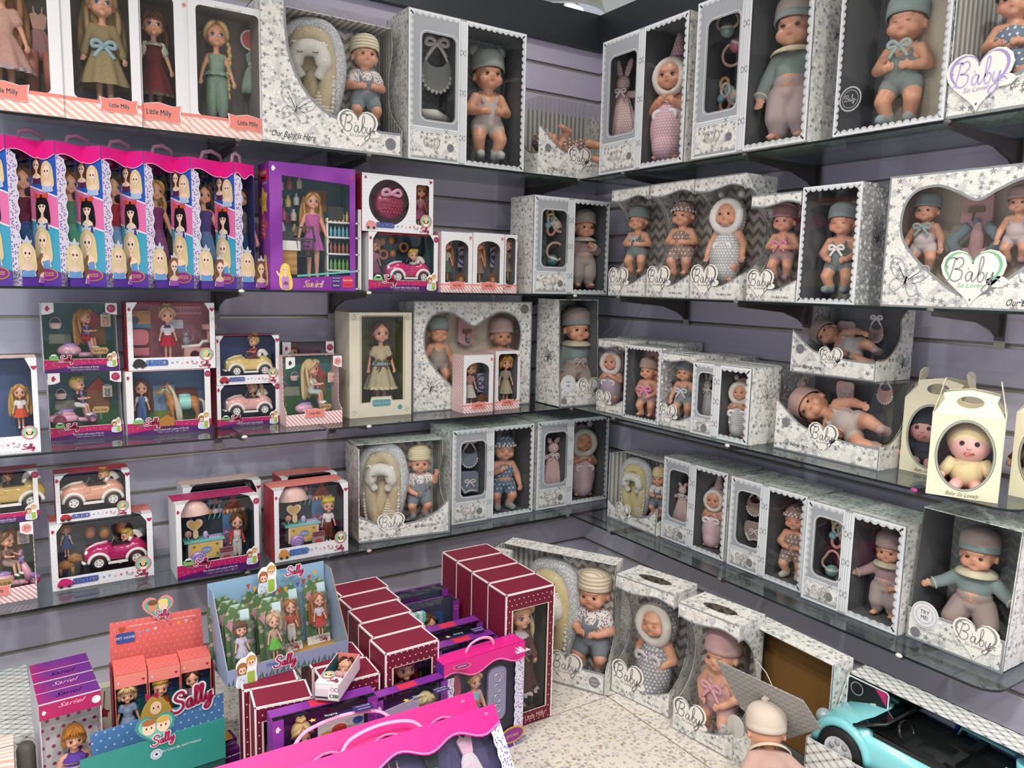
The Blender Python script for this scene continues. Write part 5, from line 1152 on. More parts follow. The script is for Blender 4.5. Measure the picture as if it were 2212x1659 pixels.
def blanket(label, P, w, h, m):
 mb = MB(); n = 9; vs = [];
 for j in range(n + 4):
  for i in range(n): vs.append((w * (i / (n - 1) - .5), -.012 + .006 * sin(i * 2.1 + j) + .004 * sin(j * 3.1), h * j / (n + 3)))
 nf = len(vs); vs += [(x, .004, z) for x, y, z in vs]; fs = []
 for j in range(n + 3):
  for i in range(n - 1): a = j * n + i; fs.append((a, a + 1, a + n + 1, a + n)); fs.append((nf + a, nf + a + n, nf + a + n + 1, nf + a + 1))
 rim = [i for i in range(n)] + [j * n + n - 1 for j in range(1, n + 4)] + [(n + 3) * n + i for i in range(n - 2, -1, -1)] + [j * n for j in range(n + 2, 0, -1)]
 for k in range(len(rim)): a, c = rim[k], rim[(k + 1) % len(rim)]; fs.append((a, nf + a, nf + c, c))
 mb.add(vs, fs, m, None, True); o = mb.build('fleece_blanket'); o.matrix_world = P; return tag(o, label, 'blanket')
def spare_dress(label, P, h, top, skirt, bow=None):
 r = thing('spare_dress', label, 'doll clothes', P @ SC(h)); t, s = mat(top, .85, 'cloth'), mat(skirt, .85, 'cloth')
 mb = MB(); mb.lathe([(.09, .62), (.16, .5), (.23, .2), (.26, .0), (.22, .01)], s, n=48, sy=.3, pleat=.12, pn=9); mb.build('skirt', r)
 mb = MB(); mb.plate([(-.1, .6), (.1, .6), (.15, .85), (.06, .92), (0, .86), (-.06, .92), (-.15, .85)], -.03, .03, t); mb.build('bodice', r)
 mb = MB(); [mb.tube([(k * .07, -.02, .9), (k * .075, -.01, 1.02)], .016, t) for k in (1, -1)]; mb.build('straps', r)
 if bow: obj('bow', ribbon_bow(mat(bow, .4, name='satin'), .08).mesh('bow'), r, M=T(0, -.08, .63))
 return r
def basket(label, P, s, col='#dfa9a6', lid='#e6c0bb'):
 r = thing('toy_basket', label, 'toy basket', P @ SC(s)); mb = MB(); mb.lathe([(.28, 0), (.36, .05), (.42, .32), (.44, .34)], fabric((col, 'stripes', (('c2', '#ece5e2'), ('p', .012), ('ang', 90)))), n=20, sy=.5); mb.build('tub', r)
 mb = MB(); mb.lathe([(.46, .33), (.45, .42), (.3, .48), (.01, .5)], PL(lid), n=20, sy=.5); mb.build('lid', r); mb = MB(); mb.tube([(.38 * cos(a), -.06, .38 + .5 * sin(a)) for a in [pi * k / 12 for k in range(13)]], .03, PL(col)); mb.build('handle', r); return r
def pet_card(label, P, s, col='#dfb0a2', bgc='#d9c38f'):
 r = thing('pet_card', label, 'toy pet', P @ SC(s)); mb = MB(); mb.plate(rrect(-.4, .4, -.55, .55, .06), 0, .03, fabric((bgc, 'stripes', (('c2', '#eee6d6'), ('p', .008))))); mb.plate(rrect(-.25, .25, .48, .7, .08), -.01, .02, mat('#8c9296', .5)); mb.build('backing_card', r)
 m = PL(col); mb = MB(); mb.ell((0, -.1, .1), (.2, .14, .19), m); mb.ell((0, -.08, -.2), (.2, .14, .22), m)
 for k in (1, -1): mb.ell((k * .19, -.08, .2), (.09, .05, .12), m); mb.ell((k * .2, -.1, -.18), (.07, .07, .13), m); mb.ell((k * .12, -.14, -.4), (.08, .08, .07), m); mb.ell((k * .07, -.235, .12), (.02, .015, .025), mat('#2c1d1a', .2))
 mb.build('pet_figure', r); return r
def plate_print(name, b, x0, x1, z0, z1, col, y, parent=None): mb = MB(); mb.box(x0, x1, y, y + .0015, z0, z1, mat(col, .6)); return mb.build(name, parent or b.r)
def sign(b, x, z, s, words, col='#b9935a', y=.012):
 mb = MB(); mb.plate([(x - s, z), (x - s * .7, z + s * .5), (x + s * .8, z + s * .45), (x + s, z + s * .1), (x + s * .75, z - s * .35), (x - s * .75, z - s * .35)], y, y + .003, mat(col, .6)); text(mb, words, x, z + s * .05, s * .5, y - .0008, M_TXT, shear=.2); mb.box(x - s * .1, x + s * .1, y + .001, y + .004, z - s * 1.2, z, mat('#4f7a45', .6)); return mb.build('signpost_print', b.r)
def pony(label, P, h):
 r = thing('toy_horse', label, 'toy horse', P @ SC(h)); k = ('horse',)
 if k not in CACHE:
  mb = MB(); cap(mb, (-.16, 0, .5), (.22, 0, .52), .14, .145); cap(mb, (-.16, 0, .54), (-.27, 0, .80), .11, .075); cap(mb, (-.27, 0, .84), (-.44, 0, .74), .08, .05)
  for s in (1, -1):
   cap(mb, (-.2, .07 * s, .45), (-.21 - .03 * s, .075 * s, .24), .06, .035); cap(mb, (-.21 - .03 * s, .075 * s, .24), (-.20 - .05 * s, .075 * s, .04), .034, .03)
   cap(mb, (.26, .07 * s, .46), (.31, .08 * s, .28), .085, .04); cap(mb, (.31, .08 * s, .28), (.28, .08 * s, .04), .036, .03); mb.ell((-.255, .05 * s, .93), (.02, .016, .045), MS)
  CACHE[k] = remesh(mb, .016, 4, 'horse_body')
 obj('body', cl(CACHE[k], mat('#b5773f', .4, name='tan_plastic')), r)
 bl = mat('#dcd2ba', .45, 'hair'); mb = MB(); [mb.tube(spl([(-.24 + .02 * i, -.06 - .01 * i, .9 - .035 * i), (-.15 + .02 * i, -.15, .72 - .05 * i), (-.1 + .02 * i, -.16, .4 - .03 * i), (-.08 + .015 * i, -.14, .12)], 4), [.03] * 5 + [.04] * 6 + [.02, .008], bl, n=7) for i in range(4)]; mb.build('mane', r)
 mb = MB(); mb.tube(spl([(.34, 0, .58), (.44, -.03, .5), (.46, -.03, .25), (.42, -.03, .06)], 4), [.03] * 4 + [.045] * 5 + [.03, .02, .01, .005], bl, n=7); mb.build('tail', r)
 tq = PL('#8fd0c5', .4); mb = MB(); mb.lathe([(.155, -.11), (.162, 0), (.155, .11)], tq, T(.06, 0, .52) @ RY(90), n=20); mb.ell((.06, -.02, .67), (.13, .1, .04), tq); mb.build('saddle', r)
 mb = MB(); ring_shape(mb, (0, 0, 0), .075, .014, tq, 16); mb.build('bridle', r, M=T(-.37, 0, .78) @ RZ(90) @ RX(25)); mb = MB(); mb.tube([(-.4, -.06, .8), (-.3, -.09, .83), (-.22, -.1, .72)], .012, tq); mb.build('rein', r); mb = MB(); mb.ell((-.32, -.07, .84), (.02, .012, .02), mat('#1d1512', .2)); mb.build('eyes', r); return r
def cart(label, P, s):
 r = thing('ice_cream_cart', label, 'toy cart', P @ SC(s)); pk, tq, pu = PL('#e6c9b9'), PL('#7cc9bd'), PL('#a07fc0')
 MB().box(-.32, .4, -.14, .14, .06, .46, pk).build('cart_body', r); mb = MB(); mb.plate(rrect(-.27, .35, .1, .42, .03), -.150, -.14, mat('#d6b564', .5)); mb.plate(oval(.05, .27, .11, .08, 18), -.156, -.15, mat('#7c8fb8', .5)); text(mb, 'Sweet', .05, .27, .07, -.158, M_WHITE, shear=.2)
 for q in ((-.2, .36), (.28, .37), (.29, .15), (-.2, .16)): mb.flat(star5(q[0], q[1], .05, .3), -.1515, mat('#3c6b45', .5))
 mb.build('printed_panel', r); MB().box(-.4, .44, -.17, .17, .46, .50, tq).build('counter', r); mb = MB(); mb.tube([(.42, 0, .49), (.5, -.05, .57), (.58, -.05, .54)], .02, pu); mb.tube([(.5, -.1, .57), (.5, .02, .6)], .015, pu); mb.build('handle', r)
 mb = MB(); w = T(-.13, -.2, .11) @ RX(90); mb.lathe([(.001, .03), (.15, .03), (.165, 0), (.15, -.02)], pu, w, n=24); mb.tube([(-.13 + .13 * (1 - t / 30) * cos(t * .45), -.232, .11 + .13 * (1 - t / 30) * sin(t * .45)) for t in range(30)], .012, PL('#b89ad4'), n=6); mb.build('spiral_wheel', r)
 MB().tube([(-.22, .05, .5), (-.22, .05, 1.2)], .018, pu).build('pole', r); mb = MB(); mb.lathe([(.36, 1.06), (.35, 1.12), (.28, 1.26), (.16, 1.36), (.02, 1.4)], PL('#e7bfb6', .4), T(-.18, .0, 0), n=24, sy=.55, pleat=-.05, pn=8); mb.build('canopy', r)
 mb = MB(); mb.plate(heart(-.16, .83, .17), -.06, -.02, PL('#ecc9c2')); mb.plate(heart(-.16, .83, .13), -.07, -.06, mat('#c7a75c', .5)); mb.build('heart_sign', r)
 for x, c, sh in ((-.3, '#c98f7e', 0), (-.15, '#d8b58c', 1), (.06, '#b9a0d0', 2)):
  mb = MB(); mb.tube([(x, -.08, .5), (x, -.08, .58)], .012, tq)
  if sh == 0: mb.ell((x, -.08, .65), (.075, .02, .075), PL(c))
  elif sh == 1: mb.plate(rrect(x - .055, x + .055, .54, .73, .05), -.1, -.06, PL(c))
  else: mb.ell((x, -.06, .58), (.06, .05, .09), PL(c)); mb.box(x + .06, x + .3, -.1, 0, .5, .54, PL(c))
  mb.build(('lollipop', 'ice_lolly', 'scoop_tub')[sh], r)
 return r
# == stocking the shelves
def loc(b, px, py, y):
 Mi = b.M.inverted(); o = Mi @ CAM; d = (Mi.to_3x3() @ ray(px, py)); t = (y - o.y) / d.y; return o + d * t
def fit(b, px, yt, yb, y, k=1.09, rz=None, floor=False):
 p, q = loc(b, px, yt, y), loc(b, px, yb, y); z0 = max(.004, q.z); h = (p.z - z0) / k
 if floor: z0 = .004; h = (p.z - z0) / k
 return inb(b, (p.x + q.x) / 2, y, z0, b.turn if rz is None else rz), h
def rest(b, px, py, y): p = loc(b, px, py, y); return inb(b, p.x, y, max(.004, p.z))
G_MILLY, G_LACE, G_CURV, G_PRIN = 'tall fashion doll cartons, top shelf', 'lace edged wardrobe cartons', 'wavy topped baby doll cartons', 'tall pink topped princess cartons'
# -- top shelf, left wall
b = put('L', 1, (0, 236), (139, 254), D=.14, H=.36); b.M = b.M @ T(-.035, 0, 0); b.W += .07
millybox(b, 'white doll carton at far left end of top shelf, pink dress doll', lab=-.02, group=G_MILLY, badge=False)
P, h = fit(b, 6, -75, 215, .07, 1.02); girl('fashion_doll', 'big doll in dusty pink dress, far left end of top shelf', P, h, 1.0, hair=('long', '#a9794e'), top=('blouse', '#cfa596'), skirt='#c69a8f', hem='#b3a0a5', hemz=.22, fl=.2)
P, h = fit(b, 84, 18, 132, .10, 1.0); spare_dress('spare pink tulle dress hanging beside the leftmost top shelf doll', P, h, '#c9a08f', '#a67a7c')
mb = MB(); [mb.tube([(x, 0, .0), (x, 0, .10)], .016, mat('#a8695a', .5)) for x in (0, .04)]; o = mb.build('doll_leggings', M=rest(b, 72, 200, .09) @ T(0, 0, .0)); tag(o, 'rust leggings packed under the spare pink tulle dress', 'doll clothes')
b = put('L', 1, (139, 254), (308, 275), D=.14, H=.365)
millybox(b, 'white doll carton on top shelf holding doll in beige linen dress', lab=.035, group=G_MILLY)
P, h = fit(b, 223, -32, 238, .07, 1.02); girl('fashion_doll', 'big doll in beige linen dress with blue ribbon sash', P, h, 1.0, hair=('long', '#b79b6d'), top=('long_sleeves', '#9c8c68'), skirt='#9c8c68', iris='#4b6a8c', extras=(('sash', '#6f7a80'), ('bow', '#8fb0b8', .51, .085), ('brim', '#a39674')), hemz=.19, fl=.2)
b = put('L', 1, (309, 276), (412, 289), D=.14, H=.355)
millybox(b, 'narrow white doll carton on top shelf holding doll in maroon pinafore', lab=-.02, labw=.055, win=(-b.W / 2 + .003, b.W / 2 - .034), group=G_MILLY)
P, h = fit(b, 333, 20, 246, .07, 1.02); girl('fashion_doll', 'big doll in maroon pinafore over speckled white blouse', P, h, 1.0, hair=('bangs', '#5a3425'), top=('blouse', ('#c9cfc4', 'floral', (('c2', '#5f6b58'), ('sc', 170)))), skirt='#6d2a30', hem='#59604c', extras=(('vest', '#6d2a30'), ('collar', '#b9c0ae')), hemz=.17, fl=.19, iris='#3d4f6d')
b = put('L', 1, (412.5, 289), (566, 305), (564, 14), D=.14, H=.352)
millybox(b, 'white doll carton on top shelf holding doll in sage romper', lab=.055, labw=.05, win=(-b.W / 2 + .02, b.W / 2 - .004), capt=True, group=G_MILLY, badge=False)
P, h = fit(b, 468, 38, 272, .07, 1.04); girl('fashion_doll', 'big blonde doll in sage green frilled romper and hat', P, h, 1.0, hair=('braid', '#d7bb85'), top=('bodice', '#93aa98'), trousers='#8aa08f', extras=(('frill', '#8fa695'), ('brim', '#b7c1bd')), iris='#5c7488')
P, h = fit(b, 546, 105, 205, .10, 1.0); spare_dress('spare mint tulle dress packed beside the sage romper doll', P, h, '#93b09e', '#9db5a8', '#b9d0b4')
mb = MB(); mb.plate(oval(0, 0, .027, n=20), -.004, 0, mat('#d9776b', .5)); mb.ribbon(oval(0, 0, .026, n=24), .005, -.0045, M_WHITE, closed=True); mb.build('round_print', b.r, M=b.M.inverted() @ rest(b, 540, 88, .10))
b = put('L', 1, (567, 303), (868, 342), (876, 49), D=.17); b.d_ = 1
bedbox(b, 'large grey star carton on top shelf with baby nest and doll', 'sweep')
P, h = fit(b, 672, 40, 283, .10, 1.03); nest('grey star baby nest standing in large top shelf carton', P @ RZ(-18), h)
P, h = fit(b, 788, 70, 280, .11); baby('baby_doll', 'baby doll in striped cap and grey dungarees, large top shelf carton', P, h, 'front', 'bent', ('beanie', STRIPY('#e6dfcb', '#c4b594', .012)), [('shirt', FLORAL), ('shorts', '#8a959b'), ('socks', '#5f686e')])
b = put('L', 1, (880, 343), (1131, 373), (889, 14), D=.16)
closet(b, 'tall silver lace wardrobe carton left of corner on top shelf', split=.46, group=G_LACE)
P, h = fit(b, 943, 92, 200, .09, 1.15); bib('grey crochet bib with white ribbon bow in top shelf wardrobe carton', P @ T(0, 0, .03), h, '#a9aca8')
MB().tube([(-.05, 0, .01), (.0, -.004, .012), (.06, 0, 0)], [.018, .02, .01], mat('#e2dfd6', .8)).build('white_tissue', b.r, M=b.M.inverted() @ rest(b, 940, 258, .09))
P, h = fit(b, 1053, 104, 348, .10); baby('baby_doll', 'baby doll in pale grey bear eared hat, top shelf left of corner', P, h, 'front', 'bent', ('bear', '#a9afaa'), [('romper', '#cfc0bd'), ('socks', '#c9c9c6')])
b = put('L', 1, (1162, 378), (1289, 384), (1166, 206), D=.2, d=.325); b.M = b.M @ T(.05, 0, 0); b.W += .10
lyingbox(b, 'low star print carton tucked into corner on top shelf, doll lying', side='s')
P = rest(b, 1193, 310, .10); baby('baby_doll', 'baby doll in brown bonnet lying in corner carton on top shelf', P @ T(-.03, 0, .0) @ RY(-80) @ RX(-15) @ T(0, 0, -.22), .26, ('chest', 'up'), 'kick', ('bonnet', SPOTTY('#8d736a', WHT, .02, .2), WHT), [('blouse', SPOTTY('#8d736a', WHT, .02, .2))], eyes='shut')
# -- top shelf, right wall
b = put('R', 1, (1293, 380), (1475, 350), (1290, 92), D=.15)
closet(b, 'silver lace wardrobe carton right of corner on top shelf, pink bunny', split=.51, group=G_LACE)
P, h = fit(b, 1346, 130, 300, .08, 1.0); bunny('pink dotted bunny comforter with long ears, top shelf', P, h)
P, h = fit(b, 1452, 82, 350, .09, 1.2); baby('baby_doll', 'baby doll in pink pointed fleece hood, top shelf right of corner', P, h, 'chest', 'straight', ('cone', SPOTTY('#cfa5b0', '#e9d5da', .01), ('#e8e0d6', 'fleece')), [('sack', SPOTTY('#d3a9b3', '#e9d5da', .01))], bow=('#efe9ea', .42, .11))
b = put('R', 1, (1492, 346), (1741, 306), (1499, 8), D=.17)
closet(b, 'silver lace wardrobe carton on top shelf with rattles and standing doll', split=.48, group=G_LACE)
for (px, yt, yb, lob), lb in zip(((1572, 14, 84, .16), (1566, 90, 160, 0)), ('clover handled rattle with mint ball, top of wardrobe window', 'oval pink rattle with rose ball, middle of wardrobe window')):
 P, h = fit(b, px, yt, yb, .08, 1.0); rattle(lb, P @ RY(25 if not lob else 0), h, '#8fb0aa' if lob else '#c2707f', '#cfb29a' if lob else '#d6aa9e', lob, not lob)
P, h = fit(b, 1564, 165, 245, .08, 1.0); keys('bunch of pastel teething charms in top shelf wardrobe window', P, h)
P, h = fit(b, 1716, -14, 308, .10); baby('baby_doll', 'baby doll in grey top, lace collar and pink trousers, top shelf', P, h, 'down', 'straight', ('band', '#c9b7b0', '#a3b0ae'), [('sweater', '#9fada9'), ('pants', '#cdb8b7'), ('collar', '#e5dcbb'), ('cuffs', '#e5dcbb')])
b = put('R', 1, (1798, 297), (2038, 259), D=.16, H=.44)
lacebox(b, 'big lace edged carton on top shelf, sleeping doll on cream fleece')
blanket('cream fleece blanket behind sleeping doll, top shelf right', inb(b, .02, b.D - .035), b.W * .72, b.H * .9, M_FLEECE)
P, h = fit(b, 1953, -18, 272, .08); baby('baby_doll', 'sleeping baby doll in grey and white romper, top shelf right', P, h, 'front', 'bent', ('beanie', '#98aaa8'), [('romper', '#8e9a95'), ('socks', '#a3b1ae')], eyes='shut', bow=('#9fb0ad', .62, .08))
fm = MB(); fm.ribbon(oval(0, 0, .028, n=28), .004, -.001, M_SIL, closed=True); fm.ribbon(oval(0, 0, .021, n=24), .0015, -.001, M_SIL, closed=True); script(fm, 'Baby', 0, 0, .014, -.0015, M_SIL, wd=.12); fm.build('round_seal', b.r, M=T(-b.W * .34, -.002, .085))
b = put('R', 1, (2043, 258), (2300, 220), D=.17, d=.35, H=.42)
bedbox(b, 'star carton at right end of top shelf, doll in blue', 'bowl'); heart_logo(b, -b.W * .22, .17 * b.H, .062, -.006, '#b9a6dd', '#b7a4e0')
P, h = fit(b, 2190, -60, 215, .09); baby('baby_doll', 'baby doll in blue frilled outfit at right end of top shelf', P, h, 'front', 'bent', ('bonnet', SPOTTY('#76899b', WHT, .02, .2), WHT), [('blouse', SPOTTY('#76899b', WHT, .02, .2)), ('socks', '#3f2f2e')])
# -- second shelf, left wall: six princess cartons standing cornerwise
M_HOT = mat('#e0218a', .4, name='hot_pink_card'); M_BLUEP = mat('#2458b8', .45); M_PINKP = mat('#df6fa8', .45); M_TQP = mat('#3f9fc0', .45); M_VIO = mat('#5b3a9e', .45); M_LACEP = mat('#d9d4e6', .5, 'floral', c2='#5b4ea6', c3='#8f5fb0', sc=150, r=.3); M_NIGHT = mat('#1d2a52', .6)
def portrait(mb, cx, cz, s, hair, dress, y, M, tiara=None, bow=None, bangs=False):
 F = lambda pts, c, k: mb.flat([(cx + a * s, cz + q * s) for a, q in pts], y - .0003 * k, mat(c, .5), M)
 F(spl([(-.42, .3), (-.5, -.4), (-.4, -1.0), (.5, -1.0), (.55, -.3), (.42, .3), (0, .62)], 4, True), hair, 1); F([(-.5, -1.25), (-.35, -.75), (-.12, -.6), (.12, -.6), (.35, -.75), (.5, -1.25)], '#f0d3bf', 2)
 F([(-.42, -1.3), (-.38, -.9), (0, -.98), (.38, -.9), (.42, -1.3)], dress, 3); F([(-.1, -.65), (.1, -.65), (.08, -.2), (-.08, -.2)], '#ecc8b2', 3); F(spl([(-.27, .12), (-.2, -.22), (0, -.4), (.2, -.22), (.27, .12), (0, .38)], 4, True), '#f3d6c2', 4)
 if bangs: F(spl([(-.34, .05), (-.36, .4), (0, .62), (.36, .4), (.34, .05), (0, .1)], 3, True), hair, 5)
 else: F(spl([(-.32, .0), (-.3, .42), (0, .6), (.3, .42), (.32, .0), (.18, .26), (0, .36), (-.2, .24)], 3, True), hair, 5)
 for k in (-1, 1): F(oval(.12 * k, -.02, .055, .07, 8), '#2e211f', 6)
 F(oval(0, -.24, .05, .025, 8), '#c2525c', 6)
 if tiara: F([(-.26, .5), (-.3, .72), (-.14, .66), (0, .95), (.14, .66), (.3, .72), (.26, .5), (0, .58)], '#c6ccd6', 7)
 if bow: F([(-.5, .75), (-.05, .55), (-.1, .45), (-.45, .42)], bow, 7); F([(.5, .75), (.05, .55), (.1, .45), (.45, .42)], bow, 7)
def princess(i, lt, lb, ft, fb, gown, nm):
 A, F = on_wall('L', lb[0], lb[1], .255), on_wall('L', fb[0], fb[1], .33); z = SZ[2] + .0005
 w = Vector((F.x - A.x, F.y - A.y, 0)).length; th = atan2(F.y - A.y, F.x - A.x); b = Bx(); b.H = height_at(Vector((F.x, F.y, z)), ft[1])
 b.W, b.D = (.17 if i < 5 else .07), w; ang = th + pi / 2
 b.M = T(F.x, F.y, z) @ Matrix.Rotation(ang, 4, 'Z') @ T(b.W / 2, 0, 0); W, H, D = b.W / 2, b.H, b.D
 start(b, 'princess_carton', 'pink topped princess carton with %s gown inside, %s' % (gown[1], nm), 'box', G_PRIN)
 shell(b, M_VIO, M_NIGHT, top=M_HOT, skip='l', dtop=1); L = T(-W, 0, 0) @ RZ(-90)
 mb = MB(); mb.flat([(-D, 0), (0, 0), (0, H), (-D, H)], 0, M_TQP, L)
 yy = lambda k: -.0003 * k
 mb.flat([(-D, .0), (0, 0), (0, .10 * H), (-D, .14 * H)], yy(1), M_VIO, L); mb.flat([(-D, .47 * H), (0, .40 * H), (0, .62 * H), (-D, .70 * H)], yy(1), M_PINKP, L); mb.flat([(-D, .70 * H), (0, .62 * H), (0, .9 * H), (-D, .95 * H)], yy(1), M_BLUEP, L)
 for za, zb_ in ((.47, .40), (.70, .62)): mb.ribbon([(-D, za * H), (0, zb_ * H)], .004, yy(2), M_WHITE, L)
 portrait(mb, -D * .62, .325 * H, .055, '#dcc596', '#5f95cf', yy(2), L, tiara=True); portrait(mb, -D * .58, .56 * H, .046, '#17141a', '#3b3a9a', yy(2), L, bow='#d9542f', bangs=True); portrait(mb, -D * .72, .845 * H, .036, '#5c2f24', '#5a2352', yy(2), L); portrait(mb, -D * .34, .80 * H, .040, '#e0c69a', '#a9bfe6', yy(4), L)
 mb.flat(oval(-D * .5, .085 * H, D * .4, .045 * H, 20), yy(3), mat('#d9a84a', .4, metal=.4), L); mb.flat(oval(-D * .5, .085 * H, D * .36, .038 * H, 20), yy(4), mat('#8d2f8a', .45), L); text(mb, 'pricess', -D * .5, .09 * H, .02, yy(5), mat('#e3c36a', .4, metal=.3), L, wx=.8, shear=.15)
 wv = [(-D * (1 - t / 8), (.90 + .022 * sin(t / 8 * 5.2 + 1.6)) * H) for t in range(9)]; mb.flat(wv + [(0, H), (-D, H)], yy(9), M_HOT, L); mb.ribbon(wv, .0022, yy(10), mat('#f1a9d0', .5), L); mb.build('printed_side', b.r)
 f = MB(); wv = [(-W + b.W * t / 12, (.90 + .022 * sin(t / 12 * 9 + .2)) * H) for t in range(13)]; f.plate(wv + [(W, H), (-W, H)], -.0004, .001, M_HOT); f.ribbon(wv, .0022, -.0008, mat('#f1a9d0', .5))
 lw = [(-W + .024 + .003 * sin(k * 1.6), .08 * H + k * .026 * H) for k in range(32)]; f.plate([(-W, .0)] + [(-W + .024, 0)] + lw + [(-W, .92 * H)], -.0003, .001, M_LACEP); f.ribbon(lw, .003, -.0008, M_WHITE); f.plate([(-W, 0), (W, 0), (W, .1 * H), (-W, .1 * H)], -.0003, .001, M_VIO)
 portrait(f, -W + .040, .285 * H * .8, .046, '#e0cfa0', '#6fa2d6', -.001, I4, tiara=True); portrait(f, -W + .088, .2 * H * .85, .042, '#7a5a3c', '#a664b8', -.002, I4, tiara=True); f.build('front_panel', b.r); pane(b, rect(b, .002), m=FILM2)
 hd = MB(); hd.tube([(-W * .2, D * .5, H), (-W * .1, D * .5, H + .025), (W * .25, D * .5, H + .033), (W * .6, D * .5, H + .025), (W * .7, D * .5, H)], .006, mat('#e7b9d0', .5), flat=.4); hd.build('strap_handle', b.r)
 girl('princess_doll', 'slim princess doll in %s gown, %s' % (gown[1], nm), inb(b, -.01 if i < 5 else .02, b.D * .55, .01, -20), H * .86, .72, 'slim', hair=('wavy', gown[2]), top=('bodice', gown[3]), skirt=gown[0], hemz=.02, fl=.15)
E1 = (('#2f4d86', 'navy blue', '#5b3a2a', '#59293a'), ('#4f9a80', 'emerald green', '#7a4a30', '#3f8a6d'), ('#7d9fcf', 'pale blue', '#1d1a1d', '#a1343c'), ('#8a4f86', 'plum purple', '#c9a45a', '#7a3d72'), ('#5f7fae', 'slate blue', '#3a2a28', '#4d4a86'), ('#31557a', 'dark teal', '#2a2224', '#6d6a72'))
NMS = ('leftmost in the row', 'second from left', 'third from left', 'fourth from left', 'fifth from left', 'last before the purple shopping carton')
for i, q in enumerate((((-55, 283), (-30, 616), (14, 290.5), (29.5, 617)), ((62, 302), (77, 619.5), (121, 304), (134, 620)), ((160.5, 313), (172, 621), (218, 315), (231, 622.5)), ((259, 323), (267, 623.5), (313, 326), (321, 625)), ((372, 335), (375, 623), (418, 338), (420, 625)), ((466, 347), (468, 624), (510, 349.5), (511, 626)))):
 princess(i, *q, E1[i], NMS[i])
M_PUR2 = mat('#7a2b93', .42, 'gradient', c2='#8f3fa6', name='purple_card'); M_YEL = mat('#e0b84a', .5)
def girl_print(mb, cx, cz, s, y, M=None):
 F = lambda pts, c, k: mb.flat([(cx + a * s, cz + q * s) for a, q in pts], y - .0003 * k, mat(c, .5), M)
 F(spl([(-.3, .9), (-.45, .3), (-.5, -.4), (-.3, -1), (.5, -1), (.6, -.3), (.4, .4), (.35, .9), (0, 1.1)], 4, True), '#e0c352', 1); F([(-.25, -1), (-.3, -.2), (-.15, .1), (.2, .1), (.32, -.2), (.3, -1)], '#b884c4', 2)
 F([(-.1, .0), (.1, .0), (.08, .4), (-.08, .4)], '#efc7a6', 3); F(spl([(-.2, .6), (-.12, .32), (0, .24), (.12, .32), (.2, .6), (0, .85)], 4, True), '#f4d2b3', 4); F([(-.32, -.1), (-.6, .1), (-.75, .45), (-.62, .45), (-.45, .2), (-.2, .1)], '#f0caa9', 3); F([(-.2, -.6), (-.05, -.35), (.2, -.4), (.25, -.65)], '#8a3a7a', 5)
 for k in (-1, 1): F(oval(.08 * k, .56, .035, .05, 8), '#2e211f', 6)
 F(oval(0, .4, .05, .02, 8), '#c2525c', 6); F(spl([(-.22, .6), (-.2, .9), (.05, 1.02), (.24, .85), (.22, .6), (.1, .82)], 3, True), '#e6cc63', 5)
b = put('L', 2, (585, 630), (768, 621), (581, 347), D=.115, d=.335)
start(b, 'shopping_doll_carton', 'large purple shopping doll carton beside the pink topped cartons', 'box'); shell(b, M_PUR2, M_TEAL, inner_back=mat('#37646b', .6)); W, H, D = b.W / 2, b.H, b.D
hole = [(-W * .72, .09 * H), (W * .86, .13 * H), (W * .86, .87 * H), (-W * .72, .9 * H)]; f = MB(); f.plate(rect(b), -.0006, .0014, M_PUR2, holes=[hole]); f.ribbon([(-W * .4, .115 * H), (W, .165 * H)], .005, -.001, mat('#62b6b0', .5))
mb_l = T(-W - .0004, 0, 0) @ RZ(-90); f.flat([(-D * .88, .86 * H), (-D * .1, .86 * H), (-D * .1, .95 * H), (-D * .88, .95 * H)], 0, mat('#d3324f', .5), mb_l); text(f, 'Supermarket', -D * .49, .925 * H, .0165, -.0006, M_WHITE, mb_l, wx=.75); text(f, 'Shopping', -D * .49, .885 * H, .0165, -.0006, M_TXT, mb_l, wx=.8, bold=.0004); text(f, 'Go Shopping', -D * .35, .842 * H, .009, -.0006, M_WHITE, mb_l)
f.flat(star5(-D * .9, .945 * H, .01), -.0009, M_YEL, mb_l); f.flat(star5(-D * .5, .70 * H, .045, .62, 100), 0, M_YEL, mb_l); f.flat(star5(-D * .55, .50 * H, .047, .62, 80), 0, mat('#cf4a6d', .5), mb_l)
for i, t_ in enumerate(('Do', 'everything', 'you like')): text(f, t_, -D * .5, (.735 - i * .03) * H, .0095, -.0006, mat('#a58330', .5), mb_l, rot=15)
for i, t_ in enumerate(('Play', 'computer', 'and', 'photography')): text(f, t_, -D * .55, (.545 - i * .032) * H, .0095, -.0006, M_WHITE, mb_l, rot=-12)
girl_print(f, -D * .42, .155 * H, .042, 0, mb_l); girl_print(f, -W * .68, .105 * H, .036, -.003); text(f, 'Sariel', -W * .02, .05 * H, .032, -.0025, M_WHITE, shear=.3, wx=.8, bold=.0016); text(f, 'Sariel', -W * .02, .05 * H, .032, -.003, mat('#b32a4a', .4), shear=.3, wx=.8)
f.flat([(W * .42, .02 * H), (W * .62, .02 * H), (W * .62, .13 * H), (W * .42, .13 * H)], -.001, mat('#3b2a6d', .5)); text(f, 'YOU CAN BE', W * .52, .105 * H, .006, -.0014, M_WHITE, wx=.7); text(f, 'ANYTHING', W * .52, .08 * H, .006, -.0014, M_WHITE, wx=.7); text(f, 'Sariel', W * .52, .045 * H, .009, -.0014, M_WHITE, shear=.3)
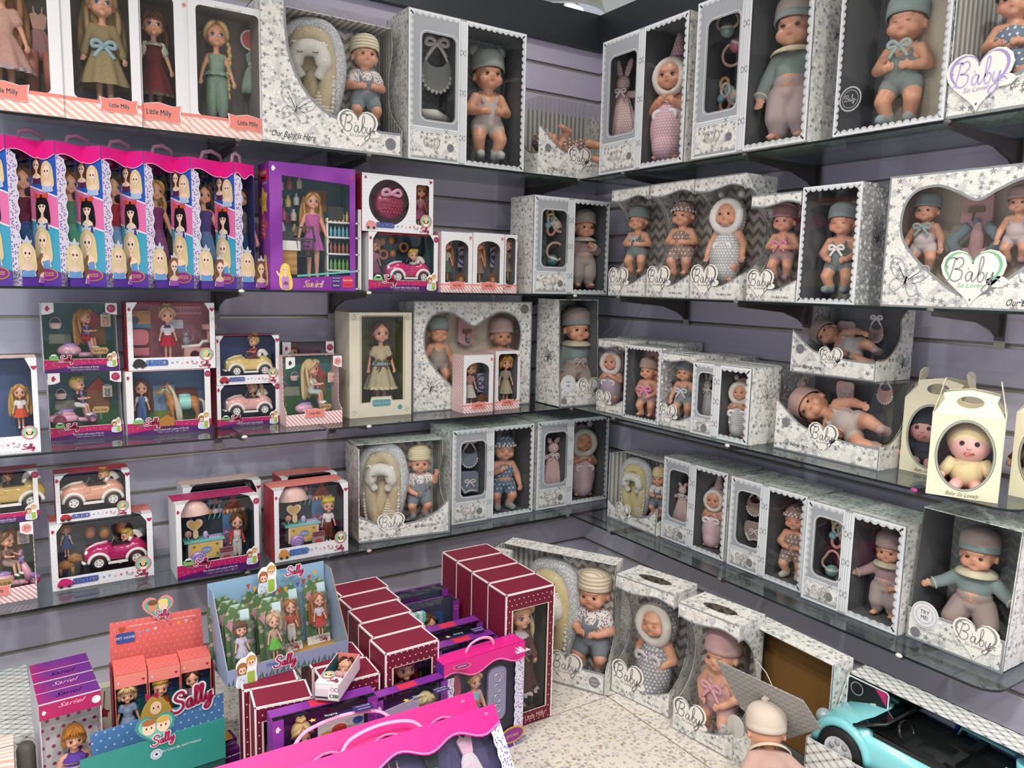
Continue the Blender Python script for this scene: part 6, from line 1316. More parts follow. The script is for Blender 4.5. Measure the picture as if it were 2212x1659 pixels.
f.flat([(W * .68, .03 * H), (W * .93, .03 * H), (W * .93, .115 * H), (W * .68, .115 * H)], -.001, mat('#d3324f', .5)); text(f, 'Supermarket', W * .805, .09 * H, .0085, -.0014, M_WHITE, wx=.7); text(f, 'Shopping', W * .805, .055 * H, .0085, -.0014, M_TXT, wx=.75); horsehead(f, -W * .9, .95 * H, .013, m=M_WHITE); horsehead(f, W * .93, .93 * H, .01, m=mat('#c93a5a', .5)); f.build('front_panel', b.r); pane(b, rect(b, .004))
plate_print('printed_backdrop', b, -W * .9, -W * .1, .55 * H, .62 * H, '#7a3a4a', b.D - .006); plate_print('printed_crate', b, W * .15, W * .6, .66 * H, .84 * H, '#a06a3a', b.D - .006)
P, h = fit(b, 675, 398, 600, .055, 1.01); girl('fashion_doll', 'slim blonde doll in pink patterned dress, purple shopping carton', P, h, .72, 'slim', hair=('long', '#c9964f'), top=('bodice', ('#b8548e', 'floral', (('c2', '#8a5fc0'), ('c3', '#e0b0c8'), ('sc', 150)))), skirt=('#b8518c', 'stripes', (('c2', '#9a68b8'), ('p', .014))), hemz=.3, fl=.12)
def rack(label, b, px, yt, yb, y):
 P, h = fit(b, px, yt, yb, y, 1.0, floor=True); r = thing('toy_shop_rack', label, 'toy furniture', P @ SC(h)); wh = PL('#d9d8d6', .4)
 mb = MB(); mb.box(-.16, -.14, -.08, .08, 0, .86, wh); mb.box(.22, .26, -.1, .1, 0, .98, wh); [mb.box(-.16, .24, -.1, .08, z, z + .02, wh) for z in (.0, .22, .42, .62, .8)]; mb.build('frame', r)
 for k, (z, c) in enumerate(((.02, '#b79a4a'), (.24, '#5f9a4a'), (.44, '#8a4a3a'), (.64, '#5fa0b0'), (.82, '#c9a96a'))):
  mb = MB(); [mb.lathe([(.018, 0), (.02, .08), (.008, .11), (.008, .13)], PL(c), T(-.1 + i * .05, -.04, z), n=8) for i in range(6)]; mb.build('goods_row', r)
 MB().plate(rrect(-.14, .05, .84, 1.0, .03), -.06, -.03, mat('#2a2a28', .4)).build('price_board', r)
rack('white toy supermarket rack with small bottles in purple carton', b, 731, 448, 592, .05)
P = rest(b, 655, 555, .035); r_ = thing('toy_shopping_basket', 'dark grey toy shopping basket held before the slim blonde doll', 'toy basket', P); g_ = mat('#4a4c50', .5); mb = MB()
for k in range(4): z = .004 + k * .014; ring_shape(mb, (0, 0, z), .03 + k * .002, .0018, g_, 16, 1, 0)
[mb.tube([(.028 * cos(a), .028 * sin(a) * .8, 0), (.036 * cos(a), .036 * sin(a) * .8, .05)], .0015, g_, n=5) for a in [2 * pi * i / 16 for i in range(16)]]; mb.lathe([(.001, 0), (.028, 0), (.03, .003)], g_, n=16, sy=.8); mb.tube([(.036 * cos(a), .029 * sin(a), .052) for a in [2 * pi * i / 18 for i in range(18)]], .003, g_, closed=True); mb.build('basket_body', r_); MB().tube([(-.035, 0, .052), (-.02, 0, .085), (.03, 0, .09), (.036, 0, .052)], .003, g_).build('handle', r_)
mb = MB()
P = rest(b, 610, 592, .05); r_ = thing('toy_checkout_counter', 'white and wood toy checkout counter inside purple shopping carton', 'toy furniture', P); MB().box(-.035, .035, -.03, .03, 0, .07, fabric(('#b98d58', 'stripes', (('c2', '#a97c48'), ('p', .02))))).build('cabinet', r_); MB().box(-.038, .045, -.034, .034, .07, .098, PL('#dcdad6', .4)).build('counter_top', r_); MB().box(-.01, .03, -.02, .02, .098, .125, mat('#3a3a3d', .4)).build('till', r_)
for i, (px, py) in enumerate(((606, 398), (624, 396), (646, 394), (604, 430), (622, 434), (640, 430), (612, 462), (634, 464), (610, 492), (636, 496))):
 mb = MB(); mb.lathe([(.009, 0), (.010, .02), (.006, .026), (.004, .03), (.004, .035)], PL(('#c6c9cc', '#c05a72', '#d7d1c2', '#d9d9dc', '#c9b06a')[i % 5], .4), n=8, c=(0, 0)); o = mb.build('toy_bottle', M=rest(b, px, py, b.D - .022) @ T(0, 0, -.018)); tag(o, 'tiny toy bottle on the backdrop of the purple carton', 'toy bottle', 'tiny bottles in the purple carton')
cb = put('L', 2, (796, 624), (945, 628), (796, 499.5), D=.115, d=.325)
framebox(cb, 'white car carton under the round pet bag carton, second shelf', back='#27525c', bandcol=True)
P = rest(cb, 880, 606, .05); toy_car('hot pink toy car with boy driver, second shelf', inb(cb, loc(cb, 878, 600, .05).x, .05, .03), .155, '#c2286c', stripe='#e9dfe2')
P, h = fit(cb, 892, 546, 620, .05, 1.02); girl('small_doll', 'small blond boy doll driving hot pink car, second shelf', P @ T(0, 0, .004), h, 1.35, 'sit', hair=('boy', '#d9bf55'), top=('blouse', '#e8e4e4'), trousers='#8a4f4a')
P, h = fit(cb, 808, 520, 606, .07, 1.02); girl('small_doll', 'small pink doll half hidden at left of second shelf car', P, h, 1.35, 'stand', hair=('bob', '#b98a72'), top=('blouse', '#b98a9e'), skirt='#a8668a')
for i, (px, py, k) in enumerate(((826, 530, 0), (846, 527, 0), (872, 542, 1), (828, 558, 1), (848, 556, 0))):
 mb = MB(); c = PL('#b8753a'); (mb.ell((0, 0, .012), (.011, .008, .013), c) if k == 0 else ring_shape(mb, (0, 0, .012), .014, .005, c, 14)); tag(mb.build('toy_accessory', M=rest(cb, px, py, cb.D - .02)), 'small tan travel toy stuck to backdrop behind hot pink car', 'toy accessory', 'tan travel toys behind hot pink car')
b = put('L', 2, (782, 498), (935, 508), (782, 372), D=.105, d=.325, zb=cb.z + cb.H + .001)
def petdecor(f, b, zb): decor_strip('PET BOX', '#d98f8f', hat=None)(f, b, zb)
start(b, 'toy_carton', 'dotted carton with round magenta pet bag, on the car carton', 'box'); shell(b, M_RED, mat('#7d4a52', .65)); W, H, D = b.W / 2, b.H, b.D; f = MB(); c1 = oval(-W * .26, .52 * H, W * .56, .40 * H, 36); f.plate(rect(b), -.0006, .0014, M_GDOT, holes=[c1, rrect(W * .5, W * .88, .16 * H, .88 * H, .008)]); decor_strip('PET BOX', '#d98f8f')(f, b, .2 * H); horsehead(f, -W * .9, .93 * H, .008); f.flat(heart(W * .92, .94 * H, .006, 12), -.001, M_BADGE); f.build('front_panel', b.r); pane(b, rect(b, .004))
P = rest(b, 839, 440, .05); r_ = thing('pet_carrier_bag', 'round quilted magenta toy bag with pink bow in pet carton', 'toy bag', P); m_ = PL('#a3174f', .3); mb = MB(); mb.lathe([(.001, -.022), (.03, -.02), (.048, -.008), (.05, .008), (.045, .016), (.001, .018)], m_, RX(90), n=30); [mb.ell((x * .011 + (.0055 if j % 2 else 0), -.0185, j * .0105 - .008), (.005, .004, .005), m_, n=6, k=4) for j in range(-2, 2) for x in range(-3, 4)]; mb.build('bag_shell', r_); obj('bow', ribbon_bow(PL('#e3a5c0'), .03, False).mesh('bow'), r_, M=T(0, -.026, .028))
P, h = fit(b, 908, 403, 492, .05, 1.02); girl('small_doll', 'small doll in rose dress beside the round magenta bag', P, h, 1.3, hair=('long', '#c98a4a'), top=('blouse', '#c98a96'), skirt='#b05a78', hemz=.2, fl=.14)
for (x0, x1, y0, yb, px, yt, fb_, hr, sk, nm, dp) in ((952, 1019, 499.5, 630, 963, 516, 607, '#b07a52', '#6d8070', 'green pinafore', .33), (1020, 1087, 502, 631, 1032, 516, 610, '#c08d5c', '#a5847a', 'tan tulle skirt', .33), (1088, 1115, 506.6, 628.5, 1094, 519, 606, '#a5805c', '#8f7f68', 'taupe dress', .31)):
 b = put('L', 2, (x0, yb), (x1, yb), (x0, y0), D=.085, d=dp)
 millybox(b, 'narrow pink striped carton, doll in %s, second shelf' % nm, inner='#77737a', side=M_PSTR2, arch=x1 < 1100, group='narrow pink striped doll cartons', lab=(0 if x1 < 1100 else -.01))
 P, h = fit(b, px, yt, fb_, .045, 1.02); girl('small_doll', 'small big headed doll in %s, second shelf' % nm, P, h, 1.25, hair=('long', hr), top=('bodice' if x1 > 1050 else 'blouse', sk if x1 != 1019 else '#c9bfb0'), skirt=sk, hemz=.22, fl=.15)
 if x1 < 1100:
  P = rest(b, px + 37, 578, .06); r_ = thing('accessory_card', 'lilac card with black heart sunglasses beside doll in %s' % nm, 'toy accessory', P); MB().plate(rrect(-.02, .02, 0, .07, .004), 0, .002, mat('#a89cc0', .5)).build('card', r_); mb = MB(); ring_shape(mb, (0, -.003, .035), .023, .0022, M_TXT, 18, 1, 1.1); [mb.plate(heart(k * .0095, .035, .0095, 14), -.006, -.003, M_TXT) for k in (1, -1)]; mb.build('sunglasses', r_); obj('flower_band', ribbon_bow(mat('#c98a96', .5), .012, False).mesh('bow'), r_, M=T(0, -.004, .064))
  P = rest(b, px + 32, 612, .04); r_ = thing('toy_kennel', 'brown print kennel cut-out beside doll in %s' % nm, 'toy house', P); MB().plate([(-.018, 0), (.018, 0), (.018, .02), (.022, .02), (0, .038), (-.022, .02), (-.018, .02)], -.002, .002, mat('#7d5236', .6)).build('house', r_); MB().flat(oval(0, .012, .008, .01, 12), -.0025, mat('#c99a6a', .5)).build('dog_print', r_)
b = put('L', 2, (1149, 631), (1311, 629), (1141, 420), D=.15, d=.325)
closet(b, 'small lace wardrobe carton at corner on second shelf, doll in pink', split=.5, group=G_LACE)
P, h = fit(b, 1188, 449, 512, .07, 1.0); keys('pastel teething charm bunch in second shelf wardrobe window', P, h); P, h = fit(b, 1188, 519, 577, .07, 1.0); rattle('tilted oval pink rattle with teal ball, second shelf wardrobe', P @ RY(20), h, '#5f8f92', '#d9b0a4')
P, h = fit(b, 1260, 449, 622, .08); baby('baby_doll', 'baby doll in rose top and pale trousers, second shelf corner', P, h, ('down', 'chest'), 'straight', ('band', '#a9a19b', '#b59a94'), [('sweater', '#b79a98'), ('pants', '#c0b1ac'), ('collar', '#ddd3c0'), ('cuffs', '#ddd3c0')])
# -- second shelf, right wall
for (l, r, t_, D, px, yt, yb, nm, spec) in (
 ((1314, 635), (1389, 639), (1313, 411), .13, 1378, 441, 592, 'grey knit hat, eyes shut', dict(hat=('beanie', '#8f9a98'), wear=[('romper', '#8c9896')], eyes='shut', bow=('#b9c4c4', .55, .06))),
 ((1396, 639), (1485, 641), (1401, 399), .13, 1474, 424, 597, 'brown flowered bonnet', dict(hat=('bonnet', SPOTTY('#9b7f78', WHT, .02, .18), WHT), wear=[('blouse', SPOTTY('#9a847a', WHT, .02, .18))])),
 ((1490, 641), (1595, 645), (1495, 387), .14, 1572, 415, 612, 'grey hooded fleece swaddle', dict(hat=('hood', SPOTTY('#a9a9ab', '#e4e4e4', .012, .3), ('#e7e4e0', 'fleece')), wear=[('sack', SPOTTY('#b4b4b6', '#e4e4e4', .012, .3))], bow=('#ece7ea', .42, .1), arm='down')),
 ((1612, 643), (1715, 651), (1622, 423), .13, 1692, 437, 606, 'mauve knit hat and pink bow', dict(hat=('beanie', '#b08a8c'), wear=[('romper', '#c09a9c'), ('socks', '#a98288')], bow=('#d98fa8', .5, .09)))):
 b = put('R', 2, l, r, t_, D=D, d=.325); curvy(b, 'wavy topped star carton on second shelf, doll in %s' % nm, group=G_CURV)
 P, h = fit(b, px, yt, yb, .07); spec = dict(spec); baby('baby_doll', 'baby doll in %s, second shelf right of corner' % nm, P, h, spec.pop('arm', 'front'), 'bent', **spec)
b = put('R', 2, (1719, 647), (1845, 652), (1729, 405), D=.15, d=.325); lacebox(b, 'lace edged carton on second shelf, sleeping doll on cream fleece')
blanket('cream fleece behind the sleeping doll, second shelf', inb(b, .02, b.D - .03), b.W * .7, b.H * .88, M_FLEECE)
P, h = fit(b, 1817, 432, 634, .075); baby('baby_doll', 'sleeping baby doll in grey knitted hat and romper, second shelf', P, h, 'belly', 'bent', ('beanie', '#8f9b9d'), [('romper', '#8a9696'), ('socks', '#98a5a3')], eyes='shut', bow=('#e9e7e2', .52, .08))
b = put('R', 2, (1902, 651), (2330, 681), (1915, 378), D=.14, d=.325); b.H *= .985
heartbox(b, 'large heart windowed carton with two dolls at right of second shelf', foil='#8fd6a6', badge=False)
P, h = fit(b, 1999, 412, 590, .075); baby('baby_doll', 'baby doll in grey knit cap and white romper, right heart carton', P, h, 'down', 'bent', ('beanie', '#93a5a4'), [('romper', '#dccfd0'), ('socks', '#93a5a4')], bow=('#8fa3a2', .6, .1))
P, h = fit(b, 2200, 396, 570, .075); baby('baby_doll', 'baby doll in pink knit cap at right edge of heart carton', P, h, 'down', 'bent', ('beanie', '#cdb0ac'), [('romper', '#d8c6c6'), ('socks', '#b98f92')])
def layette(b, px, y0, y1, nm):
 P = rest(b, px, y1, b.D - .03); h = loc(b, px, y0, b.D - .03).z - loc(b, px, y1, b.D - .03).z; r_ = thing('knitted_hat', 'pink knitted hat pinned to fleece, %s' % nm, 'doll clothes', P); m_ = mat('#cfa3a4', .95, 'fleece'); MB().plate([(-.035, .015), (-.01, 0), (.01, 0), (.035, .015), (.034, h), (-.034, h)], -.006, .004, m_).build('hat_cloth', r_); q = MB(); q.plate(rrect(-.018, .018, h * .45, h * .62, .003), -.011, -.006, mat('#7d6a3f', .4)); q.tube([(-.004, -.01, h * .45), (-.006, -.012, h * .2)], .0012, M_TXT); q.ell((.004, -.012, h * .18), (.008, .006, .008), mat('#7f8f98', .9, 'fleece')); q.build('tag', r_)
layette(b, 2110, 419, 493, 'right heart carton')
P = rest(b, 2110, 577, b.D - .03); r_ = thing('knitted_booties', 'grey and pink knitted booties on fleece in right heart carton', 'doll clothes', P); gm, pm = mat('#87979a', .95, 'fleece'), mat('#cfa3a4', .95, 'fleece')
for s in (1, -1): q = MB(); q.tube([(s * .03, -.01, .02), (s * .055, -.015, .06), (s * .02, -.012, .095)], [.02, .016, .012], gm); q.ell((s * .03, -.012, .025), (.03, .014, .02), pm); q.build('bootie', r_)
MB().ell((0, -.012, .055), (.016, .012, .05), pm).build('pink_strip', r_)
# -- third shelf, left wall
SALLYBACK = '#5f6f9a'
def small(label, b, px, yt, yb, y, hair, top, bottom=None, hs=1.35, pose='stand', rz=None, trousers=None, shoes='#e6e2de', top_kind='blouse', **k):
 P, h = fit(b, px, yt, yb, y, 1.03, rz); return girl('small_doll', label, P, h, hs, pose, hair=hair, top=(top_kind, top), skirt=bottom, trousers=trousers, shoes=shoes, hemz=k.pop('hemz', .27), fl=k.pop('fl', .15), **k)
b = put('L', 3, (0, 983), (89, 976), (77, 773), D=.1); b.M = b.M @ T(-.06, 0, 0); b.W += .12
framebox(b, 'tall dotted ice cream carton cut off at left of third shelf', back='#4a5f86', top=M_PSTR, decor=decor_strip('ICE CREAM', '#d9a04a', bg='#3f5aa8', hat='#f0ebe6'))
small('waitress doll in white shirt and orange apron, third shelf left', b, 44, 835, 925, .05, ('long', '#d2a45a'), '#e8e2e0', '#d9573a', hemz=.28, extras=(('apron', '#d9573a'),))
lo = put('L', 3, (110, 952), (267, 941), (103, 807), D=.1); tabbox(lo, 'lower scooter carton at left of third shelf, boy with sidecar')
P = rest(lo, 165, 915, .05); scooter('pink toy scooter with grey cat in sidecar, lower carton', P @ T(0, 0, 0), .115, side='#8e8f96')
small('blond boy doll in black shirt riding the sidecar scooter', lo, 168, 818, 915, .05, ('boy', '#cdb75f'), '#33343a', pose='sit', rz=60, trousers='#e0dcd8')
basket('pink striped toy basket in lower scooter carton', rest(lo, 132, 862, lo.D - .03), .033); pet_card('grey toy cat on card in lower scooter carton', rest(lo, 232, 845, lo.D - .03), .03, '#8e9096')
sign(lo, lo.W * .2, .075, .022, 'fun trip')
b = put('L', 3, (96, 803), (258, 801), (88, 654), D=.1, d=lo.d - .004, zb=lo.z + lo.H + .001); tabbox(b, 'upper scooter carton at left of third shelf, girl with long hair')
scooter('pink and lilac toy scooter with rabbit handlebar, upper carton', rest(b, 176, 775, .05), .12)
small('long haired girl doll in red shorts on the upper pink scooter', b, 182, 672, 770, .05, ('long', '#bd8a4c'), '#5a4a86', pose='sit', rz=55, trousers='#b02a2a')
basket('pink toy picnic basket in upper scooter carton', rest(b, 120, 710, b.D - .03), .036); pet_card('peach toy rabbit on card in upper scooter carton', rest(b, 228, 692, b.D - .03), .032); sign(b, b.W * .25, .055, .022, 'fun trip')
lo = put('L', 3, (276, 943), (457, 930), (456, 796), D=.1); framebox(lo, 'horse carton with tan pony on third shelf, under the pet hospital', back='#5d7fa6', bandcol=True, hole=[(-lo.W / 2 + .018, .2 * lo.H), (lo.W / 2 - .016, .2 * lo.H), (lo.W / 2 - .016, lo.H - .001), (-lo.W / 2 + .018, lo.H - .001)])
plate_print('printed_barn', lo, -.07, .095, .03, .12, '#7d4536', lo.D - .005); plate_print('printed_door', lo, -.03, .03, .05, .13, '#8fb3d4', lo.D - .0065); plate_print('printed_hill', lo, -.1, .1, .003, .055, '#7a9a4a', lo.D - .0068)
small('farm girl doll in blue dungarees beside the tan pony', lo, 306, 826, 922, .055, ('long', '#6b4326'), '#e0d6dc', trousers='#5878b0', shoes='#8a5a3a', extras=(('vest', '#5878b0'),))
P, h = fit(lo, 392, 812, 922, .05, 1.08); pony('tan toy pony with cream mane and mint saddle', P, h)
MB().plate([(-.02, .012), (.02, .012), (.02, .03), (.024, .03), (0, .045), (-.024, .03), (-.02, .03)], -.002, .001, mat('#a8743a', .6)).build('pony_sign', lo.r, M=T(-.01, -.004, .012))
b = put('L', 3, (278, 800), (466, 797), (275, 653), D=.1, d=lo.d - .004, zb=lo.z + lo.H + .001); framebox(b, 'pet hospital carton with girl doll, upper row of third shelf', back='#a5656e', decor=decor_strip('PET CARE', '#2a2a30', bg='#3f6fc0'), side=M_RED)
W, H, D = b.W / 2, b.H, b.D; mb = MB(); mb.box(-.02, W * .86, D - .006, D - .004, .80 * H, .93 * H, mat('#c98a92', .6)); text(mb, 'Pet Hospital', W * .5, .865 * H, .0165, D - .0068, mat('#4a4486', .5)); mb.flat(oval(W * -.02, .865 * H, .009, n=14), D - .0068, mat('#4a4486', .5)); mb.box(-W * .84, -W * .38, D - .02, D - .018, .60 * H, .86 * H, mat('#c58f5a', .6)); mb.flat([(-W * .84, .6 * H), (-W * .38, .6 * H), (-W * .38, .66 * H), (-W * .84, .66 * H)], D - .0205, mat('#4f83a6', .5)); text(mb, 'PET CARE', -W * .6, .825 * H, .011, D - .0205, mat('#3f5a35', .5)); mb.flat(oval(-W * .74, .72 * H, .011, n=14), D - .0207, mat('#2f5a66', .5)); mb.box(-.0, W * .4, D - .007, D - .005, .58 * H, .72 * H, mat('#cfd3e6', .5)); mb.build('printed_backdrop', b.r)
small('girl doll in white blouse and red skirt, pet hospital carton', b, 362, 668, 776, .05, ('updo', '#d9bb86'), '#e6e2e4', '#c0203a', hemz=.29, extras=(('collar', '#33467f'),))
P = rest(b, 420, 780, .06); r_ = thing('grooming_table', 'pink toy grooming table with round hole, pet hospital carton', 'toy furniture', P); pk = PL('#dca39a', .4); MB().plate([(-.03, 0), (.03, 0), (.03, .04), (-.03, .04)], -.015, .015, pk, holes=[oval(0, .02, .014, n=16)]).build('cabinet', r_); q = MB(); q.tube([(-.035, 0, .043), (.015, 0, .046), (.025, 0, .058), (.06, 0, .06)], .006, PL('#e2dcd6', .4)); q.build('worktop', r_); q = MB(); q.tube([(.045, 0, .06), (.045, 0, .1)], .008, pk); q.lathe([(.02, .095), (.022, .11), (.001, .112)], pk, T(.045, 0, 0), n=14); q.build('lamp', r_)
P = rest(b, 300, 745, .06); r_ = thing('pet_bath', 'pink toy pet bath tub in the pet hospital carton', 'toy furniture', P); MB().plate(rrect(-.03, .025, 0, .045, .014), -.01, .01, PL('#c96a76')).build('tub', r_); MB().box(-.03, .025, -.012, .012, -.03, -.008, PL('#c96a76')).build('drawer', r_)
P = rest(b, 402, 742, .06); r_ = thing('toy_cat', 'grey toy cat sitting on the pet hospital table', 'toy pet', P @ SC(.045)); gy = PL('#8a8c96', .35); q = MB(); q.ell((0, 0, .2), (.25, .2, .3), gy); q.ell((0, -.05, .62), (.2, .18, .18), gy); q.ell((-.12, -.05, .8), (.05, .04, .09), gy); q.ell((.12, -.05, .8), (.05, .04, .09), gy); q.tube([(.2, 0, .1), (.45, 0, .3), (.4, 0, .6)], .05, gy); q.build('cat_body', r_)
lo = put('L', 3, (470, 925), (604, 914), (604, 827), D=.09); framebox(lo, 'carton with pale pink car, lower row of third shelf', back='#26345f', bandcol=True, side=M_RED)
x = loc(lo, 536, 890, .05).x; toy_car('pale pink toy car with blonde driver, third shelf', inb(lo, x, .05, .028), .145, '#e2aaa4', stripe='#d8cfc8'); small('blonde doll driving the pale pink car, third shelf', lo, 546, 830, 900, .05, ('pony', '#d6b98a'), '#b98a4a', pose='sit', rz=-60, trousers='#a88a5a')
b = put('L', 3, (468, 829), (604, 825), (467, 726), D=.09, d=lo.d - .003, zb=lo.z + lo.H + .001); framebox(b, 'carton with yellow car, stacked on the pale pink car', back='#2b4079', side=M_RED, decor=decor_strip('CAT FUN', '#b02a3c', badgehair='#d9bf70'))
x = loc(b, 536, 790, .05).x; toy_car('butter yellow toy car with blonde driver, third shelf', inb(b, x, .05, .022), .145, '#dfc476', stripe='#e6dcb8'); small('doll in red driving the butter yellow car', b, 549, 728, 800, .05, ('updo', '#d9b67a'), '#b03038', pose='sit', rz=-60, trousers='#8a2a34')
b = put('L', 3, (612, 895), (722, 890), (718, 737), D=.08, d=.12); tabbox(b, 'carton half hidden behind the pink striped scooter carton', sky='#6f5a6a', ground='#5a4a58'); small('brown haired doll half hidden behind the striped scooter carton', b, 628, 745, 860, .04, ('bob', '#6b3f2a'), '#7a4a5a', '#7a4a5a')
b = put('L', 3, (619, 922), (739, 912), (617, 772), D=.1); tabbox(b, 'pink striped scooter carton right of the stacked car cartons', sky='#41766e', ground='#39693a', band='milly', out=M_PSTR2)
scooter('pink scooter with lilac seat in pink striped carton', rest(b, 676, 897, .05), .118); small('long blonde doll in mint dress on pink scooter, striped carton', b, 672, 782, 890, .05, ('long', '#dcc48e'), '#e3dfd8', pose='sit', rz=50, trousers='#b5c9bc')
basket('rose toy basket in pink striped scooter carton', rest(b, 636, 822, b.D - .03), .032); pet_card('pink toy bear on striped card in pink striped carton', rest(b, 716, 815, b.D - .03), .03, '#e3b3aa'); sign(b, b.W * .22, .052, .02, 'fun trip')
b = put('L', 3, (755, 905), (888, 894), (758, 675), D=.13); start(b, 'doll_carton', 'cream carton with green lining, brown haired doll in tulle gown', 'box'); M_CRM = mat('#dcd6c4', .5, name='cream_card'); M_OLV = mat('#6f7a3a', .7); shell(b, M_CRM, M_OLV); W, H, D = b.W / 2, b.H, b.D
hole = [(-W * .62, .14 * H), (-W * .34, .14 * H), (-W * .3, .19 * H), (W * .32, .19 * H), (W * .36, .15 * H), (W * .72, .15 * H), (W * .72, .97 * H), (-W * .62, .97 * H)]; f = MB(); f.plate(rect(b), -.0006, .0014, M_CRM, holes=[hole]); f.ribbon([(x * 1.06, z * .985 + .002) for x, z in hole], .003, -.001, mat('#a8a596', .5), closed=True); f.plate(rrect(-W * .28, W * .3, .105 * H, .165 * H, .005), -.003, -.001, mat('#5f9aa0', .45)); text(f, "Doll's Story", 0, .135 * H, .013, -.0035, mat('#a8c6c6', .4), shear=.3); f.flat(oval(W * .62, .08 * H, .0085, n=16), -.001, mat('#5f9aa0', .45))
for sx in (-1, 1):
 for z in (.05, .95): f.ribbon(spl([(sx * W * .93, z * H), (sx * W * .85, (z + .02) * H), (sx * W * .8, z * H), (sx * W * .9, (z - .02) * H)], 4), .0015, -.001, mat('#8f8c7c', .5))
f.build('front_panel', b.r); pane(b, rect(b, .004)); P, h = fit(b, 822, 689, 872, .065, 1.02); girl('fashion_doll', 'big brown braided doll in cream tulle gown, green lined carton', P, h, 1.0, hair=('braids', '#4f2a1e'), top=('blouse', '#c9bf9a'), skirt='#b9ae8e', hem='#d6cba8', extras=(('sash', '#7aa39c'), ('frill', '#7aa39c'), ('bow', '#6b4a34', .5)), hemz=.2, fl=.19, iris='#4a3a30')
mb = MB(); mb.tube([(0, 0, 0), (.012, 0, .06), (.03, 0, .11)], .0035, mat('#6b4128', .5), flat=.4); o = mb.build('ribbon_sash_end', b.r, M=b.M.inverted() @ rest(b, 806, 860, .04))
b = put('L', 3, (891, 890), (1144, 873), (900, 650), D=.12); heartbox(b, 'large heart windowed carton behind two narrow cartons, third shelf')
P, h = fit(b, 946, 681, 835, .07); baby('baby_doll', 'sleepy baby doll in tall grey cap, left in third shelf heart carton', P, h, 'down', 'bent', ('bear', '#929e9c'), [('romper', '#b9a9a3'), ('socks', '#a9b1ae')], eyes='shut')
P, h = fit(b, 1082, 685, 850, .07); baby('baby_doll', 'baby doll in pink folded cap, right in third shelf heart carton', P, h, 'down', 'bent', ('fold', '#c9aaa8'), [('romper', '#c4aaa6')]); layette(b, 1006, 689, 746, 'third shelf heart carton')
for (l, r, t_, px, yt, yb, hr, hst, tp, sk, nm, ar) in (((1000, 894), (1064, 888), (1004, 768), 1014, 782, 876, '#b98a4c', 'bob', '#b98a86', '#d9d0c8', 'white tulle skirt', True), ((1068, 886), (1121, 882), (1069, 759), 1092, 769, 868, '#d9a24c', 'bob', '#a39a86', '#b3a888', 'grey lace gown', False)):
 b = put('L', 3, l, r, t_, D=.08); millybox(b, 'narrow pink striped carton before heart carton, doll in %s' % nm, inner='#6d6a74', side=M_PSTR2, arch=ar, group='narrow pink striped doll cartons', win=None if ar else (-b.W / 2 + .014, b.W / 2 - .01), inset=(.06, .09))
 small('small big headed doll in %s, third shelf' % nm, b, px, yt, yb, .045, (hst, hr), tp, sk, hs=1.25, hemz=.2, fl=.16)
 if ar:
  P = rest(b, 1041, 838, .06); r_ = thing('accessory_card', 'lilac card with round black glasses, third shelf', 'toy accessory', P); MB().plate(rrect(-.02, .02, -.015, .055, .004), 0, .002, mat('#a89cc0', .5)).build('card', r_); q = MB(); ring_shape(q, (0, -.003, .02), .024, .002, M_TXT, 18, 1, 1.1); [ring_shape(q, (k * .011, -.004, .018), .009, .0015, M_TXT, 14) for k in (1, -1)]; q.build('glasses', r_); P = rest(b, 1040, 872, .04); r_ = thing('toy_kennel', 'brown print kennel cut-out with dog, third shelf', 'toy house', P); MB().plate([(-.018, 0), (.018, 0), (.018, .02), (.022, .02), (0, .038), (-.022, .02), (-.018, .02)], -.002, .002, mat('#7d5236', .6)).build('house', r_)
b = put('L', 3, (1209, 881), (1291, 873), (1205, 647), D=.16, d=.325); tryme(b, 'tall open fronted carton at the corner on third shelf', slant=.02)
P, h = fit(b, 1244, 660, 868, .10); baby('baby_doll', 'large baby doll in grey jumper and puffed pale trousers, corner', P, h, ('down', 'spread'), 'wide', ('band', '#a99a96', '#93a1a0'), [('sweater', '#8d9c9b'), ('pants', '#bcaaa4'), ('collar', '#d8cfb2'), ('cuffs', '#d8cfb2')], bow=('#a9a0a2', .47, .06))
# -- third shelf, right wall
G_BACK = 'wavy topped cartons in the back row, third shelf'
for l, r, t_, nm in (((1328, 870), (1390, 884), (1322, 706), 'nearest corner'), ((1395, 886), (1466, 903), (1391, 714), 'second from corner')):
 b = put('R', 3, l, r, D=.1, d=.125, H=.262); curvy(b, 'star carton standing in back row of third shelf, %s' % nm, group=G_BACK)
b = put('R', 3, (1512, 905), (1585, 923), D=.1, d=.125, H=.235); curvy(b, 'star carton in back row of third shelf, behind grey hat doll', group=G_BACK)
b = put('R', 3, (1578, 925), (1676, 950), D=.1, d=.115, H=.222); lacebox(b, 'lace edged carton behind the white comforter carton, third shelf')
for (l, r, t_, D, px, yt, yb, nm, spec) in (
 ((1288, 886), (1343, 898), (1288, 731), .1, 1322, 748, 880, 'lilac fleece hood with white bow', dict(hat=('hood', ('#bfa5b6', 'fleece'), ('#e6e0dc', 'fleece')), wear=[('sack', ('#b3a2ae', 'fleece'))], bow=('#dcd6de', .44, .12), arm='chest')),
 ((1424, 917), (1490, 931), (1425, 760), .12, 1479, 771, 905, 'slate knit hat and grey tutu', dict(hat=('beanie', '#7b8490'), wear=[('romper', '#a3acab'), ('socks', '#8d9a9c')], bow=('#c9cdd6', .5, .1)))):
 b = put('R', 3, l, r, t_, D=D, d=.306); curvy(b, 'small wavy topped carton on third shelf, doll in %s' % nm, group=G_CURV); spec = dict(spec)
 P, h = fit(b, px, yt, yb, .055); baby('baby_doll', 'small baby doll in %s, third shelf' % nm, P, h, spec.pop('arm', 'down'), 'bent', **spec)
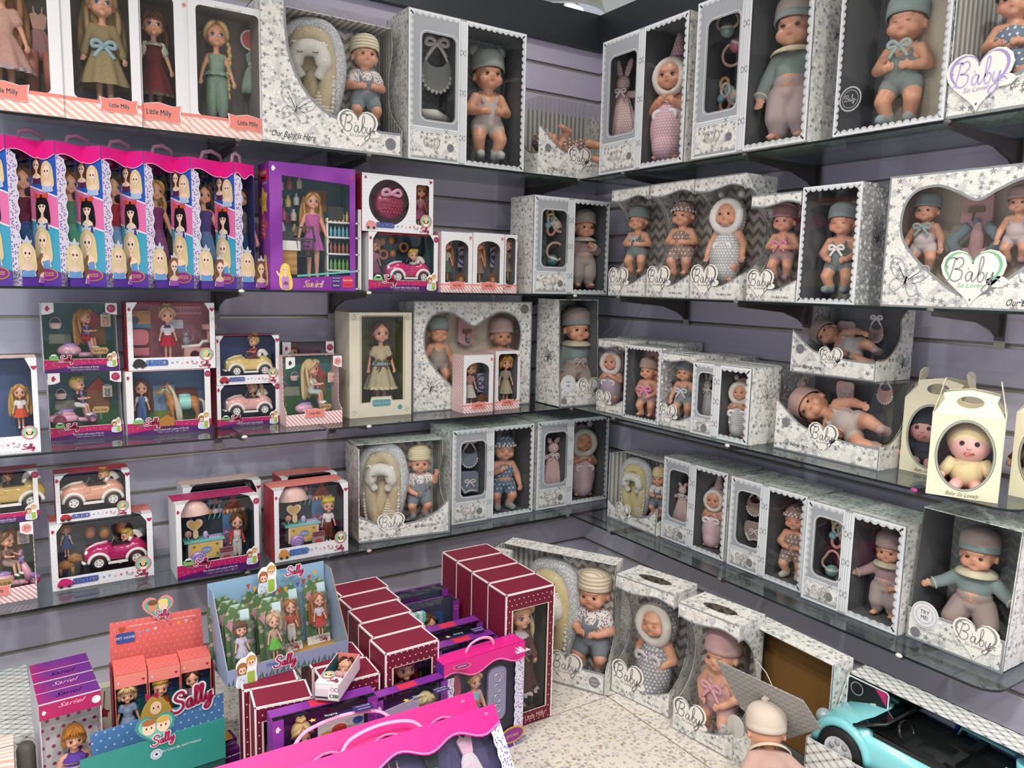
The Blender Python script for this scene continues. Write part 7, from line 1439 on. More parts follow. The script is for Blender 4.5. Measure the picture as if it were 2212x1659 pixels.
b = put('R', 3, (1345, 900), (1422, 919), (1345, 744), D=.11); lacebox(b, 'small lace edged carton with pink fleece, third shelf'); blanket('pink fleece blanket behind the small bow doll', inb(b, .012, b.D - .03), b.W * .75, b.H * .9, mat('#c98a80', .95, 'fleece', spec=.1))
P, h = fit(b, 1400, 768, 900, .055); baby('baby_doll', 'small baby doll in beige cap and pink bow on pink fleece', P, h, 'belly', 'bent', ('beanie', '#b8a296'), [('romper', '#c3a5a2')], bow=('#e08aa6', .5, .12))
b = put('R', 3, (1489, 935), (1616, 963), (1501, 780), D=.13); b.W *= .98; closet(b, 'small lace wardrobe carton with white dotted comforter, third shelf', split=.47, group=G_LACE)
P, h = fit(b, 1528, 800, 900, .06, 1.0); bunny('grey and white dotted sheep comforter, third shelf wardrobe', P, h, '#b5b7b7', '#efefec'); P, h = fit(b, 1600, 812, 952, .07, 1.1); baby('baby_doll', 'small baby doll in white fleece hood with satin bow, third shelf', P, h, 'chest', 'straight', ('hood', ('#e3dccf', 'fleece'), ('#e9e3d8', 'fleece')), [('sack', SPOTTY('#a9abac', '#e9e9e6', .012, .33))], bow=('#f0ecec', .42, .15))
def lying(b, px, py, pxf, pyf, y, lb, hat):
 A, B = loc(b, px, py, y), loc(b, pxf, pyf, y); L = (B - A).length * 1.4; ang = math.degrees(atan2(-(B.z - A.z), B.x - A.x)); M = inb(b, A.x, y, A.z) @ RY(ang) @ RX(-8) @ RY(-90) @ T(0, 0, -.87 * L)
 baby('baby_doll', lb, M, L, ('belly', 'down'), 'bent', hat, [('romper', '#d5c6c0'), ('socks', '#d2aea9')])
lo = put('R', 3, (1672, 967), (1897, 1017), (1683, 802), D=.17); lyingbox(lo, 'lower lying doll carton on third shelf, left of cream boxes'); lying(lo, 1750, 875, 1885, 940, .095, 'baby doll in pink eared cap lying in the lower carton', ('bear', '#cda8a2'))
b = put('R', 3, (1707, 803), (1890, 825), (1709, 660), D=.16, d=lo.d - .02, zb=lo.z + lo.H + .001); lyingbox(b, 'upper lying doll carton stacked under the second shelf'); lying(b, 1783, 720, 1878, 766, .09, 'baby doll in beige pink cap lying in the upper carton', ('bear', '#b9a39b'))
for bb, pts, nm in ((lo, ((1840, 850), (1925, 862)), 'lower'), (b, ((1842, 720), (1905, 730)), 'upper')):
 for (px, py), kd in zip(pts, ('folded pink and white vest', 'pink knitted bib with satin bow')):
  P = rest(bb, px - 14, py, bb.D - .03); (folded(kd + ' pinned in the %s lying doll carton' % nm, P, .062, SPOTTY('#d3b0ac', '#e9e0da')) if 'vest' in kd else bib(kd + ' in the %s lying doll carton' % nm, P, .06, '#cfa9a3'))
M_CREAM = mat('#e2dcc2', .45, spec=.4, name='cream_gift_card')
def giftbox(b, label, doll):
 start(b, 'gift_carton', label, group='cream handled gift cartons'); W, H, D = b.W / 2, b.H, b.D; o = oval(0, .52 * H, W * .8, H * .42, 40); shell(b, M_CREAM, mat('#8a4438', .7)); f = MB(); f.plate(rect(b), -.0006, .0014, M_CREAM, holes=[o]); f.ribbon(o, .006, -.001, mat('#7d8479', .5), closed=True); f.ribbon(o, .0012, -.0014, mat('#c9cfc0', .5), closed=True); text(f, 'Baby So Lovely', W * .02, .045 * H, .0125, -.0012, mat('#6b6440', .4), shear=.4, wx=.85); f.build('front_panel', b.r); pane(b, rect(b, .004))
 hg = .068; hp = [(-W * .98, 0), (W * .98, 0), (W * .72, hg * .55), (W * .78, hg * .78), (W * .5, hg * .86), (0, hg * .95), (-W * .5, hg * .86), (-W * .78, hg * .78), (-W * .72, hg * .55)]
 for q, nm in ((0, 'handle_flap'), (1, 'handle_flap')):
  mb = MB(); mb.plate(hp, -.0008, .0008, M_CREAM, holes=[oval(0, hg * .5, W * .38, hg * .22, 20)]); mb.build(nm, b.r, M=T(0, 0, H) @ RX(-32) if not q else T(0, D, H) @ RX(32))
 for s in (1, -1):
  mb = MB(); mb.plate([(0, 0), (D, 0), (D * .62, hg * .5), (D * .68, hg * 1.02), (D * .58, hg * 1.16), (D * .42, hg * 1.16), (D * .32, hg * 1.02), (D * .38, hg * .5)], -.0008, .0008, M_CREAM); mb.build('side_flap', b.r, M=T(s * W, 0, H) @ RZ(90) @ RX(-12 * s))
 if doll: doll(b)
def tongue_doll(lb, px, yt, yb, hatc, skin):
 def f(b):
  P, h = fit(b, px, yt, yb, .05, .86); r = thing('soft_doll', lb, 'doll', P @ SC(h)); sk = mat(skin, .6); cc = mat(hatc, .9, 'fleece')
  q = MB(); q.ell((0, 0, .66), (.27, .24, .25), sk, n=20, k=14); q.ell((0, -.235, .64), (.035, .03, .022), sk); q.build('head', r); q = MB(); q.ell((0, .03, .72), (.3, .25, .27), cc, n=20, k=14); q.build('hood', r); q = MB(); q.ell((0, .02, .28), (.24, .2, .26), cc); [q.tube([(s * .18, -.02, .42), (s * .3, -.12, .25)], [.09, .08], cc) for s in (1, -1)]; q.build('suit', r)
  q = MB(); [q.ell((s * .31, -.15, .22), (.06, .06, .06), sk) for s in (1, -1)]; [q.tube([(s * .1, -.1, .12), (s * .16, -.26, .06)], [.09, .08], sk) for s in (1, -1)]; q.build('limbs', r); q = MB(); [q.ell((s * .09, -.228, .70), (.032, .016, .034), mat('#1a1210', .15)) for s in (1, -1)]; q.build('eyes', r); q = MB(); q.tube([(-.06, -.235, .56), (0, -.24, .545), (.07, -.23, .56)], .013, mat('#9a4a3f', .5)); q.ell((-.02, -.245, .545), (.035, .015, .022), mat('#cf6a5a', .4)); q.build('mouth', r)
 return f
b = put('R', 3, (1941, 1010), (2030, 1030), (1954, 858), D=.11, d=.19); b.W *= 1.35; b.M = b.M @ T(.02, 0, 0); giftbox(b, 'cream gift carton standing behind, doll in dark navy', tongue_doll('pale soft doll in navy suit in rear cream gift carton', 2000, 900, 1010, '#2a2d3c', '#cf9a93'))
b = put('R', 3, (2215, 1050), (2300, 1072), D=.11, d=.21, H=.19); b.W = .145; giftbox(b, 'cream gift carton at right edge of third shelf', tongue_doll('brown soft doll in cream gift carton at right edge', 2250, 905, 1040, '#6b4a3a', '#b98a78'))
b = put('R', 3, (1999, 1065), (2155, 1088), (2010, 892), D=.11, rot=True); giftbox(b, 'front cream gift carton with round window, laughing soft doll', tongue_doll('pink faced soft doll in pale yellow hooded suit', 2092, 928, 1060, '#f0dca8', '#efb9b2'))
# -- lowest shelf, left wall
lo = put('L', 4, (0, 1309), (80, 1290), (75, 1125), D=.1, d=.27); lo.M = lo.M @ T(-.05, 0, 0); lo.W += .1; tabbox(lo, 'pink striped scooter carton cut off at left of lowest shelf', band='milly', out=M_PSTR2); scooter('pink toy scooter with lilac rabbit handlebar, lowest shelf', rest(lo, 32, 1268, .05), .125); small('brown haired doll in taupe dress on lowest shelf scooter', lo, 14, 1150, 1262, .05, ('long', '#7d5a3c'), '#8a6f62', pose='sit', rz=50, trousers='#a88f86'); pet_card('grey toy cat on card, leftmost carton of lowest shelf', rest(lo, 50, 1160, lo.D - .03), .034, '#8e9096'); sign(lo, lo.W * .1, .05, .024, 'fun trip')
b = put('L', 4, (0, 1134), (86, 1122), (83, 1016), D=.09, d=.265, zb=lo.z + lo.H + .001); b.M = b.M @ T(-.05, 0, 0); b.W += .1; framebox(b, 'yellow car carton cut off at left edge, above the scooter', back='#223055', bandcol=True); x = loc(b, 20, 1090, .05).x; toy_car('mustard yellow toy car at left edge of lowest shelf', inb(b, x, .05, .028), .17, '#cfae5e', stripe='#ddd0a0'); small('red haired doll driving the mustard yellow car', b, 18, 1022, 1090, .05, ('boy', '#7a3420'), '#23242c', pose='sit', rz=-60, trousers='#33343c')
lo = put('L', 4, (114, 1279), (333, 1241), (106, 1136), D=.11); framebox(lo, 'wide dotted car carton with hot pink car, lowest shelf', back='#4d5560', top=M_CORAL, decor=decor_strip('CAT FUN', '#c2286c', badgehair='#d9bf70'), side=M_GDOT)
x = loc(lo, 252, 1215, .055).x; toy_car('hot pink toy car with white bonnet stripe, lowest shelf', inb(lo, x, .055, .035), .165, '#b92a68', stripe='#e3d8da'); small('blond boy doll in hot pink car, lowest shelf', lo, 275, 1146, 1225, .055, ('boy', '#d2ba55'), '#4a4f7a', pose='sit', rz=-60, trousers='#8a7a6a'); small('girl doll in blue pinafore standing behind toy dogs', lo, 143, 1134, 1202, .07, ('bob', '#a85f3a'), '#d8cfd2', '#3a5690', extras=(('vest', '#3a5690'),))
P = rest(lo, 153, 1240, .045); r_ = thing('toy_dog', 'curly brown toy dog beside the hot pink car', 'toy pet', P @ SC(.055)); bm_ = mat('#a8743f', .8, 'fleece'); q = MB(); q.ell((-.2, 0, .5), (.4, .22, .25), bm_); q.ell((.2, -.1, .85), (.26, .22, .25), bm_); q.ell((.33, -.3, .8), (.12, .12, .1), bm_); [q.ell((.2 + s * .24, -.1, .8), (.08, .08, .2), bm_) for s in (1, -1)]; [q.tube([(x_, y_, .4), (x_, y_, .02)], .08, bm_) for x_ in (-.45, .1) for y_ in (-.12, .12)]; q.build('body', r_); q = MB(); [q.ell((.2 + s * .1, -.3, .9), .03, M_TXT) for s in (1, -1)]; q.ell((.34, -.41, .83), .035, M_TXT); q.build('face', r_)
for px, py, c in ((195, 1160, '#b06a4a'), (226, 1160, '#a8723a'), (262, 1150, '#9a5a2a'), (194, 1200, '#8d9298'), (234, 1195, '#b0743a'), (305, 1160, '#3f7f78'), (300, 1195, '#2f8a70')):
 q = MB(); q.lathe([(.01, 0), (.014, .008), (.013, .025), (.006, .03), (.001, .03)], PL(c, .35), n=12); tag(q.build('toy_accessory', M=rest(lo, px, py, lo.D - .03)), 'small travel toy in blister behind the hot pink car, lowest shelf', 'toy accessory', 'travel toys in blister, lowest shelf')
b = put('L', 4, (123, 1135), (283, 1112), (280, 1013.6), D=.09, d=lo.d - .01, zb=lo.z + lo.H + .001); framebox(b, 'dotted carton with peach car, stacked on the wide car carton', back='#2a3a66', decor=decor_strip('CAT FUN', '#b02a3c', badgehair='#d9bf70'), side=M_RED); x = loc(b, 200, 1090, .05).x; toy_car('peach toy car with white stripes, lowest shelf upper row', inb(b, x, .05, .028), .165, '#e3a48c', stripe='#efe6de'); small('blond boy doll in green shirt driving peach car', b, 225, 1014, 1090, .05, ('boy', '#d6bd5a'), '#3f7a5a', pose='sit', rz=-60, trousers='#c9b59a')
for (l, r, t_, nm, sd, topm, bc, dpx, dt, db, hr, tp, bt) in (((384, 1258), (561, 1222), (378, 1091), 'left', M_GDOT, M_MAG, True, 512, 1114, 1206, ('pony', '#6b4a2a'), '#b8483f', '#cfc9c4'), ((594, 1217), (752, 1188), (590, 1061), 'right', M_RED, M_CORAL, False, 709, 1079, 1170, ('boy', '#d9c24a'), '#e6e2e2', None)):
 b = put('L', 4, l, r, t_, D=.115); framebox(b, 'ice cream cart carton on lowest shelf, %s of the pair' % nm, back='#3b4650', top=topm, side=sd, bandcol=bc, decor=None if bc else decor_strip('ICE CREAM', '#c98f4a', bg='#3f6fc0', hat='#f0ebe6'))
 W, H, D = b.W / 2, b.H, b.D; q = MB(); q.box(W * .3, W * .86, D - .008, D - .004, .18 * H, .66 * H, mat('#5f86b8', .6)); q.plate([(W * .26, .66 * H), (W * .9, .66 * H), (W * .58, .92 * H)], D - .01, D - .004, mat('#b04a34', .6)); [q.flat([(W * (.28 + .1 * k), .72 * H), (W * (.38 + .1 * k), .72 * H), (W * (.33 + .1 * k), .65 * H)], D - .0112, mat(('#d9b04a', '#e6e0d6')[k % 2], .6)) for k in range(6)]; [q.box(W * (.32 + .12 * k), W * (.38 + .12 * k), D - .0095, D - .008, .18 * H, .45 * H, mat('#c9564a', .6)) for k in range(5)]; q.build('printed_kiosk', b.r)
 x = loc(b, l[0] + 55, l[1] - 20, .06).x; cart('pink and mint toy ice cream cart, %s carton' % nm, inb(b, x, .06, .03), b.H * .60)
 q = MB(); q.plate(rrect(-.02, .02, 0, .045, .003), -.002, 0, mat('#8f7f88', .5)); q.flat([(-.018, .03), (.018, .03), (.018, .043), (-.018, .043)], -.0024, mat('#7a2a34', .5)); text(q, 'ICE CREAM', 0, .036, .0062, -.003, M_WHITE, bold=.0002); q.flat(oval(0, .014, .012, .008, 12), -.0026, mat('#a83a3a', .5)); q.build('menu_sign', b.r, M=T(W * .2, .012, .03))
 for k, c in enumerate(('#9fc0d0', '#c98f8a', '#5f5a86', '#c9a06a', '#d6d0cc', '#8f86b0')): q = MB(); q.ell((0, 0, .012), (.01, .006, .01), PL(c)); q.tube([(0, 0, .002), (-.006, 0, -.012)], .002, PL('#7cc9bd')); tag(q.build('toy_lolly', M=inb(b, W * (-.02 + .13 * (k % 3)), D - .015, H * (.8 - .13 * (k // 3)))), 'tiny toy lolly in blister of the %s ice cream carton' % nm, 'toy accessory', 'tiny lollies in the %s ice cream carton' % nm)
 small('%s doll beside ice cream cart, lowest shelf' % ('girl in striped sleeves and white overalls,' if bc else 'blond boy in white shirt and brown shorts,'), b, dpx, dt, db, .05, hr, tp, trousers=bt or '#6b3f22', top_kind='long_sleeves' if bc else 'blouse', extras=(('vest', '#d0cac6'),) if bc else ())
b = put('L', 4, (400, 1225), (566, 1196), (566, 1035), D=.1, d=.2); framebox(b, 'pale carton behind the left ice cream carton', back='#3b3f46', top=M_PSTR)
b = put('L', 4, (610, 1190), (728, 1165), (727.6, 1019.5), D=.1, d=.19); framebox(b, 'coral topped carton behind the right ice cream carton', back='#3b3f46', top=M_CORAL, side=M_RED)
b = put('L', 4, (775, 1174), (971, 1149), (766, 971), D=.17, rot=True); bedbox(b, 'star carton with baby nest and doll in dungarees, lowest shelf', 'bowl'); P, h = fit(b, 826, 964, 1132, .09, 1.0); nest('grey star baby nest with cream lining, lowest shelf', P @ RZ(-18), h)
P, h = fit(b, 905, 960, 1116, .09); baby('baby_doll', 'baby doll in striped cap waving one hand, lowest shelf', P, h, ('belly', 'up'), 'bent', ('knot', STRIPY('#e3d9bd', '#c9b890', .010)), [('shirt', FLORAL), ('shorts', '#87919a'), ('socks', '#79868c')])
b = put('L', 4, (974, 1136), (1150, 1105), (968, 930), D=.17); closet(b, 'lace wardrobe carton on lowest shelf, doll in blue satin', split=.47, group=G_LACE, inside=M_CHEVD)
P, h = fit(b, 1014, 952, 1010, .08, 1.1); bib('blue print bib with white satin bow, lowest shelf wardrobe', P @ T(0, 0, .02), h * .95, SPOTTY('#6b7c90', WHT, .02, .2)); P, h = fit(b, 1012, 1015, 1065, .08, 1.0); folded('blue print bloomers with white bow, lowest shelf wardrobe', P @ T(0, 0, h * .4), h, SPOTTY('#6b7c90', WHT, .02, .2))
P, h = fit(b, 1086, 928, 1100, .09); baby('baby_doll', 'sleeping baby doll in blue print bonnet, lowest shelf', P, h, ('chest', 'down'), 'bent', ('bonnet', SPOTTY('#62758c', WHT, .02, .18), WHT), [('blouse', SPOTTY('#6b7f96', WHT, .02, .18)), ('socks', '#9fa6ae')], eyes='shut')
b = put('L', 4, (1156, 1104), (1310, 1077), (1152, 911), D=.17); closet(b, 'lace wardrobe carton on lowest shelf at the corner, pink bunny', split=.47, group=G_LACE, inside=M_CHEVD)
P, h = fit(b, 1194, 930, 1054, .08, 1.0); bunny('pink dotted bunny comforter with short ears, lowest shelf corner', P, h, short=True); P, h = fit(b, 1256, 912, 1076, .09, 1.1); baby('baby_doll', 'baby doll in pink fleece bear hood, lowest shelf corner', P, h, 'chest', 'straight', ('hood', SPOTTY('#cfabb4', '#e8d8dc', .01), ('#e3dcd3', 'fleece')), [('sack', SPOTTY('#cda6b0', '#e8d8dc', .01))], bow=('#e9e2e6', .42, .12), eyes='shut')
# -- lowest shelf, right wall
b = put('R', 4, (1312, 1115), (1417, 1160), (1327, 978), D=.16); bedbox(b, 'star carton with yellow lined nest beside corner, lowest shelf', 'bowl'); P, h = fit(b, 1372, 994, 1118, .08, 1.0); nest('baby nest with yellow lining and white sleepy pillow, lowest shelf', P, h, cover='#d9cb98'); P, h = fit(b, 1424, 1006, 1115, .08); baby('baby_doll', 'baby doll in yellow striped cap beside yellow nest', P, h, 'front', 'bent', ('knot', STRIPY('#e0d3ac', '#c2ae7c', .012)), [('shirt', FLORAL), ('shorts', '#7f8a94')])
b = put('R', 4, (1427, 1158), (1563, 1216), (1442, 984), D=.16); closet(b, 'lace wardrobe carton on lowest right shelf, pink hooded doll', split=.5, group=G_LACE); P, h = fit(b, 1474, 1030, 1124, .07, 1.0); bunny('pink dotted comforter tied with ribbon, lowest right shelf', P, h, short=True)
P, h = fit(b, 1544, 1036, 1190, .08, 1.15); baby('baby_doll', 'baby doll hidden by pink fleece brim, lowest right shelf', P, h, 'chest', 'straight', ('cone', SPOTTY('#d0a9b2', '#ecdce0', .01), ('#e8e0d4', 'fleece')), [('sack', SPOTTY('#d3aeb6', '#ecdce0', .01))], bow=('#f0ecec', .46, .13))
b = put('R', 4, (1569, 1216), (1731, 1284), (1587, 1026), D=.16); closet(b, 'lace wardrobe carton on lowest right shelf, doll in taupe bonnet', split=.5, group=G_LACE); P, h = fit(b, 1630, 1066, 1118, .07, 1.1); bib('taupe print bib with white bow, lowest right shelf', P @ T(0, 0, .02), h, SPOTTY('#a08a80', WHT, .02, .2)); P, h = fit(b, 1628, 1124, 1170, .07, 1.0); folded('white and taupe frilled bloomers, lowest right shelf', P @ T(0, 0, h * .4), h, SPOTTY('#a08a80', WHT, .02, .2))
P, h = fit(b, 1718, 1078, 1256, .08); baby('baby_doll', 'baby doll in taupe flowered bonnet, lowest right shelf', P, h, 'front', 'bent', ('bonnet', SPOTTY('#957f76', WHT, .02, .18), WHT), [('blouse', SPOTTY('#9a857a', WHT, .02, .18)), ('socks', '#cfc6bc')], eyes='shut')
b = put('R', 4, (1729, 1290), (1938, 1374), (1752, 1077), D=.16); closet(b, 'lace wardrobe carton on lowest right shelf with clover rattle', split=.48, group=G_LACE); P, h = fit(b, 1806, 1112, 1188, .07, 1.0); keys('teething charm bunch above the clover rattle, lowest shelf', P, h); P, h = fit(b, 1798, 1190, 1250, .07, 1.0); rattle('clover handled rattle with mint and pink ball, lowest shelf', P, h, '#86bdb3', '#d2a99c', .16)
P, h = fit(b, 1918, 1140, 1340, .085); baby('baby_doll', 'baby doll in mauve cap and pale dungarees, lowest right shelf', P, h, ('spread', 'belly'), 'straight', ('beanie', '#b09a97'), [('sweater', '#b89a9a'), ('pants', '#bfaeab'), ('collar', '#ddd3bb'), ('cuffs', '#ddd3bb')])
b = put('R', 4, (1957, 1374), (2164, 1455), (1988, 1098), D=.18); tryme(b, 'open fronted carton at rounded end of lowest shelf', slant=.03)
P, h = fit(b, 2108, 1132, 1388, .10); baby('baby_doll', 'large baby doll in grey jumper with cream lace collar, arms spread', P, h, 'spread', 'wide', ('band', '#b3a29d', '#93a5a6'), [('sweater', '#92a3a3'), ('pants', '#b8a49f'), ('collar', '#e5ddc0'), ('cuffs', '#e5ddc0')])
# == goods standing on the floor
def putop(tl, tr, H, D, z0=FLOOR + .001, yaw=None, W=None):
 A, B = on_z(tl[0], tl[1], z0 + H), on_z(tr[0], tr[1], z0 + H); A.z = B.z = z0; b = Bx(); v = B - A; b.W = W or v.length; b.H = H; b.D = D; b.z = z0
 b.M = T(*((A + B) / 2)) @ RZ(math.degrees(atan2(v.y, v.x)) if yaw is None else yaw); return b
def at(x, y, W, H, D, yaw=0, z0=FLOOR + .001):
 b = Bx(); b.W, b.H, b.D, b.z = W, H, D, z0; b.M = T(x, y, z0) @ RZ(yaw); return b
M_MAR = mat('#7d1f38', .5, 'dots', c2='#8c3148', p=.006, r=.12, spec=.3, name='maroon_dotted_card'); M_MARE = mat('#efe3e4', .5, name='white_card_edge'); M_MARF = mat('#6b1a30', .5, 'dots', c2='#e6cdd0', p=.016, r=.11, spec=.3); M_GREYIN = mat('#4f4d4d', .7)
def maroon(b, label, group, doll=None, words=True, win=True):
 start(b, 'doll_carton', label, group=group); W, H, D = b.W / 2, b.H, b.D
 shell(b, M_MAR, M_GREYIN); e = .0035; m = MB(); o = .0007
 for s in (1, -1):
  x0, x1 = (W - e, W + o) if s > 0 else (-W - o, -W + e)
  m.box(x0, x1, -o, e, 0, H + o, M_MARE); m.box(x0, x1, 0, D, H - e, H + o, M_MARE); m.box(x0, x1, D - e, D + o, 0, H, M_MARE)
 m.box(-W, W, -o, e, H - e, H + o, M_MARE); m.box(-W, W, D - e, D + o, H - e, H + o, M_MARE); m.build('white_edging', b.r)
 f = MB(); x0, x1, z0, z1 = -W * .74, W * .74, .1 * H, .88 * H; hole = [(x0, z0), (x1, z0), (x1, z1), (x0, z1)]; f.plate(rect(b, e), -.0008, .001, M_MARF, holes=[hole], edge=M_MARE); f.ribbon(hole, .005, -.0012, mat('#dcc4b8', .5), closed=True)
 if words: text(f, 'Little Milly', W * .3, .05 * H, .024, -.0012, mat('#d9b7a4', .5), wx=.7)
 f.flat(heart(W * .87, .94 * H, .006, 14), -.0013, mat('#b5546b', .5)); f.build('front_panel', b.r); pane(b, hole)
 if doll: doll(b)
G1, G2, G3 = 'tall maroon cartons beside grey baby cartons', 'maroon cartons in the middle row', 'maroon cartons under the blue display box'
def milly_blonde(b): girl('fashion_doll', 'big blonde doll in dark brown lace trimmed dress, front tall maroon carton', inb(b, .0, .055, .03), b.H * .82, 1.0, hair=('wavy', '#cbb78c'), top=('long_sleeves', '#6b4a4a'), skirt=('#3e2a2a', 'stripes', (('c2', '#59403f'), ('p', .008), ('ang', 90))), hem='#b9aeb0', extras=(('collar', '#c6bcc0'), ('bow', '#7a5454', .51)), hemz=.17, fl=.18, iris='#4a6288')
A0 = on_z(1093, 1287, FLOOR + .411); ordn = ('front', 'second', 'third', 'rearmost')
for i in range(4):
 b = at(A0.x + .085 + i * .004, A0.y + i * .1015, .168, .41, .0985); maroon(b, '%s tall maroon carton in the row of four beside baby cartons' % ordn[i], G1, milly_blonde if i == 0 else None)
B0 = on_z(832, 1413, FLOOR + .351); ordn = ('front', 'second', 'third', 'fourth', 'rearmost')
def milly_red(b): girl('fashion_doll', 'big doll with crimson hair in front maroon carton of middle row', inb(b, .0, .055, .03), b.H * .82, 1.05, hair=('bangs', '#9a2430'), top=('bodice', '#3a3a44'), skirt='#44424c', iris='#5a4a8c')
for i in range(5):
 b = at(B0.x + .076 + i * .009, B0.y + i * .0985, .152, .35, .096, 1.5); maroon(b, '%s maroon carton in the middle row of five' % ordn[i], G2, milly_red if i == 0 else None)
C0 = on_z(550, 1530, FLOOR + .301); C2 = on_z(704, 1484, FLOOR + .301)
def gdoll(n): return lambda b: girl('fashion_doll', 'big dark eyed doll in grey dress inside %s maroon carton' % n, inb(b, 0, .05, .03), b.H * .84, 1.05, hair=('long', '#a9a09a'), top=('blouse', '#55525a'), skirt='#3f3d46')
for i in range(2):
 maroon(at(C0.x + .064 - i * .004, C0.y + i * .092 - .01, .13, .30, .09, -8), ('front', 'rear')[i] + ' maroon carton under left end of blue display box', G3, gdoll('front left') if i == 0 else None)
 maroon(at(C2.x + .07, C2.y + i * .1, .138, .30, .097, -2), ('front', 'rear')[i] + ' maroon carton under right end of blue display box', G3, gdoll('front right') if i == 0 else None)
def purple(b, label, doll=None, topwords=True):
 start(b, 'shopping_doll_carton', label, group='purple shopping doll cartons'); W, H, D = b.W / 2, b.H, b.D; shell(b, M_PUR2, mat('#3a3f55', .7), skip='t'); t = MB(); t.box(-W, W, D * (.35 if topwords else .9), D, H - .002, H, M_PUR2)
 if topwords: t.box(-W * .25, W * .25, D * .4, D * .9, H, H + .0004, mat('#d3324f', .5)); TT = T(0, 0, H + .001) @ RX(-90); text(t, 'Sleeping', 0, -D * .55, .011, 0, M_WHITE, TT, wx=.8); text(t, 'PERFECT', 0, -D * .78, .011, 0, M_TXT, TT, wx=.8, bold=.0003); t.flat(star5(-W * .35, -D * .65, .009), -.0006, M_YEL, TT); t.flat([(W * .42, -D * .92), (W * .8, -D * .92), (W * .8, -D * .42), (W * .42, -D * .42)], -.0004, mat('#3b2a6d', .5), TT); text(t, 'YOU CAN BE', W * .61, -D * .55, .007, -.0009, M_WHITE, TT, wx=.8); text(t, 'ANYTHING', W * .61, -D * .76, .007, -.0009, M_WHITE, TT, wx=.8); t.build('printed_top', b.r)
 else: t.build('top_panel', b.r)
 dq = D * (.36 if topwords else .91); hole = [(-W * .8, .12 * H), (W * .8, .12 * H), (W * .8, H), (-W * .8, H)]; f = MB(); f.plate([(-W, 0), (W, 0), (W, H), (W * .8, H), (W * .8, .12 * H), (-W * .8, .12 * H), (-W * .8, H), (-W, H)], -.0006, .0014, M_PUR2); f.ribbon(star5(W * .9, .93 * H, .009, .5), .0016, -.001, mat('#e0607a', .5), closed=True); horsehead(f, -W * .9, .93 * H, .012, m=M_WHITE); f.build('front_panel', b.r); pane(b, rect(b, .001), m=FILM2); tp = MB(); tp.add([(-W, 0, H), (W, 0, H), (W, dq, H), (-W, dq, H)], [(0, 1, 2, 3)], FILM2); tp.build('window_film', b.r)
 q = MB(); q.box(-W * .7, W * .2, D - .007, D - .004, .5 * H, .92 * H, mat('#4a2458', .6)); q.plate(rrect(W * .1, W * .7, .45 * H, .85 * H, .01), D - .009, D - .007, mat('#2f4f86', .6)); q.build('printed_backdrop', b.r)
 if doll: girl('fashion_doll', doll[0], inb(b, W * doll[3], D * .45, .012), H * .9, .78, 'slim', hair=(doll[1], doll[2]), top=('bodice', '#8a6fae'), skirt='#b9a4c9', hemz=.25, fl=.12)
for (y, ztop, lb, dl) in ((-.56, -.829, 'rearmost purple shopping carton between the maroon rows', ('brown haired fashion doll in rearmost purple shopping carton', 'long', '#6b4028', -.55)), (-.632, -.84, 'second purple shopping carton between the maroon rows, striped awning', ('brown haired fashion doll beside mint striped awning', 'long', '#5a3826', .1)), (-.775, -.856, 'third purple shopping carton between the maroon rows, printed top', None), (-.86, -.864, 'purple shopping carton just behind the medium pink carton', ('dark haired fashion doll behind the medium pink carton', 'long', '#3a2620', -.7))):
 b = at(-1.0875, y, .2, ztop - FLOOR, .055); b.M = b.M @ RX(0); purple(b, lb, dl, 'printed' in lb or 'behind' in lb)
 if 'awning' in lb: q = MB(); [q.box(-.085 + k * .011, -.074 + k * .011, .01, .03, b.H * .78, b.H * .93, mat(('#7fcfc4', '#e6eeec')[k % 2], .5)) for k in range(7)]; q.build('striped_awning', b.r); q = MB(); q.plate(oval(-.035, b.H * .66, .028, .022, 16), .01, .013, mat('#b9a4c4', .5)); q.flat(oval(-.035, b.H * .68, .009, n=12), .0095, mat('#8a3f8a', .5)); q.build('printed_card', b.r)
b = at(-1.54, -1.0, .245, .30, .055, -3); purple(b, 'purple shopping carton with colourful picnic card before the maroon cartons', ('blonde fashion doll beside colourful picnic card, purple carton', 'updo', '#d9bd84', -.42)); q = MB(); q.plate([(-.02, .19), (.09, .2), (.09, .27), (-.02, .26)], .004, .006, mat('#d9d6d6', .5)); [q.flat(oval(x, z, r_, r_ * .7, 14), .0036, mat(c, .5)) for x, z, r_, c in ((.0, .23, .016, '#e0b03a'), (.03, .24, .018, '#c94a3a'), (.055, .22, .017, '#6fa84a'), (.075, .25, .013, '#4a6fc0'), (.015, .212, .01, '#d97a3a'))]; q.build('picnic_card', b.r)
b = at(-1.315, -.985, .20, .272, .05, 2); purple(b, 'purple shopping carton with pink sofa card, leaning near crimson haired doll', ('platinum haired fashion doll in bob, purple carton', 'bob', '#dccb9c', .5)); q = MB(); q.plate([(-.075, .15), (.02, .16), (.02, .25), (-.075, .24)], .004, .006, mat('#c4b4d4', .5)); [q.flat(star5(x, z, .011, .4), .0036, mat('#9a4fb0', .5)) for x, z in ((-.05, .19), (-.01, .21), (-.03, .175))]; q.build('printed_card', b.r)
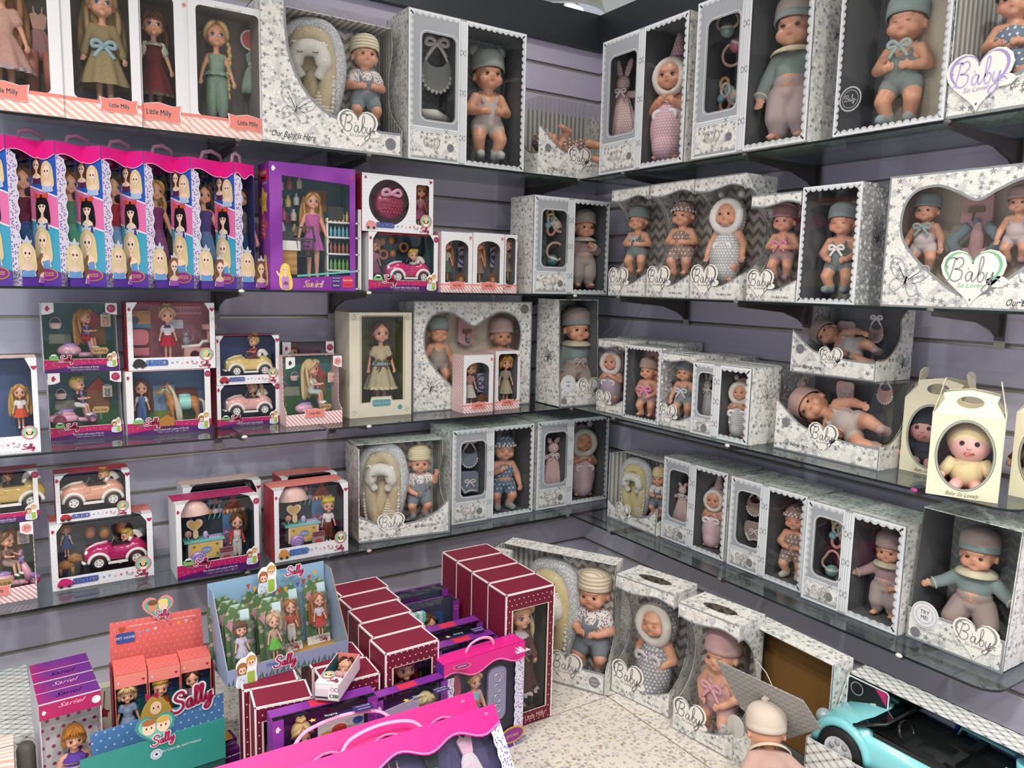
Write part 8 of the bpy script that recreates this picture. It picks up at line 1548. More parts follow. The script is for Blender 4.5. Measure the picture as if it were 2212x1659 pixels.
def pinkcase(b, label, seed, handle=True, dolls=()):
 start(b, 'princess_carton', label); W, H, D = b.W / 2, b.H, b.D; shell(b, M_VIO, mat('#4a4470', .6), top=M_HOT, dtop=1); hb = .14 if W < .2 else .155; n = 40; wv = [(-W + b.W * t / n, H - H * hb + .011 * sin(t / n * b.W * 45 + seed)) for t in range(n + 1)]
 f = MB(); f.plate(wv + [(W, H), (-W, H)], -.0012, .0012, M_HOT); f.ribbon([(x, z + .004) for x, z in wv], .002, -.0016, mat('#f3b4d8', .5)); f.build('header_panel', b.r); f = MB()
 for s in (1, -1):
  lw = [(s * (W - .026 - .004 * abs(sin(k * .9))), k / 34 * H * .86) for k in range(35)]; g = MB(); g.plate([(s * W, 0)] + lw + [(s * W, H * .86)], -.0006, .001, M_LACEP); g.ribbon(lw, .003, -.001, M_WHITE); g.build('lace_border', b.r)
 f.plate([(-W, 0), (W, 0), (W, H * .1), (-W, H * .1)], -.0006, .001, M_VIO); f.plate(oval(W * .72, H * .12, min(.05, W * .32), .024, 22), -.003, -.001, mat('#d9a84a', .4, metal=.4)); f.flat(oval(W * .72, H * .12, min(.044, W * .28), .019, 22), -.0034, mat('#8d2f8a', .45)); text(f, 'pricess', W * .72, H * .12, .018, -.0038, mat('#e3c36a', .4, metal=.3), wx=.8, shear=.15); age3(f, W * .9, H * .95, .008, -.0016, m=M_HOT); f.build('front_panel', b.r); pane(b, rect(b, .002), m=FILM2)
 hd = MB(); hd.tube(spl([(-W * .35, D * .5, H), (-W * .25, D * .45, H + .022), (0, D * .4, H + .032), (W * .25, D * .45, H + .022), (W * .35, D * .5, H)], 5), .0042, mat('#f0a9cf', .5), flat=.4); hd.build('strap_handle', b.r)
b = putop((962, 1440), (1130, 1382), .30, .055, yaw=2.5); pinkcase(b, 'medium hot pink princess carton with strap handle before tall maroon cartons', .4); W, H, D = b.W / 2, b.H, b.D
t = MB(); TT = T(0, 0, H + .001) @ RX(-90); t.flat(oval(-W * .72, -D * .55, .026, .013, 20), 0, mat('#d9a84a', .4, metal=.4), TT); t.flat(oval(-W * .72, -D * .55, .023, .011, 20), -.0004, mat('#8d2f8a', .45), TT); text(t, 'pricess', -W * .72, -D * .55, .011, -.0008, mat('#e3c36a', .4), TT, wx=.8); t.build('printed_top', b.r); t = MB(); t.flat([(W * (.5 + .045 * k), -D * (.9 - .55 * (k % 2) * .5 - .3 * (k > 2) * (k < 6))) for k in range(9)] + [(W * .86, -D * .95), (W * .5, -D * .95)], 0, mat('#f3c9e2', .5), TT); t.build('castle_print', b.r)
girl('princess_doll', 'slim blonde princess doll in blue bodice and pink tulle, medium carton', inb(b, -W * .15, D * .5, .01), H * .84, .74, 'slim', hair=('updo', '#d6bd8a'), top=('bodice', '#8fb0c9'), skirt='#cf9fb0', hemz=.03, fl=.22, extras=(('bow', '#c0605a', .6, .05),))
q = MB(); q.plate(rrect(W * .2, W * .66, .26 * H, .78 * H, .02), D * .4, D * .55, mat('#9a93b8', .25)); [ring_shape(q, (W * .43, D * .38, z * H), .012, .002, mat('#c9ccd6', .2, metal=.6), 14) for z in (.68, .58, .48, .38)]; q.build('jewellery_tray', b.r); q = MB(); q.plate(oval(-W * .62, .68 * H, .018, .045, 20), D * .4, D * .5, mat('#a83a5a', .35)); q.build('heart_mirror', b.r)
def lean(tl, tr, ztop, H, tilt, D=.05):
 A, B = on_z(tl[0], tl[1], ztop), on_z(tr[0], tr[1], ztop); v = B - A; b = Bx(); b.W = v.length; b.H, b.D, b.z = H, D, FLOOR; a = math.degrees(atan2(v.y, v.x)); mid = (A + B) / 2
 b.M = T(mid.x, mid.y, ztop) @ RZ(a) @ RX(-tilt) @ T(0, 0, -H); return b
b = lean((420, 1671), (1020, 1493), -.87, .33, 40); pinkcase(b, 'rear of two wide hot pink princess cartons in the foreground', 2.2); q = MB(); q.plate(oval(-b.W * .12, b.H * .60, .05, n=24), .012, .016, mat('#8a6a5a', .4)); q.plate(oval(-b.W * .12, b.H * .60, .036, n=20), .009, .012, mat('#3a58b0', .3)); q.plate([(.28, .10), (.30, .2), (.21, .19), (.22, .1)], .02, .024, mat('#2a2a33', .4)); q.build('doll_accessories', b.r)
b = lean((560, 1680), (1067, 1520), -.87, .33, 41); pinkcase(b, 'front one of two wide hot pink princess cartons in the foreground', .9); W, H, D = b.W / 2, b.H, b.D
q = MB(); q.plate([(-.06, .2), (.02, .205), (.16, .215), (.19, .225), (.185, .19), (.05, .178), (-.0, .14), (-.055, .17)], .014, .018, mat('#cdb6c4', .3)); q.build('clear_tray_arm', b.r)
for x, z, c, c2, nm in ((-.19, .12, '#3f7f86', '#2f6a78', 'teal'), (-.1, .13, '#cfcfd6', '#b7b4c4', 'white'), (.01, .10, '#d9a4c4', '#c58fb4', 'pink'), (.10, .115, '#3f5f6b', '#2c3436', 'dark green'), (.19, .12, '#e0d4e0', '#e3b4d2', 'white and rose')): spare_dress('small %s doll dress displayed in front pink carton' % nm, inb(b, x, .035, z + .05), .13, c2, c)
S0, S1 = on_z(85, 1526, FLOOR + .351), on_z(216, 1490, FLOOR + .351); SW = (S1 - S0).length; ordn = ('front', 'second', 'third', 'rearmost')
M_GRAD = mat('#6b2a86', .35, 'gradient', c2='#b5185f', name='magenta_purple_card'); M_DOTW = mat('#d9d6dc', .5, 'dots', c2='#9c1f58', p=.021, r=.2)
for i in range(4):
 b = at((S0.x + S1.x) / 2 - i * .003, S0.y + .008 + i * .054, SW * 1.02, .35 - .001 * (i % 2), .052, 4); W, H, D = b.W / 2, b.H, b.D
 start(b, 'doll_carton', '%s magenta and purple carton in the stack at far left' % ordn[i], group='magenta topped doll cartons'); shell(b, M_GRAD, M_DOTW, skip='', side_out=mat('#c9c4cc', .4)); f = MB(); f.plate([(-W, H * .895), (W, H * .895), (W, H), (-W, H)], -.0008, .001, mat('#b0185e', .38)); f.flat([(-W, H - .0015), (W, H - .0015), (W, H), (-W, H)], -.0012, M_WHITE); f.flat(oval(W * .84, H * .945, .009, n=18), -.0012, M_WHITE); horsehead(f, -W * .84, H * .945, .009, m=M_WHITE); f.build('front_panel', b.r); pane(b, [(-W, .002), (W, .002), (W, H * .9), (-W, H * .9)])
 t = MB(); TT = T(0, 0, H + .001) @ RX(-90); text(t, 'Sariel', 0, -D * .5, .026, 0, mat('#e3a9c8', .4), TT, shear=.5, wx=.85); t.flat([(-W, -.003), (W, -.003), (W, 0), (-W, 0)], 0, M_WHITE, TT); t.build('printed_top', b.r)
 if i == 0: girl('fashion_doll', 'slim copper haired doll in purple patterned dress, polka dot carton', inb(b, .004, .012, .004), H * .86, .66, 'slim', hair=('bob', '#b3742e'), top=('bodice', ('#5f4396', 'stripes', (('c2', '#cbb4a4'), ('p', .03), ('duty', .4)))), skirt='#8f5490', hemz=.18, fl=.2, extras=(('collar', '#5a3f96'),))
K0, K1 = on_z(244, 1458, FLOOR + .351), on_z(460, 1424, FLOOR + .351); M_COR2 = mat('#d96a66', .45, 'dots', c2='#e59a92', p=.014, r=.12); kw = (K1 - K0).length; kx = (K0.x + K1.x) / 2; ky = (K0.y + K1.y) / 2; kz = FLOOR + .15
d_ = thing('counter_display', 'coral counter display of small dolls with heart shaped header', 'display', T(kx, ky, FLOOR) @ RZ(-4)); q = MB(); q.box(-kw * .52, kw * .52, -.005, .125, .001, .148, mat('#8a2a44', .5)); q.box(-kw * .52, -kw * .505, 0, .125, .148, .33, mat('#7d3038', .5)); q.box(kw * .505, kw * .52, 0, .125, .148, .33, mat('#7d3038', .5)); q.build('tray', d_)
q = MB(); q.plate([(-kw * .52, .148), (kw * .52, .148), (kw * .46, .43), (-kw * .5, .43)], .125, .128, M_COR2); [q.flat(star5(-kw * .2 + i * .018, .395 + .004 * i * .4, .006), .1245, mat(c, .5)) for i, c in enumerate(('#b08ac0', '#7fb3b3', '#e3c0c8', '#c25a73', '#c25a73', '#d9b04a', '#9fc0c0', '#b5546b'))]; q.plate(rrect(-kw * .44, -kw * .25, .375, .40, .005), .122, .1245, mat('#34509a', .5)); text(q, 'PET HOME', -kw * .345, .388, .009, .1215, M_WHITE); q.flat(heart(-kw * .38, .41, .008), .1235, mat('#a8562a', .5)); text(q, 'One Dream with a piece of the sky, you can be anything', .01, .415, .0068, .1243, M_WHITE, shear=.2); q.build('header_card', d_)
q = MB(); q.plate(heart(.0, .455, .036), .119, .122, M_CORAL); q.flat(heart(0, .455, .031), .1187, mat('#58a8a0', .5)); [q.flat(oval(x, .458, .011, .014, 12), .1183, mat(c, .5)) for x, c in ((-.012, '#c98a6a'), (.012, '#efc7a6'))]; [q.flat(oval(x, .468, .012, .007, 10), .118, mat(c, .5)) for x, c in ((-.012, '#7a4a2a'), (.012, '#e3cf7a'))]; sally(q, .008, .436, .016, .117); q.build('heart_badge', d_)
for c in range(3):
 for k in range(2 if c else 3):
  b = Bx(); b.W, b.H, b.D, b.z = kw * .32, .2 - .004 * k, .034, kz; b.M = T(kx, ky, kz) @ RZ(-4) @ T((c - 1) * kw * .33, .002 + k * .036 + (c == 2) * .012, 0); W, H, D = b.W / 2, b.H, b.D
  nm = ('left', 'middle', 'right')[c] + (' column', ' column, behind', ' column, rearmost')[k]; start(b, 'small_doll_carton', 'small coral doll carton in the %s of the coral display' % nm, group='small coral doll cartons'); shell(b, M_COR2, M_TEAL); f = MB(); f.plate([(-W, H * .84), (W, H * .84), (W, H), (-W, H)], -.0006, .001, M_CORAL); f.flat(heart(W * .75, H * .91, .004, 12), -.001, M_BADGE); horsehead(f, -W * .75, H * .91, .005, m=M_WHITE); f.plate([(-W, 0), (W, 0), (W, .16 * H), (-W, .1 * H)], -.0006, .001, M_CORAL); f.build('front_panel', b.r); pane(b)
  s_ = MB(); s_.box(W * .2, W * .8, D - .006, D - .003, H * .62, H * .78, mat('#2f3f7a', .5)); s_.flat(heart(W * .38, H * .72, .005, 12), D - .0065, mat('#b0562a', .5)); s_.build('printed_badge', b.r)
  if k == 0: nmd, hr, tp, sk = (('pale blue plaid dress', ('bob', '#d9bd84'), ('#7d93b5', 'plaid', (('c2', '#aebcd0'), ('p', .012))), ('#7d93b5', 'plaid', (('c2', '#aebcd0'), ('p', .012)))), ('rust red tracksuit', ('boy', '#c9a23f'), '#a8421f', None), ('plum pinafore', ('updo', '#4a2a26'), '#9a6f86', '#7a2f52'))[c]; girl('small_doll', 'small doll in %s, coral display' % nmd, inb(b, -W * .25, D * .5, .012), H * .76, 1.15, hair=hr, top=('long_sleeves' if c == 1 else 'blouse', tp), skirt=sk, trousers='#a8421f' if c == 1 else None, hemz=.26, fl=.15)
def lip(label, tl, tr, z, hgt, m, back, extra):
 A, B = on_z(*tl, z), on_z(*tr, z); v = B - A; W = v.length / 2; d = thing('counter_display', label, 'display', T((A.x + B.x) / 2, (A.y + B.y) / 2, FLOOR) @ RZ(math.degrees(atan2(v.y, v.x)))); zt = z - FLOOR
 q = MB(); q.plate([(-W, zt - hgt), (W, zt - hgt), (W, zt), (-W, zt)], -.0015, .0015, m, back=mat(back, .6)); q.build('front_flap', d); q = MB(); q.box(-W, W, .002, .055, .001, zt - hgt, mat(back, .6)); q.build('tray', d); extra(d, W, zt); return d
def polka_x(d, W, zt):
 q = MB(); q.plate([(-.035, zt - .03), (.0, zt - .03), (.02, zt + .02), (-.02, zt + .045), (-.04, zt + .01)], -.004, -.002, mat('#cfc9a0', .5)); q.flat(spl([(-.045, zt - .03), (-.04, zt + .02), (-.012, zt + .05), (.018, zt + .02), (.03, zt - .025), (-.01, zt - .02)], 4, True), -.0045, mat('#b0913f', .5)); q.flat(oval(-.01, zt + .018, .013, .016, 14), -.005, mat('#efc9a6', .5)); [q.flat(oval(-.01 + k * .005, zt + .019, .0018, .0026, 8), -.0055, M_TXT) for k in (-1, 1)]; [q.flat([(-.018, zt + .05), (-.018 + k * .014, zt + .06), (-.018 + k * .014, zt + .04)], -.005, mat('#a31f4a', .5)) for k in (-1, 1)]; sally(q, .07, zt + .012, .044, -.005, rot=6, c=mat('#a3204a', .45)); q.build('die_cut_print', d)
 q = MB(); cf = mat('#a8823f', .6); [q.plate(spl([(x - .05, zt - .125), (x - .03, zt - .1), (x, zt - .088), (x + .035, zt - .1), (x + .05, zt - .125)], 4), -.004, -.0018, cf) for x in (-W * .66, W * .05, W * .5, W * .8)]; q.build('gold_scallop', d)
lip('blue polka dotted display flap with large red script logo', (195, 1587), (482, 1497), -.885, .125, mat('#4f7fb5', .5, 'dots', c2='#a9c8e6', p=.018, r=.13), '#3a3020', polka_x)
def teal_x(d, W, zt):
 q = MB(); q.plate(heart(-.0, zt + .026, .042), -.004, -.0016, mat('#3f8a86', .5)); q.flat(heart(0, zt + .027, .036), -.0044, mat('#6fbcb0', .5)); [(q.flat(oval(x, zt + .03, .014, .017, 14), -.0052, mat('#f0cdb2', .5)), q.flat(oval(x, zt + .044, .015, .008, 12), -.0056, mat(c, .5)), q.flat(oval(x - .005, zt + .03, .0018, .0028, 8), -.0056, M_TXT), q.flat(oval(x + .005, zt + .03, .0018, .0028, 8), -.0056, M_TXT)) for x, c in ((-.014, '#a5693f'), (.016, '#c9a455'))]; sally(q, .014, zt - .004, .022, -.006, rot=4); q.flat(oval(0, zt - .038, .0125, n=20), -.002, mat('#cfd4e0', .5)); q.ribbon(oval(0, zt - .038, .009, n=20), .001, -.0025, mat('#6f7fae', .5), closed=True); q.flat(oval(0, zt - .038, .003, n=10), -.0025, M_TXT); text(q, 'YOU CAN BE ANYTHING!', .05, zt - .036, .008, -.002, M_WHITE); q.build('heart_badge', d)
lip('plain teal display flap with heart badge of two children', (172, 1643), (485, 1550), -.905, .10, mat('#2f8a80', .45), '#1f4f4a', teal_x)
for i, (px, py, px2, py2) in enumerate(((430, 1622, 512, 1592), (330, 1650, 424, 1620), (437, 1645, 520, 1615), (345, 1680, 432, 1648))):
 b = putop((px, py), (px2, py2), .10, .045); b.W *= .97; start(b, 'small_doll_carton', 'flat purple carton with white seal by the teal flap, %s' % ('rear right', 'rear left', 'front right', 'front left')[i], group='flat purple cartons'); shell(b, mat('#5a1a6a', .4), M_PURP, top=mat('#5f1d70', .4)); f = MB(); f.plate(rect(b), -.0006, .001, mat('#4f1660', .4)); f.build('front_panel', b.r); t = MB(); TT = T(0, 0, b.H + .0008) @ RX(-90); t.flat(oval(-b.W * .25, -.022, .011, n=18), 0, mat('#d6cfe0', .5), TT); t.ribbon(oval(-b.W * .25, -.022, .008, n=18), .001, -.0004, mat('#6f5a9a', .5), TT, closed=True); text(t, 'YOU CAN BE ANYTHING!', b.W * .16, -.022, .0075, -.0003, M_WHITE, TT); t.build('printed_top', b.r)
z0 = FLOOR + .302; D0, D1 = on_z(492, 1485, z0), on_z(752, 1413, z0); dw = (D1 - D0).length / 2; DM = T((D0.x + D1.x) / 2, (D0.y + D1.y) / 2, z0) @ RZ(3)
d_ = thing('counter_display', 'pale blue display box of blister dolls with bunting header', 'display', DM); M_SKYC = mat('#8fb4cf', .45, 'stripes', c2='#86abc7', p=.004, ang=45); M_KRAFT = mat('#b08a50', .8); q = MB(); q.plate([(-dw, 0), (dw, 0), (dw, .212), (-dw, .212)], .128, .131, M_SKYC, M=T(0, .02, 0) @ RX(-3)); q.build('header_card', d_)
q = MB(); q.box(-dw, dw, 0, .13, 0, .002, M_KRAFT); [q.plate([(0, 0), (.145, 0), (.145, .2), (.11, .2), (0, .04)], -.001, .001, mat('#8da4c0', .5) if s < 0 else M_KRAFT, T(s * dw, 0, 0) @ RZ(90), back=mat('#8da4c0', .5)) for s in (1, -1)]; q.plate([(-dw, 0), (dw, 0), (dw, .04), (-dw, .04)], -.001, .001, mat('#8a93b4', .5)); [q.flat([(-dw + k * .009, .002), (-dw + k * .009 + .006, .002), (-dw + k * .009 + .001 + .004 * (k % 3), .014 + .006 * (k % 2))], -.0015, mat('#3f5f3a', .6)) for k in range(int(dw * 2 / .009) - 1)]; q.build('tray', d_)
q = MB(); kid_sticker(q, -dw * .72, .035, .042, -.004); text(q, 'Mita', -dw * .32, .03, .014, -.0025, mat('#3f5fae', .5)); sally(q, -dw * .1, .03, .026, -.004); q.build('front_print', d_); q = MB(); kid_sticker(q, -dw * .1, .205, .04, .121); text(q, 'Mita', dw * .2, .212, .014, .1235, mat('#3f6fc0', .5)); sally(q, dw * .38, .208, .022, .122)
for k in range(12): x = -dw * .45 + k * dw * .105; zz = .168 + .0016 * (k - 5.5) ** 2 * .6; q.flat([(x, zz), (x + .012, zz + .001), (x + .006, zz - .015)], .1225, mat(('#b0492f', '#d99a3a', '#2f7a5f', '#3a58a8', '#a83a3a')[k % 5], .5))
q.build('bunting_print', d_); BL = film('blister_film', bump=.6, bs=40, refl=1.2)
def blister(x, y, z, nm, dl):
 P = DM @ T(x, y, z) @ RX(-12); c = thing('blister_card_doll', 'blister card doll in blue display, %s' % nm, 'doll', P); w_ = .032; q = MB(); q.plate([(-w_, 0), (w_, 0), (w_, .155), (w_ * .5, .175), (0, .168), (-w_ * .5, .172), (-w_, .15)], 0, .0015, mat('#4f6b45', .6, 'floral', c2='#7f9a6a', c3='#c99aa4', sc=60, r=.3)); q.flat([(-w_, 0), (w_, 0), (w_, .022), (-w_, .022)], -.0005, mat('#d9d6cf', .5)); q.flat(rrect(w_ * .2, w_ * .9, .135, .16, .002), -.0006, mat('#b9cfd6', .5)); q.flat([(-w_ * .9, .13), (-w_ * .3, .145), (-w_ * .5, .11)], -.0006, mat('#cf8fa0', .5)); sally(q, w_ * .4, .01, .009, -.002, halo=False); q.build('card', c); loft = MB(); vs = rrect(-w_ * .85, w_ * .85, .02, .14, .008); loft.flat(vs, -.034, BL); n = len(vs); loft.add([(a, -.034, b_) for a, b_ in vs] + [(a, -.001, b_) for a, b_ in vs], [(i, (i + 1) % n, n + (i + 1) % n, n + i) for i in range(n)], BL); loft.build('blister', c)
 if dl: h = .105; g = girl('tmp', 'x', T(), 1.0, 1.35, hair=dl[0], top=('blouse' if dl[3] else 'bodice', dl[1]), skirt=dl[2], trousers=dl[4], hemz=.26, fl=.16); [setattr(ch, 'parent', c) or setattr(ch, 'matrix_local', T(0, -.018, .024) @ SC(h)) for ch in list(g.children)]; bpy.data.objects.remove(g)
for x, y, z, nm, dl in ((-.72, .03, .003, 'white blouse with yellow bag, front left', (('bob', '#6b4526'), '#c4c0d4', '#b9b4cc', True, None)), (-.78, .07, .003, 'behind the front left card', None), (-.85, .105, .003, 'rear left', None), (-.2, .03, .003, 'lime green skirt, front middle', (('pony', '#dcb896'), '#b5977f', '#5fae3a', False, None)), (-.25, .07, .003, 'behind the lime green skirt', None), (-.3, .105, .003, 'rear middle left', None), (.22, .09, .003, 'white overalls and striped sleeves', (('long', '#b5702f'), '#b8452f', None, True, '#d0c8c0')), (.74, .095, .003, 'red dress, right end', (('long', '#b36a2e'), '#c9c2c9', '#b23222', True, None))): blister(dw * x, y, z, nm, dl)
P = on_z(730, 1462, FLOOR + .33); b = Bx(); b.W, b.H, b.D, b.z = .058, .155, .04, 0; b.M = T(P.x, P.y, FLOOR + .306) @ RZ(-40) @ RX(-90) @ T(0, -.045, -.075); start(b, 'small_doll_carton', 'opened white carton lying on maroon cartons, doll in pink dress'); W, H, D = b.W / 2, b.H, b.D; q = MB(); q.box(-W, W, D - .003, D, 0, H, M_WHITE, fm={'-y': M_TEAL}); q.box(-W, -W + .002, 0, D, 0, H, mat('#e6d9e0', .5), fm={'+x': M_TEAL}); q.box(W - .002, W, 0, D, 0, H, mat('#e6d9e0', .5), fm={'-x': M_TEAL}); q.box(-W, W, 0, D, 0, .002, M_WHITE); q.box(-W, W, 0, D, H - .002, H, M_CORAL); q.build('carton', b.r)
f = MB(); f.plate([(-W, 0), (W, 0), (W, .03), (-W, .045)], -.0008, .001, M_WHITE); round_badge(f, -W * .35, .04, .018, -.002, hair='#e3c46e'); sally(f, W * .35, .016, .012, -.002, halo=False); f.build('front_panel', b.r); f = MB(); f.flat([(-W * .95, .3 * D), (W * .1, .3 * D), (W * .1, .85 * D), (-W * .95, .85 * D)], 0, mat('#d0ccd0', .5)); f.flat([(-W * .95, .76 * D), (W * .1, .76 * D), (W * .1, .88 * D), (-W * .95, .88 * D)], -.0004, M_TXT); text(f, 'CE', W * .45, .68 * D, .012, -.0004, M_TXT, bold=.0003); f.flat(oval(W * .8, .7 * D, .0045, n=14), -.0004, mat('#3f8a4a', .5)); f.ribbon(oval(W * .45, .3 * D, .0045, n=14), .001, -.0004, mat('#c25a5a', .5), closed=True); f.ribbon(oval(W * .8, .3 * D, .0045, n=14), .001, -.0004, M_TXT, closed=True); f.build('printed_end', b.r, M=T(0, 0, -.0006) @ RX(90) @ T(0, 0, -D) if False else Matrix(((1, 0, 0, 0), (0, 0, 1, 0), (0, 1, 0, -.0006), (0, 0, 0, 1))))
girl('small_doll', 'brown haired doll in pink dress lying in opened white carton', inb(b, 0, .024, .012), H * .85, 1.3, hair=('buns', '#4a2a20'), top=('blouse', '#dba8ae'), skirt='#d8a0a8', hemz=.28, fl=.15)
M_QLT = mat('#dfe0dd', .4, 'quilt', c2='#4c4c4e', p=.036)
def plain(label, W, H, D, x, y, yaw, m, front=None, badge=False, nm='quilted_carton'):
 b = at(x, y, W, H, D, yaw); start(b, nm, label); q = MB(); q.box(-W / 2, W / 2, 0, D, 0, H, m, fm={'-y': front or m}); q.build('carton', b.r)
 if badge: f = MB(); f.flat(oval(W * .40, H - .03, .015, n=20, a0=0, a1=180), -.001, M_BADGE); text(f, '3+', W * .40, H - .024, .014, -.0015, M_WHITE); f.build('printed_badge', b.r)
 l = MB(); l.box(-W / 2 - .0003, W / 2 + .0003, D * .5, D * .5 + .002, H - .001, H + .0006, mat('#6f7072', .5)); l.build('lid_seam', b.r); return b
plain('white quilted carton against the wall at far left', .26, .2, .2, -2.236, -.40, 2, M_QLT); plain('white quilted carton with pink age badge at far left', .26, .2, .18, -2.229, -.585, 2, M_QLT, badge=True)
b = plain('pink striped carton corner in the lower left foreground', .12, .27, .10, -2.205, -.80, 0, mat('#eadcd3', .5, 'stripes', c2='#dcb3a8', p=.014, ang=8), nm='striped_carton')
P = on_z(55, 1606, FLOOR + .24); q = MB(); q.lathe([(.001, .0), (.018, 0), (.0185, .23), (.014, .239), (.001, .24)], mat('#55524e', .7), n=18); tag(q.build('grey_roll', M=T(P.x, P.y, FLOOR)), 'dark grey upright roll beside the white quilted carton', 'roll')
P = on_z(228, 1545, FLOOR + .15); b = at(P.x, P.y + .05, .045, .2, .03, 0); start(b, 'floral_carton', 'cream carton with red flower print behind polka dot carton'); q = MB(); q.box(-.0225, .0225, 0, .03, 0, .2, mat('#cdc6b6', .5)); q.flat(star5(0, .13, .016, .6), -.001, mat('#8a2a30', .5)); q.ribbon([(0, .14), (.004, .19)], .002, -.001, M_TXT); q.build('carton', b.r)
# -- floor, right wall
z1 = FLOOR + .001; FR = on_z(1306, 1504, z1); b = at(0, 0, .40, .412, .12); b.M = T(FR.x, FR.y, z1) @ RZ(-61) @ T(-.2, 0, 0); bedbox(b, 'large star carton standing on floor across the corner, nest and doll', 'sweep')
P, h = fit(b, 1190, 1215, 1440, .09, 1.0); nest('baby nest with cream bolster, carton on floor at corner', P @ RZ(-10), h, cover='#d3c596'); P, h = fit(b, 1282, 1222, 1452, .085); baby('baby_doll', 'baby doll in striped cap and grey dungarees, carton on floor', P, h, 'front', 'bent', ('beanie', STRIPY('#e2d6c4', '#c2b096', .012)), [('shirt', FLORAL), ('shorts', '#858d98'), ('socks', '#6f7884')])
b = putop((1331, 1240), (1456, 1284), .385, .125); curvy(b, 'wavy topped carton on floor with doll in dotted bear hood', group=G_CURV); P, h = fit(b, 1418, 1284, 1512, .06); baby('baby_doll', 'baby doll in grey dotted bear hood hiding its face, floor', P, h, 'belly', 'straight', ('hood', SPOTTY('#8f8e92', '#c9c8cc', .013, .3), ('#d9d4cb', 'fleece')), [('sack', SPOTTY('#8f8e92', '#c9c8cc', .013, .3))], bow=('#cfc9cf', .46, .13), eyes='shut')
b = putop((1467, 1300), (1597, 1352), .385, .125); curvy(b, 'wavy topped carton on floor with doll in pink cap', group=G_CURV); P, h = fit(b, 1556, 1352, 1612, .06); baby('baby_doll', 'baby doll in pink folded cap and romper, carton on floor', P, h, 'belly', 'bent', ('fold', '#c9a2a0'), [('romper', '#cfa5a8'), ('socks', '#c9b2ae')], bow=('#dba0ac', .54, .1))
b = putop((1615, 1345), (1800, 1437), .35, .08); tryme(b, 'torn open star carton on floor with fallen backing card', flap=False); W, H = b.W / 2, b.H; q = MB(); q.box(-W * .95, W * .95, b.D - .008, b.D - .004, .02, H * .97, mat('#7d5a2c', .85, name='bare_brown_card')); q.build('brown_backing', b.r)
f = MB(); f.plate([(-W, 0), (W, 0), (W, .08), (W * .3, .1), (0, .085), (-W * .4, .1), (-W, .075)], -.001, .001, M_SP); [f.plate(oval(x, .1, .03, n=20), -.003, -.001, mat('#cfcdc6', .45)) for x in (-W * .55, W * .5)]; f.build('front_panel', b.r, M=T(0, -.09, 0)); s_ = MB(); [s_.box(s * W - .001, s * W + .001, -.09, 0, 0, .07, M_SP) for s in (-1, 1)]; s_.build('side_wing', b.r)
pts = [on_wall('R', px, py, dd) for px, py, dd in ((1546, 1426, .60), (1734, 1514, .60), (1773, 1574, .53), (1690, 1600, .50), (1600, 1530, .53))]; q = MB(); vs = [tuple(p) for p in pts] + [(p.x + .003, p.y, p.z + .001) for p in pts]; n = 5; q.add(vs, [tuple(range(n)), tuple(range(n, 2 * n))[::-1]] + [(i, n + i, n + (i + 1) % n, (i + 1) % n) for i in range(n)], mat('#a19f9c', .6, 'chevron', c2='#8d8b89', p=.016, a=.008, duty=.4)); tag(q.build('backing_card'), 'loose grey chevron backing card leaning over the slumped doll', 'card')
q = MB(); A = on_wall('R', 1631, 1424, .5); B = on_wall('R', 1672, 1490, .52); q.tube([tuple(A), tuple((A + B) / 2 + Vector((0, -.006, .006))), tuple(B)], .0012, mat('#d6d3cc', .4)); tag(q.build('plastic_tie'), 'thin clear plastic tie sticking out of the torn carton', 'tie')
HP = on_wall('R', 1652, 1566, .575); hh = .29; sd_ = baby('baby_doll', 'baby doll in cream cap slumped face down, seen from behind', T(HP.x, HP.y, HP.z) @ RZ(140) @ RX(60) @ T(0, 0, -.9 * hh), hh, ('spread', 'down'), 'bent', ('knot', '#dccdbf'), [('sweater', '#cba79c'), ('pants', '#c2aaa2'), ('collar', '#dcccb9'), ('cuffs', '#dcccb9')])
for ch in sd_.children:
 if ch.name.startswith('hat'): ch.matrix_local = HEAD @ T(0, .02, .86) @ RX(-38) @ T(0, -.0, -.86)
CF = Vector((-.528, -1.546, -.951)); cw = .62; CM = T(CF.x, CF.y, FLOOR + .001) @ RZ(-90) @ T(cw / 2, 0, 0); c = thing('car_carton', 'white quilted open carton holding a turquoise convertible', 'box', CM); W = cw / 2; hT = CF.z - FLOOR; H = .324; WC = on_wall('R', 1819, 1621, .50); pz = WC.z - FLOOR - .059; q = MB(); q.box(-W + .005, W - .005, .005, .225, .004, pz - .001, mat('#c9cac8', .6))
q.box(-W, W, .228, .231, 0, H, M_QLT, fm={'-y': mat('#31584a', .6)}); q.box(-W, W, 0, .231, 0, .003, M_WHITE); q.box(-W, W, 0, .003, 0, hT, M_QLT); q.plate([(0, 0), (.231, 0), (.231, H), (.156, H), (.1, hT), (0, hT)], -.0015, .0015, M_QLT, T(-W, 0, 0) @ RZ(90), back=M_WHITE); q.box(-W, W, .156, .231, H - .003, H, M_QLT); q.add([(W * .45, .156, H), (W, .0, H), (W, .156, H)], [(0, 1, 2), (2, 1, 0)], M_QLT); q.build('carton', c)
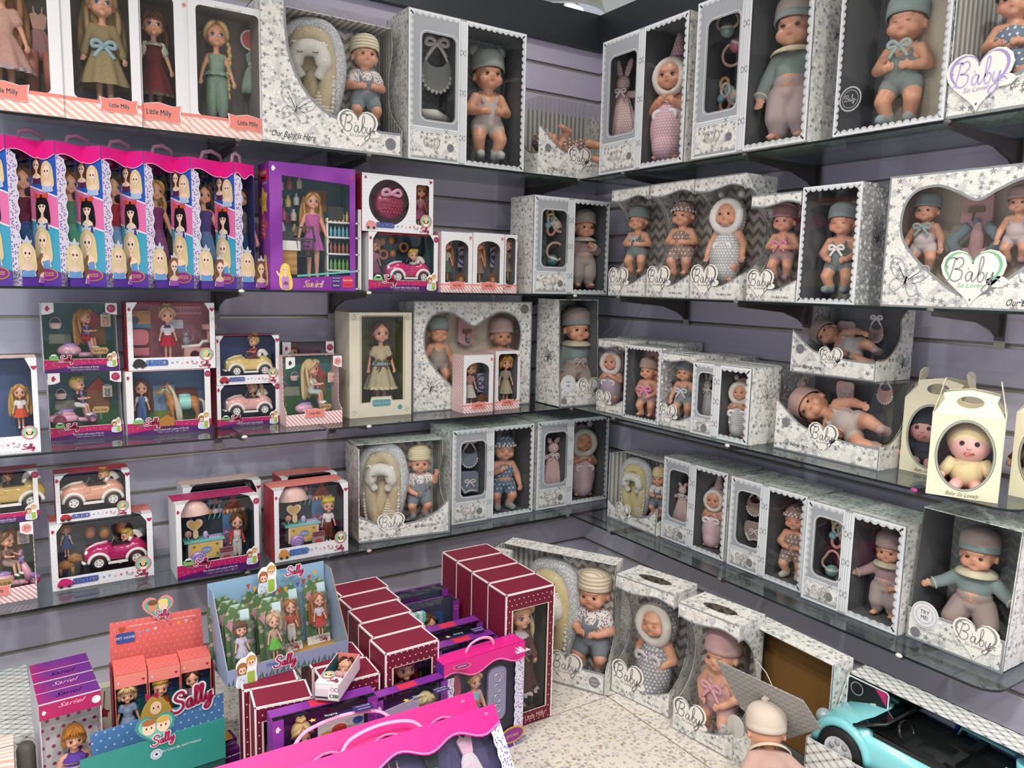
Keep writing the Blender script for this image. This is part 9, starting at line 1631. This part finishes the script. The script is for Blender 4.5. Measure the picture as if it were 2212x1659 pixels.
q = MB(); q.plate(rrect(-W + .002, -W + .11, H - .10, H - .005, .008), .150, .153, mat('#1d1b1d', .4)); q.ribbon(rrect(-W + .002, -W + .11, H - .10, H - .005, .008), .004, .1495, M_WHITE, closed=True); q.flat([(-W + .075, H - .008), (-W + .106, H - .008), (-W + .106, H - .04)], .1492, mat('#c2286c', .5)); q.ribbon(oval(-W + .028, H - .03, .016, n=18), .003, .1492, mat('#8a8a8c', .4), closed=True); q.flat([(-W + .066, H - .05), (-W + .08, H - .045), (-W + .088, H - .08), (-W + .074, H - .085)], .1492, mat('#cfc9b4', .5)); q.build('printed_tag', c)
BD = T(0, -.034, .055); q = MB(); q.box(-W + .1, -W + .25, .258, .2615, .06, .2, mat('#2f5f4a', .6)); q.plate([(-W + .12, .17), (-W + .24, .17), (-W + .24, .235), (-W + .12, .235)], .256, .258, mat('#2f4fae', .5)); q.plate([(-W + .127, .18), (-W + .233, .18), (-W + .233, .228), (-W + .127, .228)], .255, .256, mat('#b9c6d6', .5)); text(q, 'DOLL', -W + .18, .204, .034, .2545, mat('#2a3f8a', .5)); q.box(-W + .26, W, .258, .2615, .06, .25, mat('#6f8fb4', .6)); [q.flat(oval(x, z, r_, r_ * .6, 12), .257, mat(cc, .6)) for x, z, r_, cc in ((-.0, .18, .06, '#b08a3a'), (.08, .15, .04, '#8a7a2a'), (.14, .12, .03, '#a83a4a'), (-.1, .12, .05, '#c9a24a'))]; q.build('printed_backdrop', c, M=BD)
r = thing('toy_convertible', 'large turquoise toy convertible with black seats in quilted carton', 'toy car', CM @ T(-(WC.y - CF.y) - W + .175, .125, pz)); tq = mat('#7cc6cc', .22, spec=.5, coat=.4, name='turquoise_plastic'); bk = mat('#101112', .3, spec=.5); q = MB(); loft_x(q, [(-.275, .04, .05, .08), (-.268, .075, .03, .115), (-.24, .095, .025, .145), (-.19, .103, .025, .168), (-.12, .106, .025, .182), (-.115, .106, .025, .165), (.13, .106, .025, .165), (.17, .104, .028, .17), (.22, .095, .03, .15), (.265, .07, .04, .11), (.272, .03, .05, .08)], tq, 22, e=.55); q.build('car_body', r)
q = MB(); q.add([(-.135, -.088, .176), (-.135, .088, .176), (.13, .088, .168), (.13, -.088, .168)], [(0, 3, 2, 1)], bk); q.box(-.11, .125, -.085, .085, .12, .1685, bk); q.build('cockpit', r); q = MB(); q.tube([(-.15, -.098, .17), (-.085, -.082, .206), (-.085, .082, .206), (-.15, .098, .17)], .005, bk); q.build('windscreen_frame', r); q = MB(); q.add([(-.15, -.096, .172), (-.15, .096, .172), (-.086, .08, .205), (-.086, -.08, .205)], [(0, 1, 2, 3)], film('smoked_screen', tint='#55595c')); q.build('windscreen', r)
for s in (-1, 1): q = MB(); loft_x(q, [(-.03, .03, .155, .17), (-.02, .034, .15, .174), (.05, .034, .15, .174)], bk, M=T(0, s * .042, 0)); q.build('seat', r); q = MB(); q.box(.05, .068, s * .042 - .032, s * .042 + .032, .15, .19, bk); q.build('seat_back', r)
q = MB(); q.lathe([(.028, 0), (.031, .004), (.028, .008)], bk, T(-.06, -.042, .185) @ RY(65), n=18); q.build('steering_wheel', r); q = MB(); q.box(.13, .2, -.03, .01, .165, .19, tq); q.lathe([(.02, .17), (.022, .2), (.017, .2), (.016, .18)], tq, T(.155, .05, 0), n=18); q.lathe([(.02, .17), (.022, .19), (.017, .19)], tq, T(.15, -.07, 0), n=18); q.build('rear_console', r); MB().tube([(.0, .075, .17), (.01, .07, .2), (.12, .075, .19)], .005, tq).build('door_sill', r)
for x in (-.175, .165):
 for s in (-1, 1): wheel(r, x, s * .098, .058, .03, hub='#c9cbcd', tyre='#121213', spokes=7)
 for s in (-1, 1): q = MB(); q.tube([(x + .069 * cos(a), s * .101, .058 + .069 * sin(a)) for a in [pi * k / 12 for k in range(13)]], .012, tq, n=8); q.build('wheel_arch', r)
for s in (-1, 1): MB().ell((-.25, s * .068, .125), (.018, .02, .024), mat('#8f9a9c', .15, spec=.6)).build('headlamp', r)
for ch in r.children:
 if not ch.name.startswith('wheel'): ch.scale.z = .8
q = MB(); q.plate(oval(-W * .2, hT + .004, .03, .02, 20), -.003, -.001, mat('#e6d3dc', .5)); q.flat(oval(-W * .2, hT + .004, .026, .016, 20), -.0035, mat('#b3245f', .5)); q.flat([(-W + .02, .005), (-W + .11, .005), (-W + .11, hT * .55), (-W + .02, hT * .62)], -.001, mat('#3f4434', .6)); q.build('front_print', c)
q = MB(); q.box(W - .06, W - .03, -.012, -.002, .0, hT + .04, mat('#c02a74', .5)); q.build('pink_ribbon', c)
# -- logos and lace belong to the front panel they are fixed on
for t in [o for o in bpy.data.objects if o.parent is None and o.type == 'EMPTY']:
 ch = list(t.children); fp = next((c for c in ch if c.name.startswith('front_panel') and c.matrix_local == I4), None); ct = next((c for c in ch if c.name.startswith('carton')), None)
 for c in ch:
  k = c.name.split('.')[0]
  if fp and k in ('heart_logo', 'lace_border', 'pony_sign', 'round_seal'): c.parent = fp
  elif ct and k in ('butterfly_print', 'window_rim', 'printed_backdrop', 'chevron_card', 'printed_tag'): c.parent = ct
